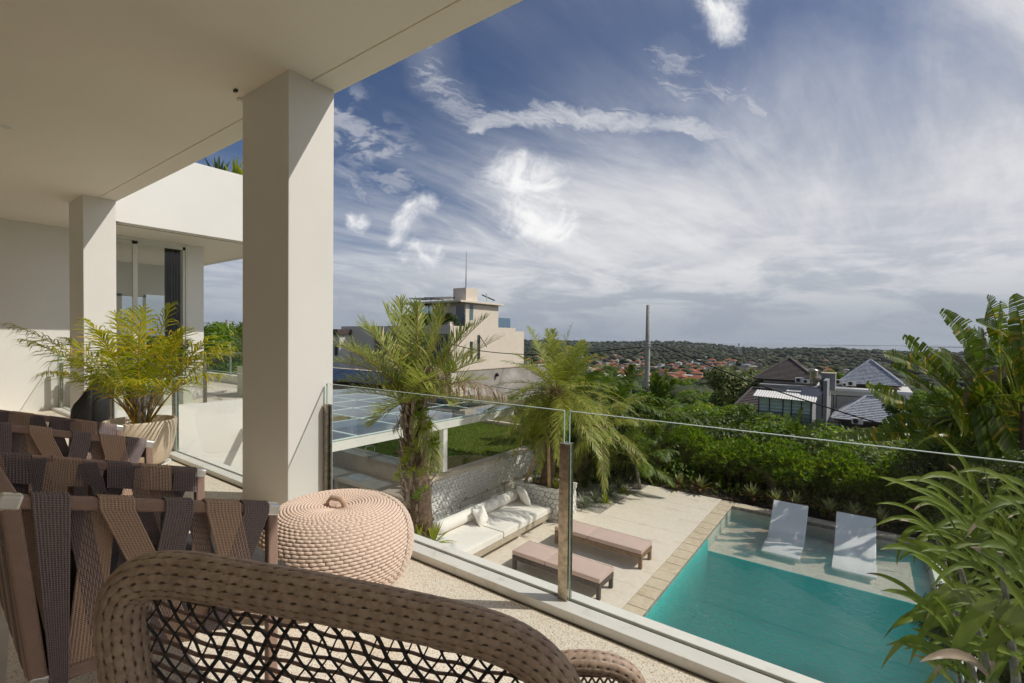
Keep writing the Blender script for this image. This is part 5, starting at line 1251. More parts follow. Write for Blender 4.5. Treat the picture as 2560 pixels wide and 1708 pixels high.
# palm 1: date palm by the terrace
p1 = at(1035, 1000, 6.4); base1 = Vector((p1.x-.02, p1.y+.12, DZ))
P1 = thing('date_palm', 'date palm with shaggy trunk rising just beyond the glass, right of the large column', 'palm', base1)
top1 = Vector((p1.x, p1.y, p1.z))
obj('trunk', trunk_mesh([base1, base1.lerp(top1, .5)+Vector((.10, .02, 0)), top1-Z*.25, top1], [.17, .16, .15, .09], 16, .08, 1), 'trunk', P1)
boots(base1+Z*.3, top1-Z*.05, .155, .13, 40, 8, .26, .034, .10, 3, 'fibre', P1); boots(base1+Z*1.8, top1-Z*.15, .15, .12, 9, 3, .30, .018, .20, 5, 'dead_leaf', P1, 'stub')
tips = [(800, 848, 6.0, .20), (838, 905, 6.3, .22), (868, 985, 6.2, .16), (930, 1060, 6.0, .12), (965, 768, 6.5, .06), (1000, 752, 6.9, .10), (1045, 762, 6.3, .10), (1128, 752, 6.4, .03), (1170, 822, 6.1, .14), (1250, 846, 6.5, .14), (900, 800, 6.0, .1), (1215, 795, 6.6, .10), (1205, 905, 5.9, .22), (1190, 972, 6.5, .22), (1100, 745+20, 7.0, .05), (905, 815, 7.0, .12), (880, 880, 7.2, .2), (1145, 930, 7.4, .2), (985, 905, 7.5, .25), (950, 1030, 5.5, .15), (1130, 1010, 5.6, .2), (1080, 960, 5.3, .3), (852, 955, 6.4, .2), (845, 868, 6.8, .2), (1185, 885, 6.9, .2), (1215, 950, 6.8, .2), (1165, 1005, 6.1, .2)]
for (px, py, D_, ar) in tips:
    frond(P1, top1+Vector((rnp.uniform(-.04, .04), rnp.uniform(-.04, .04), rnp.uniform(-.1, .05))), at(px, py, D_), ar, side=rnp.uniform(-.06, .06), n=46, ll=.33, lw=.0085, vee=32, rw=.014, droop=.08, rng=rnp)
frond(P1, top1-Z*.1, at(1092, 1172, 6.1), .35, 'green frond hanging straight down beside the trunk', n=52, ll=.30, lw=.0075, droop=.6, vee=5, rng=rnp)
frond(P1, top1-Z*.05, at(1262, 985, 6.0), .34, 'dead brown frond drooping to the right', n=50, ll=.34, lw=.008, mats=('dead_leaf', 'dead_leaf'), droop=1.8, vee=-20, messy=.3, rng=rnp)
frond(P1, top1+Z*.02, at(1098, 925, 6.0), .5, 'dry curled frond in the crown', n=36, ll=.26, lw=.008, mats=('dead_leaf', 'dead_leaf'), droop=1.6, vee=-10, messy=.4, rng=rnp)
frond(P1, top1-Z*.1, at(985, 1075, 6.2), .3, 'dead brown frond drooping to the left', n=26, ll=.16, lw=.005, mats=('dead_leaf', 'dead_leaf'), droop=1.6, vee=-10, messy=.4, rng=rnp)
# ferns and creepers growing on the trunk
for k, (px, py) in enumerate(((1045, 1045), (1030, 1130), (1018, 1160), (1075, 1125), (1062, 1195), (1030, 1200), (1050, 1245), (1000, 1200), (1065, 1080))):
    q = at(px, py, 6.2); f = thing('trunk_fern', f"{'yellow' if k % 2 else 'green'} fern on the {['upper', 'upper', 'middle', 'middle', 'lower'][min(4, k//2)]} trunk of the near palm", 'fern', q, group='ferns on the date palm trunk')
    link('foliage', tufts('foliage', 200+k, [(0, 0, 0, .05), (.05, 0, .08, .05)], 8, .085, 'lime_leaf' if k % 3 else 'hedge_leaf', 9, .16), f, local=True)
# palm 2: in the stone planter
p2b = Vector((-6.95, 11.12, PLZ-.06)); p2t = at(1392, 975, 12.9); p2t = Vector((p2t.x, p2t.y, p2t.z))
P2 = thing('date_palm', 'dense drooping date palm growing from the white stone planter, propped with bamboo', 'palm', p2b)
obj('trunk', trunk_mesh([p2b, p2b.lerp(p2t, .5)+Vector((-.03, 0, 0)), p2t], [.20, .17, .16], 16, .05, 2), 'trunk', P2)
boots(p2b+Z*.05, p2t, .20, .165, 26, 9, .13, .055, .02, 9, 'trunk', P2); boots(p2t-Z*.9, p2t, .16, .15, 8, 7, .22, .03, .06, 10, 'fibre', P2, 'fibre_sheath')
for i in range(60):
    az = i*2.4+rnp.uniform(-.2, .2); f = i/60; el = R_(70-122*f+rnp.uniform(-8, 8)); L = 2.1*(1-.15*f)*rnp.uniform(.9, 1.1)
    d = dirv(az, el); T = p2t+d*L-Z*L*.42*math.cos(el)
    frond(P2, p2t+Vector((0, 0, -.18*f)), T, .20*math.cos(el)+.04, side=rnp.uniform(-.08, .08), n=46, ll=.38, lw=.010, vee=22, mats=('phoenix_leaf_dense', 'palm_rib'), rw=.012, droop=.38, rng=rnp)
for k, (a, b) in enumerate((((-7.45, 10.75, PLZ-.05), (-6.97, 11.1, -1.05)), ((-6.62, 10.72, PLZ-.05), (-6.84, 10.98, -1.0)), ((-6.42, 11.45, PLZ-.05), (-6.9, 11.15, -1.0)))):
    s = thing('bamboo_prop', ['left slanting bamboo prop tied to the planter palm', 'upright pale bamboo prop in front of the planter palm', 'right slanting bamboo prop tied to the planter palm'][k], 'prop', a, group='bamboo props of the planter palm'); obj('cane', MB().tube([a, b], [.045, .038], 10), 'bamboo', s, smooth=True)
ti = thing('rubber_tie', 'black rubber tie binding the bamboo props to the palm trunk', 'tie', (-6.92, 11.1, -1.15)); obj('band', MB().lathe([(.22, -.03), (.25, -.02), (.25, .02), (.22, .03)], 20, (-6.93, 11.1, -1.15)), 'black_metal', ti)
def tuftplant(name, label, loc, n, L, w, mat, el0=35, el1=85, group=None, seed=0, cat='plant', bend=.5, mat2=None, stemh=0):
    """rosette of strap leaves, each leaf a part"""
    r = random.Random(seed); t = thing(name, label, cat, loc, group=group); c = Vector(loc)+Z*stemh
    if stemh: obj('stem', MB().tube([Vector(loc), c], [.03, .025], 8), 'trunk', t)
    for i in range(n):
        az = i*2.39996+r.uniform(-.15, .15); f = i/n; el = R_(el1+(el0-el1)*f); l = L*r.uniform(.8, 1.1)
        d = dirv(az, el); B = v3(c); T = v3(c+d*l-Z*l*bend*math.cos(el)*.6); C = v3(c+d*l*.55)
        tt = np.linspace(0, 1, 7); P = bez(B, C, T, tt); D_ = bezd(B, C, T, tt); s = nz(np.cross(D_, [0, 0, 1.0])+1e-6)
        W = w*np.array([.5, .9, 1, .95, .75, .45, .04]); nn = nz(np.cross(s, D_)); 
        V = np.stack([P-s*W[:, None]+nn*W[:, None]*.25, P, P+s*W[:, None]+nn*W[:, None]*.25], 1).reshape(-1, 3); Fq = []
        for k in range(6): Fq += [(3*k, 3*k+3, 3*k+4, 3*k+1), (3*k+1, 3*k+4, 3*k+5, 3*k+2)]
        link('leaf', npmesh('leaf', V, Fq, mat2 if (mat2 and f > .6) else mat, True), t)
    return t
for k, (x, y) in enumerate(((-7.25, 10.95), (-6.75, 11.3), (-6.55, 10.95))): tuftplant('grass_tuft', ['yellow green strappy plant at the left of the planter palm', 'strappy green plant behind the planter palm', 'strappy plant at the right corner of the stone planter'][k], (x, y, PLZ-.06), 14, .40, .014, 'lime_leaf', 45, 88, 'strappy plants in the stone planter', 300+k)
# palm 3: slimmer one with grey trunk; further palms in the hedge
def palm(base, top, L, nf, label, mats, ll=.4, lw=.014, rt=.09, seed=0, droop=.5, elr=(78, -25), tm='trunk_pale', n=44, vee=15):
    r = np.random.RandomState(seed); t = thing('garden_palm', label, 'palm', base, group=None); B, T0 = Vector(base), Vector(top)
    obj('trunk', trunk_mesh([B, (B+T0)/2, T0], [rt*1.15, rt, rt*.85], 12, .05, seed), tm, t, smooth=True)
    for i in range(nf):
        az = i*2.4+r.uniform(-.3, .3); f = i/nf; el = R_(elr[0]+(elr[1]-elr[0])*f+r.uniform(-8, 8)); l = L*r.uniform(.85, 1.12); d = dirv(az, el)
        frond(t, T0-Z*.15*f, T0+d*l-Z*l*.28*math.cos(el), .22*math.cos(el)+.04, side=r.uniform(-.08, .08), n=n, ll=ll, lw=lw, vee=vee, mats=mats, rw=.016, droop=droop, rng=r)
    return t
def pz(px, py, D_): return Vector(at(px, py, D_))
q = pz(1510, 1110, 14.6); palm((q.x, q.y, DZ), pz(1508, 1068, 14.6), 1.7, 22, 'slender palm with smooth grey trunk and hanging fronds right of the glass post', ('phoenix_leaf_dense', 'palm_rib'), .38, .010, .075, 41, .8, (60, -50))
q = pz(1440, 1110, 16); palm((q.x, q.y, DZ), pz(1450, 1010, 16), 1.8, 20, 'palm with drooping dark fronds behind the planter palm', ('coco_leaf', 'palm_rib'), .5, .022, .08, 42, .6, (75, -25))
q = pz(1545, 1000, 18); palm((q.x, q.y, DZ-1), pz(1540, 1010, 18), 2.0, 16, 'broad fronded palm beside the utility pole base', ('coco_leaf', 'palm_rib'), .55, .026, .08, 43, .5, (65, -10), n=36)
q = pz(1635, 1010, 19); palm((q.x, q.y, DZ-1), pz(1640, 1040, 19), 1.9, 16, 'dark palm with stiff fronds right of the utility pole', ('coco_leaf', 'palm_rib'), .5, .026, .08, 44, .5, (85, 5), n=36)
q = pz(1600, 1205, 15.3); palm((q.x, q.y, DZ), pz(1588, 1150, 15.2), 1.35, 14, 'young palm with bright fan like fronds at the corner of the deck', ('coco_leaf', 'palm_rib'), .42, .018, .05, 45, .7, (80, -10), n=34)
q = pz(1640, 1210, 16.4); palm((q.x, q.y, DZ), pz(1645, 1120, 16.4), 1.3, 13, 'second young palm with bright fronds behind the deck corner', ('coco_leaf', 'palm_rib'), .42, .018, .06, 46, .7, (80, 0), n=34, tm='trunk')
q = pz(1985, 1170, 17.0); palm((q.x, q.y, DZ), pz(1985, 1130, 17.0), 1.5, 18, 'dark round palm in front of the hedge, above the bromeliads', ('coco_leaf', 'palm_rib'), .40, .014, .07, 47, .4, (75, -30))
q = pz(1365, 1150, 13.8); palm((q.x, q.y, DZ), pz(1330, 1100, 14), 1.2, 12, 'small arching palm between the stone wall and the planter palm', ('lime_leaf', 'palm_rib'), .32, .016, .05, 48, .5, (70, 0), n=28)
# agaves and bromeliads
ag = [(1420, 1315, 'agave_leaf'), (1478, 1275, 'agave_leaf'), (1505, 1262, 'agave_leaf'), (1540, 1246, 'agave_leaf'), (1562, 1225, 'agave_leaf'), (1530, 1262, 'lime_leaf'), (1590, 1212, 'agave_leaf'), (1575, 1238, 'lime_leaf')]
for k, (px, py, m_) in enumerate(ag):
    q = onz(px, py, DZ); tuftplant('agave', f"{'yellow' if m_ == 'lime_leaf' else 'blue'} green spiky rosette, number {k+1} from the near end of the bed"[:0] + ['silvery spiky rosette nearest the stone planter', 'spiky rosette second along the deck edge', 'spiky rosette third along the deck edge', 'spiky green rosette in the middle of the narrow bed', 'tall spiky rosette under the young palm', 'yellow green leafy rosette at the deck edge', 'small spiky rosette at the far corner of the deck', 'small yellow green rosette under the young palm'][k], (q.x-.25, q.y+.1, DZ-.02), 30, .48 if m_ != 'lime_leaf' else .3, .020, m_, 5, 80, 'spiky rosettes in the bed beside the deck', 400+k, 'agave')
for k, px in enumerate((1700, 1752, 1880, 1940, 1990, 2075, 2135, 2205)):
    q = ony(px, 1240, 15.42); tuftplant('bromeliad', ['leftmost bromeliad with pale green and reddish leaves at the deck edge', 'second bromeliad from the left, wide with red lower leaves', 'bromeliad at the corner of the pool coping', 'bromeliad left behind the left white lounger', 'bromeliad right behind the left white lounger', 'large pale bromeliad between the two white loungers', 'small bromeliad left behind the right white lounger', 'bromeliad right behind the right white lounger'][k], (q.x, 15.42+random.uniform(-.05, .1), DZ+.02), 24, .46, .045, 'brom_leaf', 12, 80, 'bromeliads behind the pool', 500+k, 'bromeliad', .3, 'brom_low', .12)
# lime plant below the near date palm
for k, (px, py) in enumerate(((1050, 1330), (1085, 1335), (1020, 1318))):
    q = at(px, py+25, 6.3); tuftplant('spider_plant', ['bright yellow green strappy plant under the near date palm', 'rightmost yellow green strappy plant by the daybed end', 'leftmost strappy plant against the pouf, under the date palm'][k], (q.x, q.y, q.z), 18, .34, .018, 'lime_leaf', 15, 80, 'yellow green plants under the near palm', 600+k, 'plant')
bx = thing('low_planter', 'narrow white planter at the foot of the near date palm', 'planter', (-5, 4.3, DZ)); q = at(1050, 1355, 6.3); obj('planter_body', MB().box(q.x-.45, q.x+.35, q.y-.25, q.y+.3, DZ, q.z), 'white_paint', bx)

# ------------------------------------------------------------------ potted plants of the terraces
def areca(base, name, label, canes, tips, ll=.26, lw=.0095, mats=('areca_leaf', 'areca_rib')):
    t = thing(name, label, 'palm', base); r = np.random.RandomState(5)
    for (dx, dy, h) in canes:
        obj('cane', MB().tube([Vector(base)+Vector((dx*.4, dy*.4, 0)), Vector(base)+Vector((dx, dy, h))], [.022, .013], 8), 'bamboo' if h < .35 else 'trunk_pale', t, smooth=True)
    for (T, ar, sd, n_, l_) in tips:
        B = Vector(base)+Vector((r.uniform(-.1, .1), r.uniform(-.1, .1), .05))
        L = (T-B).length; C = B.lerp(T, .45)+Z*ar*L+(T-B).cross(Z).normalized()*sd*L
        link('frond', frond_mesh('frond', B, C, T, n=n_, ll=l_, lw=lw, vee=22, a0=66, a1=20, mats=mats, t0=.36, rw=.011, droop=.75, rng=r, messy=.10), t)
    return t
# pot: position from its base, ellipse about .5 m across
PB = Vector(onz(322, 1157, 0)); PB.y = 1.93; PB.x = -6.72; HP = .56
pot = thing('plant_pot', 'large cream round plant pot on a white saucer beside the rope chairs', 'pot', PB)
obj('pot_body', MB().lathe([(0, .05), (.22, .05), (.27, .09), (.315, .25), (.345, .42), (.352, .54), (.345, .555), (.33, .56), (.315, .55), (.305, .48), (0, .47)], 56, PB), 'planter_stone', pot, smooth=True)
obj('saucer', MB().lathe([(0, .0), (.25, .0), (.285, .035), (.29, .05), (.27, .05), (.24, .03), (0, .03)], 48, PB), 'saucer', pot, smooth=True)
obj('soil', MB().lathe([(0, .475), (.276, .47)], 32, PB), 'soil', pot)
ab = PB+Z*.46; D0 = (PB-EYE).dot(fwd)
tl = [(30, 812, .9, .16), (60, 850, 1.0, .18), (120, 930, 1.1, .22), (175, 850, .9, .2), (215, 800, 1.1, .14), (250, 835, .8, .12), (290, 790, 1.0, .05), (325, 786, 1.05, .04), (355, 778, .95, .06), (425, 768, 1.05, .12), (455, 826, .95, .12), (560, 858, 1.0, .18), (568, 872, 1.08, .22), (520, 845, .95, .16), (540, 935, .95, .26), (415, 850, 1.1, .12), (470, 900, 1.1, .2), (345, 950, .82, .3), (260, 880, 1.15, .14), (200, 905, .9, .2), (230, 940, 1.1, .25)]
tips = []
rr_ = random.Random(2)
for (px, py, k, ar) in tl: tips.append((Vector(at(px, py, D0*(1+(k-1)*.5))), ar, rr_.uniform(-.10, .10), 25, .40))
areca(ab, 'areca_palm', 'yellow green areca palm with arching fronds in the cream pot', [(-.12, -.1, .7), (.03, .05, .5), (.12, .02, .55), (-.03, -.08, .45), (.08, .12, .6), (-.14, .06, .5), (.16, -.06, .42), (0, .12, .3)], tips)
# cycads in the square planters on the side terrace
def cycad(c, R, n_, label, ph, pw, seed):
    pl_ = thing('square_planter', label.replace('cycad', 'square pale planter under the cycad') if False else label[1], 'planter', (c[0], c[1], 0), group='square planters of the side terrace')
    obj('box', MB().box(c[0]-pw, c[0]+pw, c[1]-pw, c[1]-pw+.05, 0, ph).box(c[0]-pw, c[0]+pw, c[1]+pw-.05, c[1]+pw, 0, ph).box(c[0]-pw, c[0]-pw+.05, c[1]-pw+.051, c[1]+pw-.051, 0, ph).box(c[0]+pw-.05, c[0]+pw, c[1]-pw+.051, c[1]+pw-.051, 0, ph), 'white_planter', pl_)
    obj('soil', MB().box(c[0]-pw+.051, c[0]+pw-.051, c[1]-pw+.051, c[1]+pw-.051, 0, ph-.06), 'soil', pl_)
    t = thing('cycad', label[0], 'cycad', (c[0], c[1], ph-.06), group='cycads of the side terrace'); b0 = Vector((c[0], c[1], ph)); r = np.random.RandomState(seed)
    obj('trunk', MB().lathe([(.12, -.06), (.15, .05), (.13, .2), (.05, .28), (0, .28)], 14, b0), 'trunk', t)
    for i in range(n_):
        az = i*2.4; el = R_(72-70*i/n_); d = dirv(az, el); frond(t, b0+Z*.22, b0+Z*.22+d*R-Z*R*.25*math.cos(el), .15, n=44, ll=.14, lw=.006, a0=75, a1=60, vee=25, mats=('cycad_leaf', 'palm_rib'), rw=.008, droop=.1, t0=.18, rng=r)
q = onz(488, 1008, 0); cycad((-12.35, 4.15), .75, 26, ('cycad with arching dark fronds in the middle planter behind the glass', 'middle pale square planter with shadow stripes behind the glass'), .62, .27, 1)
cycad((-12.4, 5.95), 1.05, 30, ('large dark cycad half hidden by the big column', 'grey green square planter cut off by the big column'), .75, .3, 2)
cycad((-12.5, 2.95), .5, 16, ('small cycad behind the areca palm', 'pale square planter behind the areca palm'), .5, .27, 3)
bx = thing('black_box', 'dark speaker like box behind the areca palm stems', 'box', (-12.6, 3.5, 0)); obj('casing', MB().box(-12.8, -12.4, 3.4, 3.62, .0, .8), 'rubber', bx, bevel=.02)
# yuccas on the wing roof
for k, (px, py, s) in enumerate(((590, 440, 1.0), (625, 445, 1.1), (545, 425, .8))):
    q = onx(px, py, -12.2); tuftplant('roof_yucca', ['yucca with upright yellow green blades on the wing roof', 'yucca on the wing roof cut off by the big column', 'smaller yucca with flat green blades at the roof corner'][k], (q.x, q.y, 5.0), 22, .85*s, .035, 'lime_leaf' if k != 2 else 'cycad_leaf', 20, 88, 'yuccas on the wing roof', 700+k, 'yucca', .3)
structure(obj('roof_soil', MB().box(-20, XW-.201, 3.2, 6.2, 3.98, 4.95), 'soil'))
# shrubs on the villa terrace
for k, px in enumerate((1010, 1026, 1042, 1058, 1072, 1112, 1124)):
    q = ony(px, 800, VY+.45); bush((q.x, VY+.5, zt-.1), (.55, .62), bush_var[1], f"dark shrub on the villa parapet, {['at the left end', 'left of the post', 'by the post', 'before the glazing', 'before the glazing', 'left of the glass screen', 'nearest the glass screen'][k]}", 'shrubs on the villa parapet')

# ------------------------------------------------------------------ giant bird-of-paradise at the right
def torn_leaf(name, B, C, T, wid, mat, seed, tear=.35, fold=.35, petiole=None):
    """a big torn leaf: midrib with blade strips on both sides, some split apart"""
    r = np.random.RandomState(seed); B, C, T = v3(B), v3(C), v3(T); n = 30; t = np.linspace(0.0, 1, n+1)
    P = bez(B, C, T, t); D_ = bezd(B, C, T, t); vw = v3((-fwd*.75+Z*.55+RT*r.uniform(-.5, .5))[:]); s = nz(np.cross(D_, vw)+1e-6); u = nz(np.cross(s, D_))
    W = wid*np.clip(np.sin(np.pi*(.06+.90*t))**.55, 0, 1)*np.where(t < .1, .4+6*t, 1)
    V, Fq, Ms = [], [], []; o = 0
    for sg in (-1, 1):
        sag = 0
        for i in range(n):
            if r.rand() < tear: sag = r.uniform(-.25, .45)
            gap = .0 if r.rand() > tear else .35
            p0, p1 = P[i], P[i+1]*(1-gap)+P[i]*gap
            w0, w1 = W[i]*r.uniform(.94, 1.0), W[i+1]*r.uniform(.94, 1.0)
            back = .22
            def pt(p, dd, ss, uu, w, f): return p+(ss*sg*math.cos(fold+sag*f)+uu*(math.sin(fold)-sag*f*.8))*w*f+dd*w*f*back-np.array([0, 0, 1])*w*f*f*.22
            row = [(pt(p0, D_[i], s[i], u[i], w0, f), pt(p1, D_[i], s[i], u[i], w1, f)) for f in (0, .5, 1)]
            V += [row[0][0], row[0][1], row[1][0], row[1][1], row[2][0], row[2][1]]
            Fq += [(o, o+1, o+3, o+2), (o+2, o+3, o+5, o+4)]; Ms += [0, 0]; o += 6
    V = np.array(V); rr = wid*.05
    rg = np.stack([P+s*rr*(1.1-t)[:, None], P+u*rr*(1.1-t)[:, None], P-s*rr*(1.1-t)[:, None], P-u*rr*(1.1-t)[:, None]], 1).reshape(-1, 3)
    F2 = [(o+4*i+j, o+4*i+(j+1) % 4, o+4*i+4+(j+1) % 4, o+4*i+4+j) for i in range(n) for j in range(4)]
    return npmesh(name, np.concatenate([V, rg]), Fq+F2, [mat, 'lime_leaf' if mat != 'dead_leaf' else 'dead_leaf'], False, Ms+[1]*len(F2))
def bop(name, label, leaves, seed, stems):
    stems = [(EYE+(a-EYE)*KD, EYE+(b-EYE)*KD) for a, b in stems]
    t = thing(name, label, 'plant', (stems[0][0].x, stems[0][0].y, DZ), group='giant bird-of-paradise plants at the right')
    for a, b in stems: obj('stem', MB().tube([(a.x, a.y, DZ), a.lerp(b, .5)+Vector((.03, 0, 0)), b], [.13, .10, .07], 10), 'trunk', t)
    for k, (b, m_, tp, wid, ar, mat) in enumerate(leaves):
        b, tp = (b[0], b[1], b[2]*KD), (tp[0], tp[1], tp[2]*KD); m_ = (m_[0], m_[1], m_[2]*KD) if m_ else None; wid *= KD*(1.25 if mat != 'dead_leaf' else .6)
        B, T = at(*b), at(*tp); C = at(*m_) if m_ else (B+T)/2+Z*ar
        st = min(stems, key=lambda s: (s[1]-B).length)[1]
        o = link('leaf', torn_leaf('leaf', B, C, T, wid, mat, seed+k), t); obj('leaf_stalk', MB().tube([st, st.lerp(B, .5)+Z*.1, B], [.035, .03, .02], 8), 'lime_leaf' if mat != 'dead_leaf' else 'dead_leaf', o)
KD = 1.38
L1 = [((2390, 975, 9.2), None, (2258, 838, 9.0), .20, .10, 'banana_leaf'), ((2350, 940, 9.6), None, (2208, 884, 9.4), .18, .12, 'banana_leaf'), ((2340, 985, 9.2), None, (2228, 915, 9.0), .17, .10, 'banana_leaf'), ((2290, 1010, 8.8), (2220, 1000, 8.8), (2165, 958, 8.8), .16, 0, 'banana_leaf'),
      ((2450, 900, 9.3), (2425, 830, 9.4), (2352, 776, 9.5), .20, 0, 'banana_leaf'), ((2430, 930, 9.0), None, (2345, 868, 8.9), .10, .1, 'dead_leaf'), ((2300, 1085, 8.9), (2200, 1075, 8.9), (2085, 1092, 8.8), .14, .1, 'banana_leaf'), ((2330, 1050, 9.3), (2260, 1030, 9.2), (2190, 1082, 9.0), .17, 0, 'banana_leaf'),
      ((2340, 1130, 9.4), (2280, 1090, 9.4), (2215, 1045, 9.4), .14, 0, 'coco_leaf'), ((2420, 1040, 8.8), (2380, 990, 8.7), (2330, 1000, 8.6), .18, 0, 'banana_leaf'), ((2400, 1100, 8.6), (2340, 1060, 8.6), (2290, 1120, 8.5), .18, 0, 'banana_leaf')]
bop('bird_of_paradise', 'tall torn leaved bird-of-paradise leaning left over the hedge, its leaves yellow edged', L1, 800, [(at(2440, 1150, 9.2), at(2420, 1040, 9.2)), (at(2400, 1160, 9.6), at(2380, 1060, 9.6))])
L2 = [((2500, 930, 8.6), (2490, 840, 8.6), (2500, 752, 8.6), .16, 0, 'banana_leaf'), ((2555, 900, 8.2), (2560, 800, 8.2), (2530, 738, 8.2), .22, 0, 'banana_leaf'), ((2560, 960, 8), (2540, 900, 8), (2500, 868, 7.9), .16, 0, 'banana_leaf'), ((2600, 1000, 8), (2590, 900, 8), (2580, 760, 8), .26, 0, 'banana_leaf'),
      ((2470, 1000, 8.4), (2450, 940, 8.4), (2420, 905, 8.4), .20, 0, 'banana_leaf'), ((2480, 990, 8.3), (2510, 1050, 8.2), (2560, 1150, 8.1), .30, 0, 'banana_leaf'), ((2450, 1010, 8.4), (2470, 1080, 8.3), (2520, 1200, 8.2), .30, 0, 'coco_leaf'), ((2540, 1000, 7.9), (2570, 960, 7.8), (2600, 1050, 7.7), .2, 0, 'banana_leaf'),
      ((2500, 1010, 8.8), (2450, 1000, 8.8), (2410, 1060, 8.8), .24, 0, 'banana_leaf'), ((2420, 1080, 9.0), (2400, 1100, 9.0), (2380, 1190, 9.0), .22, 0, 'coco_leaf'), ((2530, 1080, 8.5), (2480, 1100, 8.4), (2440, 1190, 8.3), .26, 0, 'coco_leaf'), ((2480, 960, 8.9), (2450, 930, 8.9), (2440, 860, 8.9), .12, 0, 'dead_leaf'), ((2510, 880, 8.3), (2540, 850, 8.3), (2560, 800, 8.3), .2, 0, 'banana_leaf')]
bop('bird_of_paradise', 'dark bird-of-paradise clump at the right edge with upright backlit leaves', L2, 850, [(at(2510, 1180, 8.5), at(2500, 1010, 8.5)), (at(2560, 1160, 8.1), at(2560, 1010, 8.1))])
L3 = []
rq = random.Random(77)
for k in range(40):
    px, py = rq.uniform(2380, 2620), rq.uniform(880, 1160); D_ = rq.uniform(8.3, 9.6); a = rq.uniform(-2.6, -.3); l = rq.uniform(110, 210)
    L3.append(((px, py, D_), (px+l*.5*math.cos(a), py+l*.6*math.sin(a), D_), (px+l*math.cos(a), py+l*.75*math.sin(a), D_-.2), rq.uniform(.14, .24), 0, rq.choice(['banana_leaf', 'banana_leaf', 'coco_leaf', 'banana_leaf', 'coco_leaf', 'banana_leaf', 'dead_leaf'])))
bop('bird_of_paradise', 'dense inner clump of torn leaves with a few dead ones, at the right edge', L3, 900, [(at(2480, 1180, 9.0), at(2470, 1060, 9.0)), (at(2560, 1180, 8.7), at(2550, 1050, 8.7))])
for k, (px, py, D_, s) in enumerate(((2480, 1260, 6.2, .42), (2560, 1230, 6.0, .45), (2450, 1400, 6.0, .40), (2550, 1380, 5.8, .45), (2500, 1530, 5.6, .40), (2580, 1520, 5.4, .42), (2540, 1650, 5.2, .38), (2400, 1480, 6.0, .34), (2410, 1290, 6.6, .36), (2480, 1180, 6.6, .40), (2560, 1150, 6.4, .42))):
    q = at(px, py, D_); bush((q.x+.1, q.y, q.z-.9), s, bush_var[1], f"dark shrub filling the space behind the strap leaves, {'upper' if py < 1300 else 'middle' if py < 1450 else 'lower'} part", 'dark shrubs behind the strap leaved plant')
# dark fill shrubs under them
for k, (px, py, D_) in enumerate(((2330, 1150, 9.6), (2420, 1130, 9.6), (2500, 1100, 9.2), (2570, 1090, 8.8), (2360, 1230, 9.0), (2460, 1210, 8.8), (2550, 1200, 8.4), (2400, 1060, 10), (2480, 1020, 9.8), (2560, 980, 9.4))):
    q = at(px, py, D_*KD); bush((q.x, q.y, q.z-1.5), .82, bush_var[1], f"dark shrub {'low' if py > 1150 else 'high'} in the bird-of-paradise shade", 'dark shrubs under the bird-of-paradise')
# broad strap-leaved plant close at the lower right, outside the glass
def strap(parent, B, C, T, wid, mat, tipmat=None, n=14, seed=0, pleat=0):
    B, C, T = v3(B), v3(C), v3(T); t = np.linspace(0, 1, n+1); P = bez(B, C, T, t); D_ = bezd(B, C, T, t); s = nz(np.cross(D_, fwd[:])*(-1)+np.cross(D_, [0, 0, 1.0])*.6+1e-6); u = nz(np.cross(s, D_))
    W = wid*.62*np.sin(np.pi*np.clip(.08+.92*t, 0, 1))**.7; W[-1] = .001; V = []
    for i in range(n+1):
        for f in (-1, -.5, 0, .5, 1): V.append(P[i]+s[i]*W[i]*f+u[i]*W[i]*(.30*abs(f))+u[i]*.004*math.sin(i*1.7+f*3+seed))
    Fq = [(5*i+j, 5*i+5+j, 5*i+6+j, 5*i+1+j) for i in range(n) for j in range(4)]
    ms = [1 if i >= n-2 else 0 for i in range(n) for j in range(4)]
    return link('leaf', npmesh('leaf', V, Fq, [mat, tipmat or mat], True, ms), parent)
bp = thing('broad_leaf_plant', 'tall plant with long glossy strap leaves close beyond the glass at the lower right', 'plant', at(2500, 1560, 4.4))
cn = [(at(2480, 1700, 4.5), at(2400, 1420, 4.5)), (at(2540, 1700, 4.3), at(2500, 1380, 4.3)), (at(2440, 1720, 4.8), at(2340, 1330, 5.0))]
for a, b in cn: obj('cane', MB().tube([(a.x, a.y, DZ), a, b], [.05, .035, .02], 10), 'trunk_pale', bp)
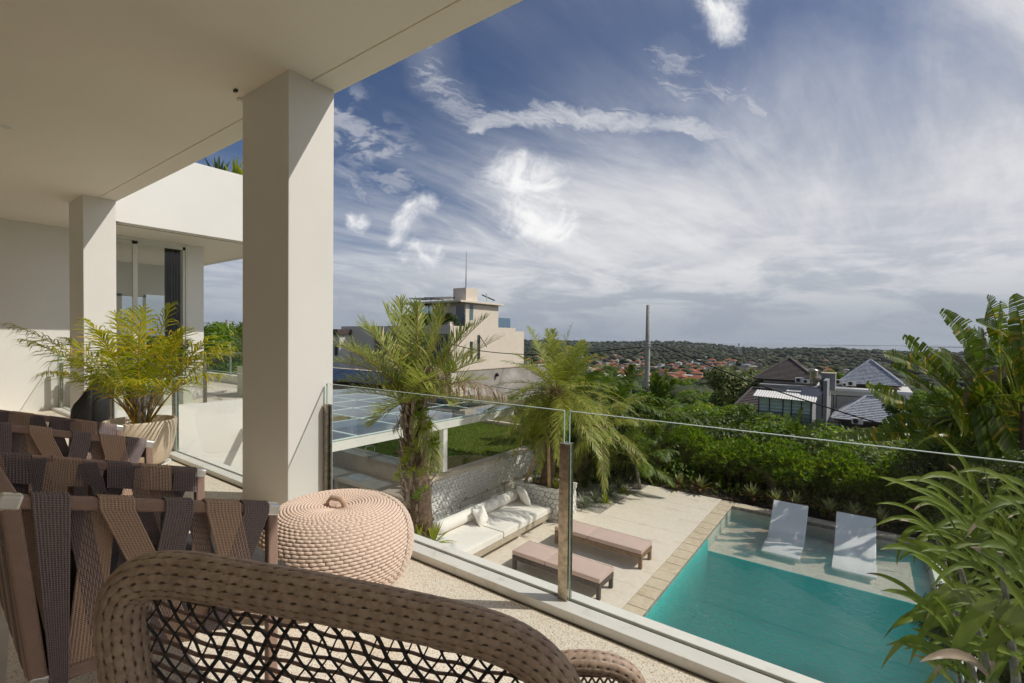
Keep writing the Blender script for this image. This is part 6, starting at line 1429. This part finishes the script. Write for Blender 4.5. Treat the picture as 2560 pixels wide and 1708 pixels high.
SL = [((2400, 1420), (2330, 1290), (2245, 1300), .055, 4.8), ((2420, 1400), (2480, 1180), (2340, 1085), .06, 4.6), ((2380, 1380), (2360, 1180), (2310, 1225), .05, 4.9), ((2400, 1350), (2440, 1200), (2370, 1160), .05, 5.0), ((2345, 1340), (2250, 1280), (2242, 1412), .05, 4.9),
      ((2350, 1350), (2290, 1320), (2285, 1408), .045, 5.0), ((2440, 1480), (2360, 1440), (2312, 1570), .075, 4.4), ((2460, 1500), (2360, 1480), (2300, 1590), .07, 4.3), ((2500, 1480), (2420, 1540), (2372, 1655), .10, 4.0), ((2520, 1500), (2470, 1560), (2480, 1688), .07, 4.0),
      ((2480, 1440), (2380, 1380), (2290, 1372), .05, 4.7), ((2560, 1400), (2500, 1340), (2440, 1370), .06, 4.2), ((2570, 1480), (2530, 1400), (2420, 1365), .08, 4.1), ((2590, 1560), (2540, 1480), (2470, 1400), .08, 3.9), ((2600, 1500), (2560, 1420), (2500, 1340), .07, 4.0),
      ((2600, 1620), (2520, 1600), (2495, 1560), .06, 3.9), ((2440, 1430), (2400, 1470), (2345, 1510), .06, 4.6), ((2530, 1390), (2480, 1330), (2400, 1250), .04, 4.5), ((2560, 1370), (2530, 1300), (2450, 1240), .04, 4.4), ((2580, 1360), (2560, 1280), (2500, 1200), .035, 4.3),
      ((2590, 1340), (2590, 1250), (2540, 1190), .035, 4.2), ((2500, 1360), (2490, 1290), (2460, 1170), .035, 4.6), ((2450, 1620), (2560, 1560), (2640, 1540), .07, 3.9), ((2500, 1560), (2580, 1500), (2660, 1520), .09, 3.9), ((2430, 1500), (2400, 1580), (2380, 1530), .05, 4.5)]
for k, (b, c, t_, wd, D_) in enumerate(SL): strap(bp, at(b[0], b[1], D_+.05), at(c[0], c[1], D_), at(t_[0], t_[1], D_-.08), wd, 'broad_leaf', 'dead_leaf' if k % 3 == 0 else None, seed=k)
strap(bp, at(2470, 1690, 3.9), at(2400, 1600, 3.9), at(2300, 1655, 3.8), .06, 'dead_leaf', seed=99)['label'] = 'withered brown leaf at the bottom'
for k in range(120):
    rg = random.Random(1000+k); D_ = rg.uniform(4.0, 5.6); bx_, by_ = rg.uniform(2370, 2640), rg.uniform(1270, 1760); sg = -1 if rg.random() < .72 else 1
    l = rg.uniform(100, 240); cxp, cyp = bx_+sg*l*.5, by_-rg.uniform(40, 190); strap(bp, at(bx_, by_, D_+.05), at(cxp, cyp, D_), at(cxp+sg*l*.45, cyp+rg.uniform(-30, 170), D_-.1), rg.uniform(.028, .058), 'broad_leaf', 'dead_leaf' if k % 6 == 0 else None, seed=k)
gp = thing('grassy_plant', 'fine bladed yellow green plant above the strap leaves at the right edge', 'plant', at(2540, 1400, 5.2))
rg = random.Random(9)
for k in range(70):
    b = (2490+rg.uniform(-30, 90), 1400+rg.uniform(-30, 40)); a = rg.uniform(-2.5, -.5); l = rg.uniform(80, 190)
    t_ = (b[0]+l*math.cos(a), b[1]+l*math.sin(a)*.8); strap(gp, at(b[0], b[1], 5.2), at((b[0]+t_[0])/2, (b[1]+t_[1])/2-15, 5.15), at(t_[0], t_[1], 5.1), rg.uniform(.009, .018), 'broad_leaf' if k % 3 else 'lime_leaf', n=6, seed=k)
# ------------------------------------------------------------------ foreground furniture
m, nt, b = newmat('rope_wrap'); p = geopos(nt); sx = nt.nodes.new('ShaderNodeSeparateXYZ'); nt.links.new(p, sx.inputs[0])
yy, zz_, xx_ = S(nt, sx.outputs[1]), S(nt, sx.outputs[2]), S(nt, sx.outputs[0])
wv = ((yy*1150.0+zz_*900.0+xx_*500.0).sin()*.5+.5); n = noise(nt, p, 30, 5, .6)
setc(nt, b, mixc(nt, wv*.45+n*.4, (.20, .13, .105), (.50, .335, .265))); b.inputs['Roughness'].default_value = .85; bump(nt, b, wv, .0012, .7); M['rope_wrap'] = m

def strap_band(parent, path, side, w0, w1, mat, cords=10, name='strap', label=None):
    """flat band of parallel cords along path (k,3); side = unit vector across; w0,w1 half widths at the ends"""
    P = v3(path); k = len(P); D_ = nz(np.gradient(P, axis=0)); s = v3(side); N_ = nz(np.cross(D_, s)); seg_ = np.linalg.norm(np.diff(P, axis=0), axis=1); al = np.concatenate([[0], np.cumsum(seg_)])
    W = w0+(w1-w0)*al/al[-1]; m_ = cords*4+1; f = np.linspace(-1, 1, m_); rib = np.abs(np.cos(np.linspace(0, cords*math.pi, m_)+math.pi/2))**.7
    V = P[:, None]+s[None, None]*(W[:, None, None]*f[None, :, None])+N_[:, None]*(rib[None, :, None]*.0042)
    idx = np.arange(k*m_).reshape(k, m_); Fq = np.stack([idx[:-1, :-1], idx[:-1, 1:], idx[1:, 1:], idx[1:, :-1]], -1).reshape(-1, 4)
    me = npmesh(name, V.reshape(-1, 3), Fq, mat, True)
    uv = me.uv_layers.new(name='UVMap'); U = np.stack(np.broadcast_arrays(f[None, :], al[:, None]), -1).reshape(-1, 2).astype(np.float32)
    uv.data.foreach_set('uv', U[Fq.ravel()].ravel()); o = link(name, me, parent)
    if label: o['label'] = label
    return o
def rope_chair():
    """lounge chair facing the view; near arm panel in the plane x = 0 of its own frame (frame origin = floor under the near panel)"""
    t = thing('rope_chair', 'nearer rope strap lounge chair, its silver cornered arm panel filling the lower left', 'chair', (-2.05, .25, 0), group='rope strap lounge chairs in a row')
    X0 = -2.05; Wd = .82
    for ip, X in enumerate((X0, X0-Wd)):
        bt, ft, fb, bb = Vector((X, .265, 1.045)), Vector((X, 1.035, .815)), Vector((X, 1.035, .42)), Vector((X, .325, .47))
        fr = obj('arm_frame', MB().bar(bt, ft, .042, .040, (0, .3, 1)).bar(ft+Vector((0, 0, .0)), Vector((X, 1.035, .0)), .042, .042, (0, 1, 0)).bar(bt, bb, .044, .044, (0, 1, 0)).bar(bb, fb, .042, .042, (0, 0, 1)), 'rope_wrap', t, bevel=.008)
        for c_, up in ((bt, 1), (ft, 1), (bb, 0)): obj('corner_cap', MB(Matrix.Translation(c_) @ Matrix.Rotation(R_(-17), 4, 'X')).box(-.0235, .0235, -.028, .028, -.026, .0225), 'aluminium', t, bevel=.009)
        obj('leg', MB().bar(bb+Vector((0, -.0, -.02)), (X, .30, 0), .03, .03, (0, 1, 0)), 'aluminium', t)
        def yt(px): return onx(px/2.7126, 1130+330/2.7126, X0).y
        def yb(px, pyy): return onx(px/2.7126, 1130+pyy/2.7126, X0).y
        outer = [((180, 490), (335, 445, 1380), 'rope_grey'), ((650, 900), (1110, 1300, 1180), 'rope_brown'), ((1090, 1290), (900, 1075, 1180), 'rope_grey'), ((1360, 1600), (1540, 1735, 960), 'rope_brown'), ((1605, 1790), (1350, 1500, 1050), 'rope_grey')]
        inner = [((90, 210), (370, 510, 1400), 'rope_brown'), ((430, 600), (640, 790, 1330), 'rope_grey'), ((590, 800), (420, 680, 1440), 'rope_brown'), ((860, 980), (700, 800, 1300), 'rope_grey'), ((900, 1010), (1180, 1300, 1120), 'rope_grey'), ((1240, 1350), (1440, 1560, 1000), 'rope_grey'), ((1310, 1440), (1260, 1390, 1080), 'rope_brown')]
        sg = 1 if ip == 0 else -1
        def rail_z(y, lower=False):
            a, b_ = (bb, fb) if lower else (bt, ft); return a.z+(b_.z-a.z)*(y-a.y)/(b_.y-a.y)
        for (ta, tb), (ba, bb_, by), mat in outer:
            y0, y1 = (yt(ta)+yt(tb))/2, (yb(ba, by)+yb(bb_, by))/2; w0, w1 = (yt(tb)-yt(ta))/2, (yb(bb_, by)-yb(ba, by))/2
            z0, z1 = rail_z(y0), rail_z(min(max(y1, .33), 1.03), True)
            out = .026*sg; mid = [(X+out, y0+(y1-y0)*f, (z0-.01)+(z1-z0)*f) for f in np.linspace(0, 1, 9)[1:]]
            path = [(X-out, y0-.01*0, z0-.10), (X-out, y0, z0-.01), (X-out*.9, y0, z0+.021), (X-out*.4, y0, z0+.0265), (X+out*.4, y0, z0+.0265), (X+out*.9, y0, z0+.021), (X+out, y0, z0-.012)]+mid+[(X+out*.9, y1, z1-.026), (X, y1, z1-.030), (X-out, y1, z1-.02)]
            strap_band(t, path, (0, .958, -.286) , w0*1.03, w1*1.03, mat)
        for (ta, tb), (ba, bb_, by), mat in inner:
            y0, y1 = (yt(ta)+yt(tb))/2, (yb(ba, by)+yb(bb_, by))/2; w0, w1 = (yt(tb)-yt(ta))/2, (yb(bb_, by)-yb(ba, by))/2
            z0, z1 = rail_z(min(y0, 1.02)), rail_z(min(max(y1, .33), 1.03), True)
            path = [(X-.026*sg*(1-f)+.008*sg*f, y0+(y1-y0)*f, z0+.01+(z1-z0-.01)*f) for f in np.linspace(0, 1, 9)]
            strap_band(t, path, (0, 1, 0), w0, w1, mat)
    # reclined back with its own straps, seat frame and cushions
    a, b_ = Vector((X0, .265, 1.045)), Vector((X0-Wd, .265, 1.045)); obj('back_rail', MB().bar(a, b_, .042, .042), 'rope_wrap', t, bevel=.008)
    obj('seat_frame', MB().box(X0-Wd, X0, .32, .36, .40, .44), 'rope_wrap', t, bevel=.006); obj('seat_frame', MB().box(X0-Wd, X0, 1.0, 1.035, .37, .41), 'rope_wrap', t, bevel=.006)
    for i in range(6):
        x = X0-.08-i*.132; strap_band(t, [(x+.05*(-1)**i*(1-f), .25+.06*f, 1.06-.62*f) for f in np.linspace(0, 1, 8)], (1, 0, 0), .05, .045, 'rope_grey' if i % 2 else 'rope_brown')
    obj('seat_cushion', cushion(X0-Wd+.03, X0-.03, .34, 1.14, .40, .53, .02, 16, 16), 'grey_cushion', t, bevel=.012)
    obj('back_cushion', cushion(-.34, .34, -.15, .15, -.06, .06, .03, 14, 14, Matrix.Translation((X0-Wd/2, .40, .68)) @ Matrix.Rotation(R_(80), 4, 'X')), 'grey_cushion', t, bevel=.012)
    return t
rc = rope_chair()
for k, (dx, dy, dzr, lab) in enumerate(((-1.84, .115, 0, 'farther rope strap lounge chair, between the nearer one and the cream plant pot'),)):
    c_ = copy_tree(rc); c_.location = Vector(rc.location)+Vector((dx, dy, 0)); c_['label'] = lab; c_.rotation_euler.z = R_(-3.5)
rc.rotation_euler.z = R_(-2.5)

# woven surfaces
def holes_h(fa, fb):
    da = np.abs((fa % 1)-.5)*2; db = np.abs(fb-.5)*2                 # 1 at stitch ends / row joints
    return 1-.85*np.exp(-((1-da)/.30)**2)*np.exp(-((1-db)/.42)**2)-.34*np.exp(-((1-db)/.22)**2)-.10*np.exp(-((1-da)/.2)**2)
def weave_surface(name, P, N_, U, rows_coord, mat, amp, parent, closed_u=True, label=None, ex=.5):
    """P,N_: (a,b,3) surface points and normals; rows_coord = (across, along) stitch coordinates (a,b)"""
    A, B = rows_coord; row = np.floor(B); fb = B-row; fa = A+.5*(row % 2); jr = np.sin(row*12.9898)*43758.5453; fa = fa+(jr-np.floor(jr))*.35+.12*np.sin(A*.7+row*1.3)
    h = (np.abs(np.sin(math.pi*fa))**ex)*(np.sin(math.pi*fb)**ex) if ex > .3 else np.clip(holes_h(fa, fb), 0, 1)
    V = P+N_*(h*amp)[..., None]; a, b_ = h.shape; idx = np.arange(a*b_).reshape(a, b_)
    if closed_u: idx = np.concatenate([idx, idx[:, :1]], 1)
    Fq = np.stack([idx[:-1, :-1], idx[:-1, 1:], idx[1:, 1:], idx[1:, :-1]], -1).reshape(-1, 4)
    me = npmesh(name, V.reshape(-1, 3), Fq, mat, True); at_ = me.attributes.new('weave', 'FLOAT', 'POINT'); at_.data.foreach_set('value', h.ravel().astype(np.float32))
    return link(name, me, parent)
def woven_tube(name, pts, r, parent, pitch=.021, around=13, amp=.0035, mat='wicker', flat=1.0, res=5):
    P = [Vector(p) for p in pts]; Q = []
    for i in range(len(P)-1):
        p0, p1, p2, p3 = P[max(i-1, 0)], P[i], P[i+1], P[min(i+2, len(P)-1)]
        n_ = max(3, int((p2-p1).length/(pitch/res)))
        for k in range(n_):
            t = k/n_; Q.append(.5*((2*p1)+(-p0+p2)*t+(2*p0-5*p1+4*p2-p3)*t*t+(-p0+3*p1-3*p2+p3)*t**3))
    Q.append(P[-1]); Q = v3([q[:] for q in Q]); D_ = nz(np.gradient(Q, axis=0)); al = np.concatenate([[0], np.cumsum(np.linalg.norm(np.diff(Q, axis=0), axis=1))])
    ref = v3(fwd[:]); s = nz(np.cross(D_, ref)+1e-6); u = np.cross(s, D_); nth = around*res; th = np.arange(nth)*2*math.pi/nth
    N_ = s[:, None]*np.cos(th)[None, :, None]+u[:, None]*np.sin(th)[None, :, None]*flat
    S_ = Q[:, None]+N_*r; A = np.broadcast_to((al/pitch)[:, None], S_.shape[:2]); B = np.broadcast_to((th/(2*math.pi)*around)[None, :], S_.shape[:2])
    return weave_surface(name, S_, N_, None, (A, B), mat, amp, parent, ex=.24)
# pouf
pc = Vector((-2.662, 1.776, 0)); pf = thing('woven_pouf', 'large round cream rope pouf with a handle loop beside the big column', 'pouf', pc)
prof = np.array([(.001, .462), (.04, .466), (.10, .480), (.18, .492), (.27, .492), (.35, .472), (.41, .432), (.45, .372), (.472, .30), (.474, .225), (.462, .155), (.436, .095), (.40, .055), (.36, .035)])
al = np.concatenate([[0], np.cumsum(np.linalg.norm(np.diff(prof, axis=0), axis=1))]); NR = 46; NC = 64; k = NR*6
tt = np.linspace(0, al[-1], k+1); rr_ = np.interp(tt, al, prof[:, 0]); zz = np.interp(tt, al, prof[:, 1])
ker = np.ones(13)/13; rp = np.pad(rr_, 6, mode='reflect', reflect_type='odd'); zp = np.pad(zz, 6, mode='reflect', reflect_type='odd'); rr_ = np.maximum(np.convolve(rp, ker, 'valid'), .0005); zz = np.convolve(zp, ker, 'valid')
dr_, dzz = np.gradient(rr_), np.gradient(zz); nr_ = nz(np.stack([-dzz, dr_], 1)); nr_ = nr_*np.sign((nr_[:, :1]*1)+1e-9)*1.0
nr_ = nz(np.stack([np.abs(dzz)*np.sign(-dzz+1e-12), dr_], 1))
th = np.arange(NC*7)*2*math.pi/(NC*7); c_, s_ = np.cos(th), np.sin(th)
P_ = np.stack([pc.x+rr_[:, None]*c_, pc.y+rr_[:, None]*s_, np.broadcast_to(zz[:, None], (k+1, len(th)))], -1)
N_ = np.stack([nr_[:, :1]*c_, nr_[:, :1]*s_, np.broadcast_to(nr_[:, 1:], (k+1, len(th)))], -1)
A = np.broadcast_to((th/(2*math.pi)*NC)[None, :], (k+1, len(th))); B = np.broadcast_to((tt/al[-1]*NR)[:, None]-1e-6, (k+1, len(th)))
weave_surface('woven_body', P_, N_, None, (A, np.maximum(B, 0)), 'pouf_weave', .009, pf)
hd_ = [(pc.x-.055, pc.y-.02, .455), (pc.x-.06, pc.y-.022, .50), (pc.x-.035, pc.y-.013, .528), (pc.x+.03, pc.y+.010, .528), (pc.x+.055, pc.y+.02, .50), (pc.x+.052, pc.y+.02, .455)]
obj('handle_loop', MB().tube(hd_, .010, 8, flat=1.8), 'cord', pf, smooth=True)
for a in (.3, 1.9, 3.5, 5.1): obj('foot', MB().lathe([(0, 0), (.018, 0), (.018, .05), (0, .05)], 12, (pc.x+.36*math.cos(a), pc.y+.36*math.sin(a), 0)), 'cord', pf)
obj('foot', MB().lathe([(0, 0), (.018, 0), (.018, .07), (0, .07)], 12, (-2.40, 2.02, 0)), 'cord', pf)
# wicker armchair right in front of the camera
wc = thing('wicker_chair', 'brown wicker armchair back closest to the camera with an open lattice centre', 'chair', at(800, 1900, 1.2))
WD = .75
hoop = [(352, 1830), (330, 1740), (314, 1640), (306, 1560), (314, 1490), (352, 1448), (430, 1436), (540, 1449), (640, 1467), (760, 1487), (900, 1514), (1030, 1541), (1150, 1568), (1250, 1598), (1330, 1642), (1385, 1700), (1425, 1780), (1450, 1860)]
hp = [at(x, y, WD) for x, y in hoop]
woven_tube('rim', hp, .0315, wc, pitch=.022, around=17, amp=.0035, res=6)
# lattice inside the hoop: one stiff family along, two dark families across, clipped to the opening
poly = [(x, y) for x, y in hoop]+[(1450, 1900), (352, 1900)]
def inside(x, y):
    c = False; n = len(poly); j = n-1
    for i in range(n):
        if (poly[i][1] > y) != (poly[j][1] > y) and x < (poly[j][0]-poly[i][0])*(y-poly[i][1])/(poly[j][1]-poly[i][1])+poly[i][0]: c = not c
        j = i
    return c
rg = random.Random(12)
def strand(fn, mat, w, t0, t1, off, nm):
    run = []; t = t0; allr = []
    while t < t1:
        x, y = fn(t)
        if inside(x, y): run.append((x, y))
        else:
            if len(run) > 2: allr.append(run)
            run = []
        t += 9
    if len(run) > 2: allr.append(run)
    for r_ in allr:
        pts = [at(x, y, WD+.045*math.sin(max(0, min(1, (x-320)/1080))*math.pi)+off) for x, y in r_]
        o = obj(nm, MB().tube(pts, w, 6, flat=.45), mat, wc, smooth=True)
ca_, sa_ = math.cos(.16), math.sin(.16)
for i in range(16):
    o_ = 1440+i*31; ph = rg.uniform(0, 6)
    strand(lambda t, o_=o_, ph=ph: (t, o_+(t-320)*(.23-.0*i)+3*math.sin(t*.05+ph)-.5*max(0, 500-t)*.25), 'strand_brown', .0048, 300, 1460, .006, 'weaver')
for i in range(40):
    o_ = 40+i*46; ph = rg.uniform(-5, 5)
    strand(lambda t, o_=o_, ph=ph: (o_+(t-1400)*.62+ph+4*math.sin(t*.06), t), 'strand_dark', .0034, 1400, 1880, .0, 'cross_strand')
    strand(lambda t, o_=o_, ph=ph: (o_+380-(t-1400)*.62-ph+4*math.sin(t*.05+1), t), 'strand_dark', .0034, 1400, 1880, .003, 'cross_strand')
# seat shell and legs, below the frame of the picture
sc_ = at(820, 1900, 1.15); sc_ = Vector((sc_.x, sc_.y, 0)); f2v = Vector((fwd.x, fwd.y, 0)).normalized(); r2v = Vector((rt0.x, rt0.y, 0))
ring = [sc_+r2v*(.34*math.cos(a))+f2v*(.30*math.sin(a)+.05)+Z*.40 for a in np.linspace(0, 2*math.pi, 17)]
woven_tube('seat_rim', ring, .028, wc, pitch=.03, around=8, res=4)
obj('seat_web', MB().prism([(p.x, p.y) for p in ring[:-1]], .385, .40), 'strand_dark', wc)
for a in (.8, 2.3, 3.9, 5.5):
    q = sc_+r2v*(.30*math.cos(a))+f2v*(.27*math.sin(a)+.05); obj('leg', MB().tube([(q.x, q.y, 0), (q.x, q.y, .39)], .02, 8), 'strand_brown', wc)
woven_tube('back_post', [hp[0], at(372, 1960, .80), sc_-r2v*.30+Z*.42], .028, wc, pitch=.03, around=8, res=4)
woven_tube('back_post', [hp[-1], at(1440, 1980, .80), sc_+r2v*.32+Z*.42], .028, wc, pitch=.03, around=8, res=4)
# second wicker chair: only its rounded back corner shows at the bottom
w2 = thing('wicker_chair', 'second wicker chair of which only a rounded top corner shows at the bottom edge', 'chair', at(1500, 1900, 1.6))
D2 = 1.32; h2_ = [(1330, 1715), (1372, 1668), (1440, 1655), (1510, 1660), (1562, 1680), (1592, 1720), (1604, 1790), (1606, 1860)]
woven_tube('rim', [at(x, y, D2) for x, y in h2_], .026, w2, pitch=.024, around=9, res=5, amp=.004)
for i in range(14):
    x0_ = 1340+i*20
    for sg in (-1, 1):
        pts = [at(x0_+sg*(t-1660)*.6, t, D2+.01*sg) for t in range(1672, 1860, 12) if 1345+max(0, 1700-t) < x0_+sg*(t-1660)*.6 < 1600-max(0, 1700-t)*.6]
        if len(pts) > 2: obj('cross_strand', MB().tube(pts, .003, 5), 'wicker' if False else 'strand_brown', w2)
for i in range(7):
    y_ = 1690+i*20; pts = [at(x, y_+(x-1450)*.02, D2) for x in range(1350, 1604, 18)]; obj('weaver', MB().tube(pts, .003, 5), 'strand_brown', w2)
q = at(1560, 2150, 1.15); q = Vector((q.x, q.y, 0)); ring = [q+Vector((.28*math.cos(a), .28*math.sin(a), .36)) for a in np.linspace(0, 2*math.pi, 15)]
woven_tube('seat_rim', ring, .026, w2, pitch=.03, around=8, res=4); obj('seat_web', MB().prism([(p.x, p.y) for p in ring[:-1]], .345, .36), 'strand_dark', w2)
for a in (.8, 2.3, 3.9, 5.5): obj('leg', MB().tube([(q.x+.26*math.cos(a), q.y+.26*math.sin(a), 0), (q.x+.26*math.cos(a), q.y+.26*math.sin(a), .35)], .02, 8), 'strand_brown', w2)
# rolled rubber mat
rp_ = at(247, 956, 7.3); rl = thing('rubber_mat_roll', 'black rubber mat rolled upright with a loose curling flap, behind the plant pot', 'mat roll', (rp_.x, rp_.y, 0))
m_ = MB()
V, Fq = [], []
n = 64
for i in range(n+1):
    a = -1.2+i/n*math.pi*5; r_ = .125-.012*i/n*2
    V += [(rp_.x+r_*math.cos(a), rp_.y+r_*math.sin(a), 0), (rp_.x+r_*math.cos(a), rp_.y+r_*math.sin(a), rp_.z)]
    if i: Fq.append((2*i-2, 2*i, 2*i+1, 2*i-1))
me = npmesh('rolled_body', V, Fq, 'rubber', True); o = link('rolled_body', me, rl); so = o.modifiers.new('Solidify', 'SOLIDIFY'); so.thickness = .006
fl_ = [(229, 953), (222, 960), (211, 976), (196, 996), (182, 1011), (176, 1024), (174, 1040), (176, 1062)]
V, Fq = [], []
for i, (px, py) in enumerate(fl_):
    p = at(px, py, 7.3-.12-.03*math.sin(i*.7)); V += [(p.x, p.y, 0.0), (p.x, p.y, p.z*.5), (p.x+.02, p.y+.01, max(p.z, .05))]
    if i: Fq += [(3*i-3, 3*i, 3*i+1, 3*i-2), (3*i-2, 3*i+1, 3*i+2, 3*i-1)]
me = npmesh('loose_flap', V, Fq, 'rubber', True); o = link('loose_flap', me, rl); so = o.modifiers.new('Solidify', 'SOLIDIFY'); so.thickness = .006
# ------------------------------------------------------------------ haze over the valley
hz_ = MB().box(-15800, 15800, -15800, 15800, -98, 16.5)
m = bpy.data.materials.new('haze'); m.use_nodes = True; nt = m.node_tree; nt.nodes.clear()
o = nt.nodes.new('ShaderNodeOutputMaterial'); pv_ = nt.nodes.new('ShaderNodeVolumePrincipled'); pv_.inputs['Color'].default_value = (.80, .88, 1, 1); pv_.inputs['Density'].default_value = .000045; pv_.inputs['Anisotropy'].default_value = .2
nt.links.new(pv_.outputs[0], o.inputs['Volume']); M['haze'] = m
tag(obj('haze', hz_, 'haze'), 'thin pale haze over the valley and the sea', 'haze', None, 'stuff')
sc.cycles.volume_bounces = 0
# ------------------------------------------------------------------ look-alikes get their place among themselves
seen = {}
for o in bpy.data.objects:
    if o.parent is None and o.get('label') and o.get('group'): seen.setdefault((o['group'], o['label']), []).append(o)
def bearing(o):
    d = o.location-EYE; return d.dot(RT)/max(d.dot(fwd), .01)
ORD = ['leftmost', 'second', 'third', 'fourth', 'fifth', 'sixth', 'seventh', 'eighth', 'ninth', 'tenth']
for (g_, l_), L in seen.items():
    if len(L) < 2: continue
    L.sort(key=bearing); n = len(L)
    for i, o in enumerate(L):
        w = 'leftmost' if i == 0 else 'rightmost' if i == n-1 else 'middle' if n == 3 else ORD[i]+' from left,' if i < 9 else ORD[min(9, n-1-i)]+' from right,'
        o['label'] = f"{w} {l_}"
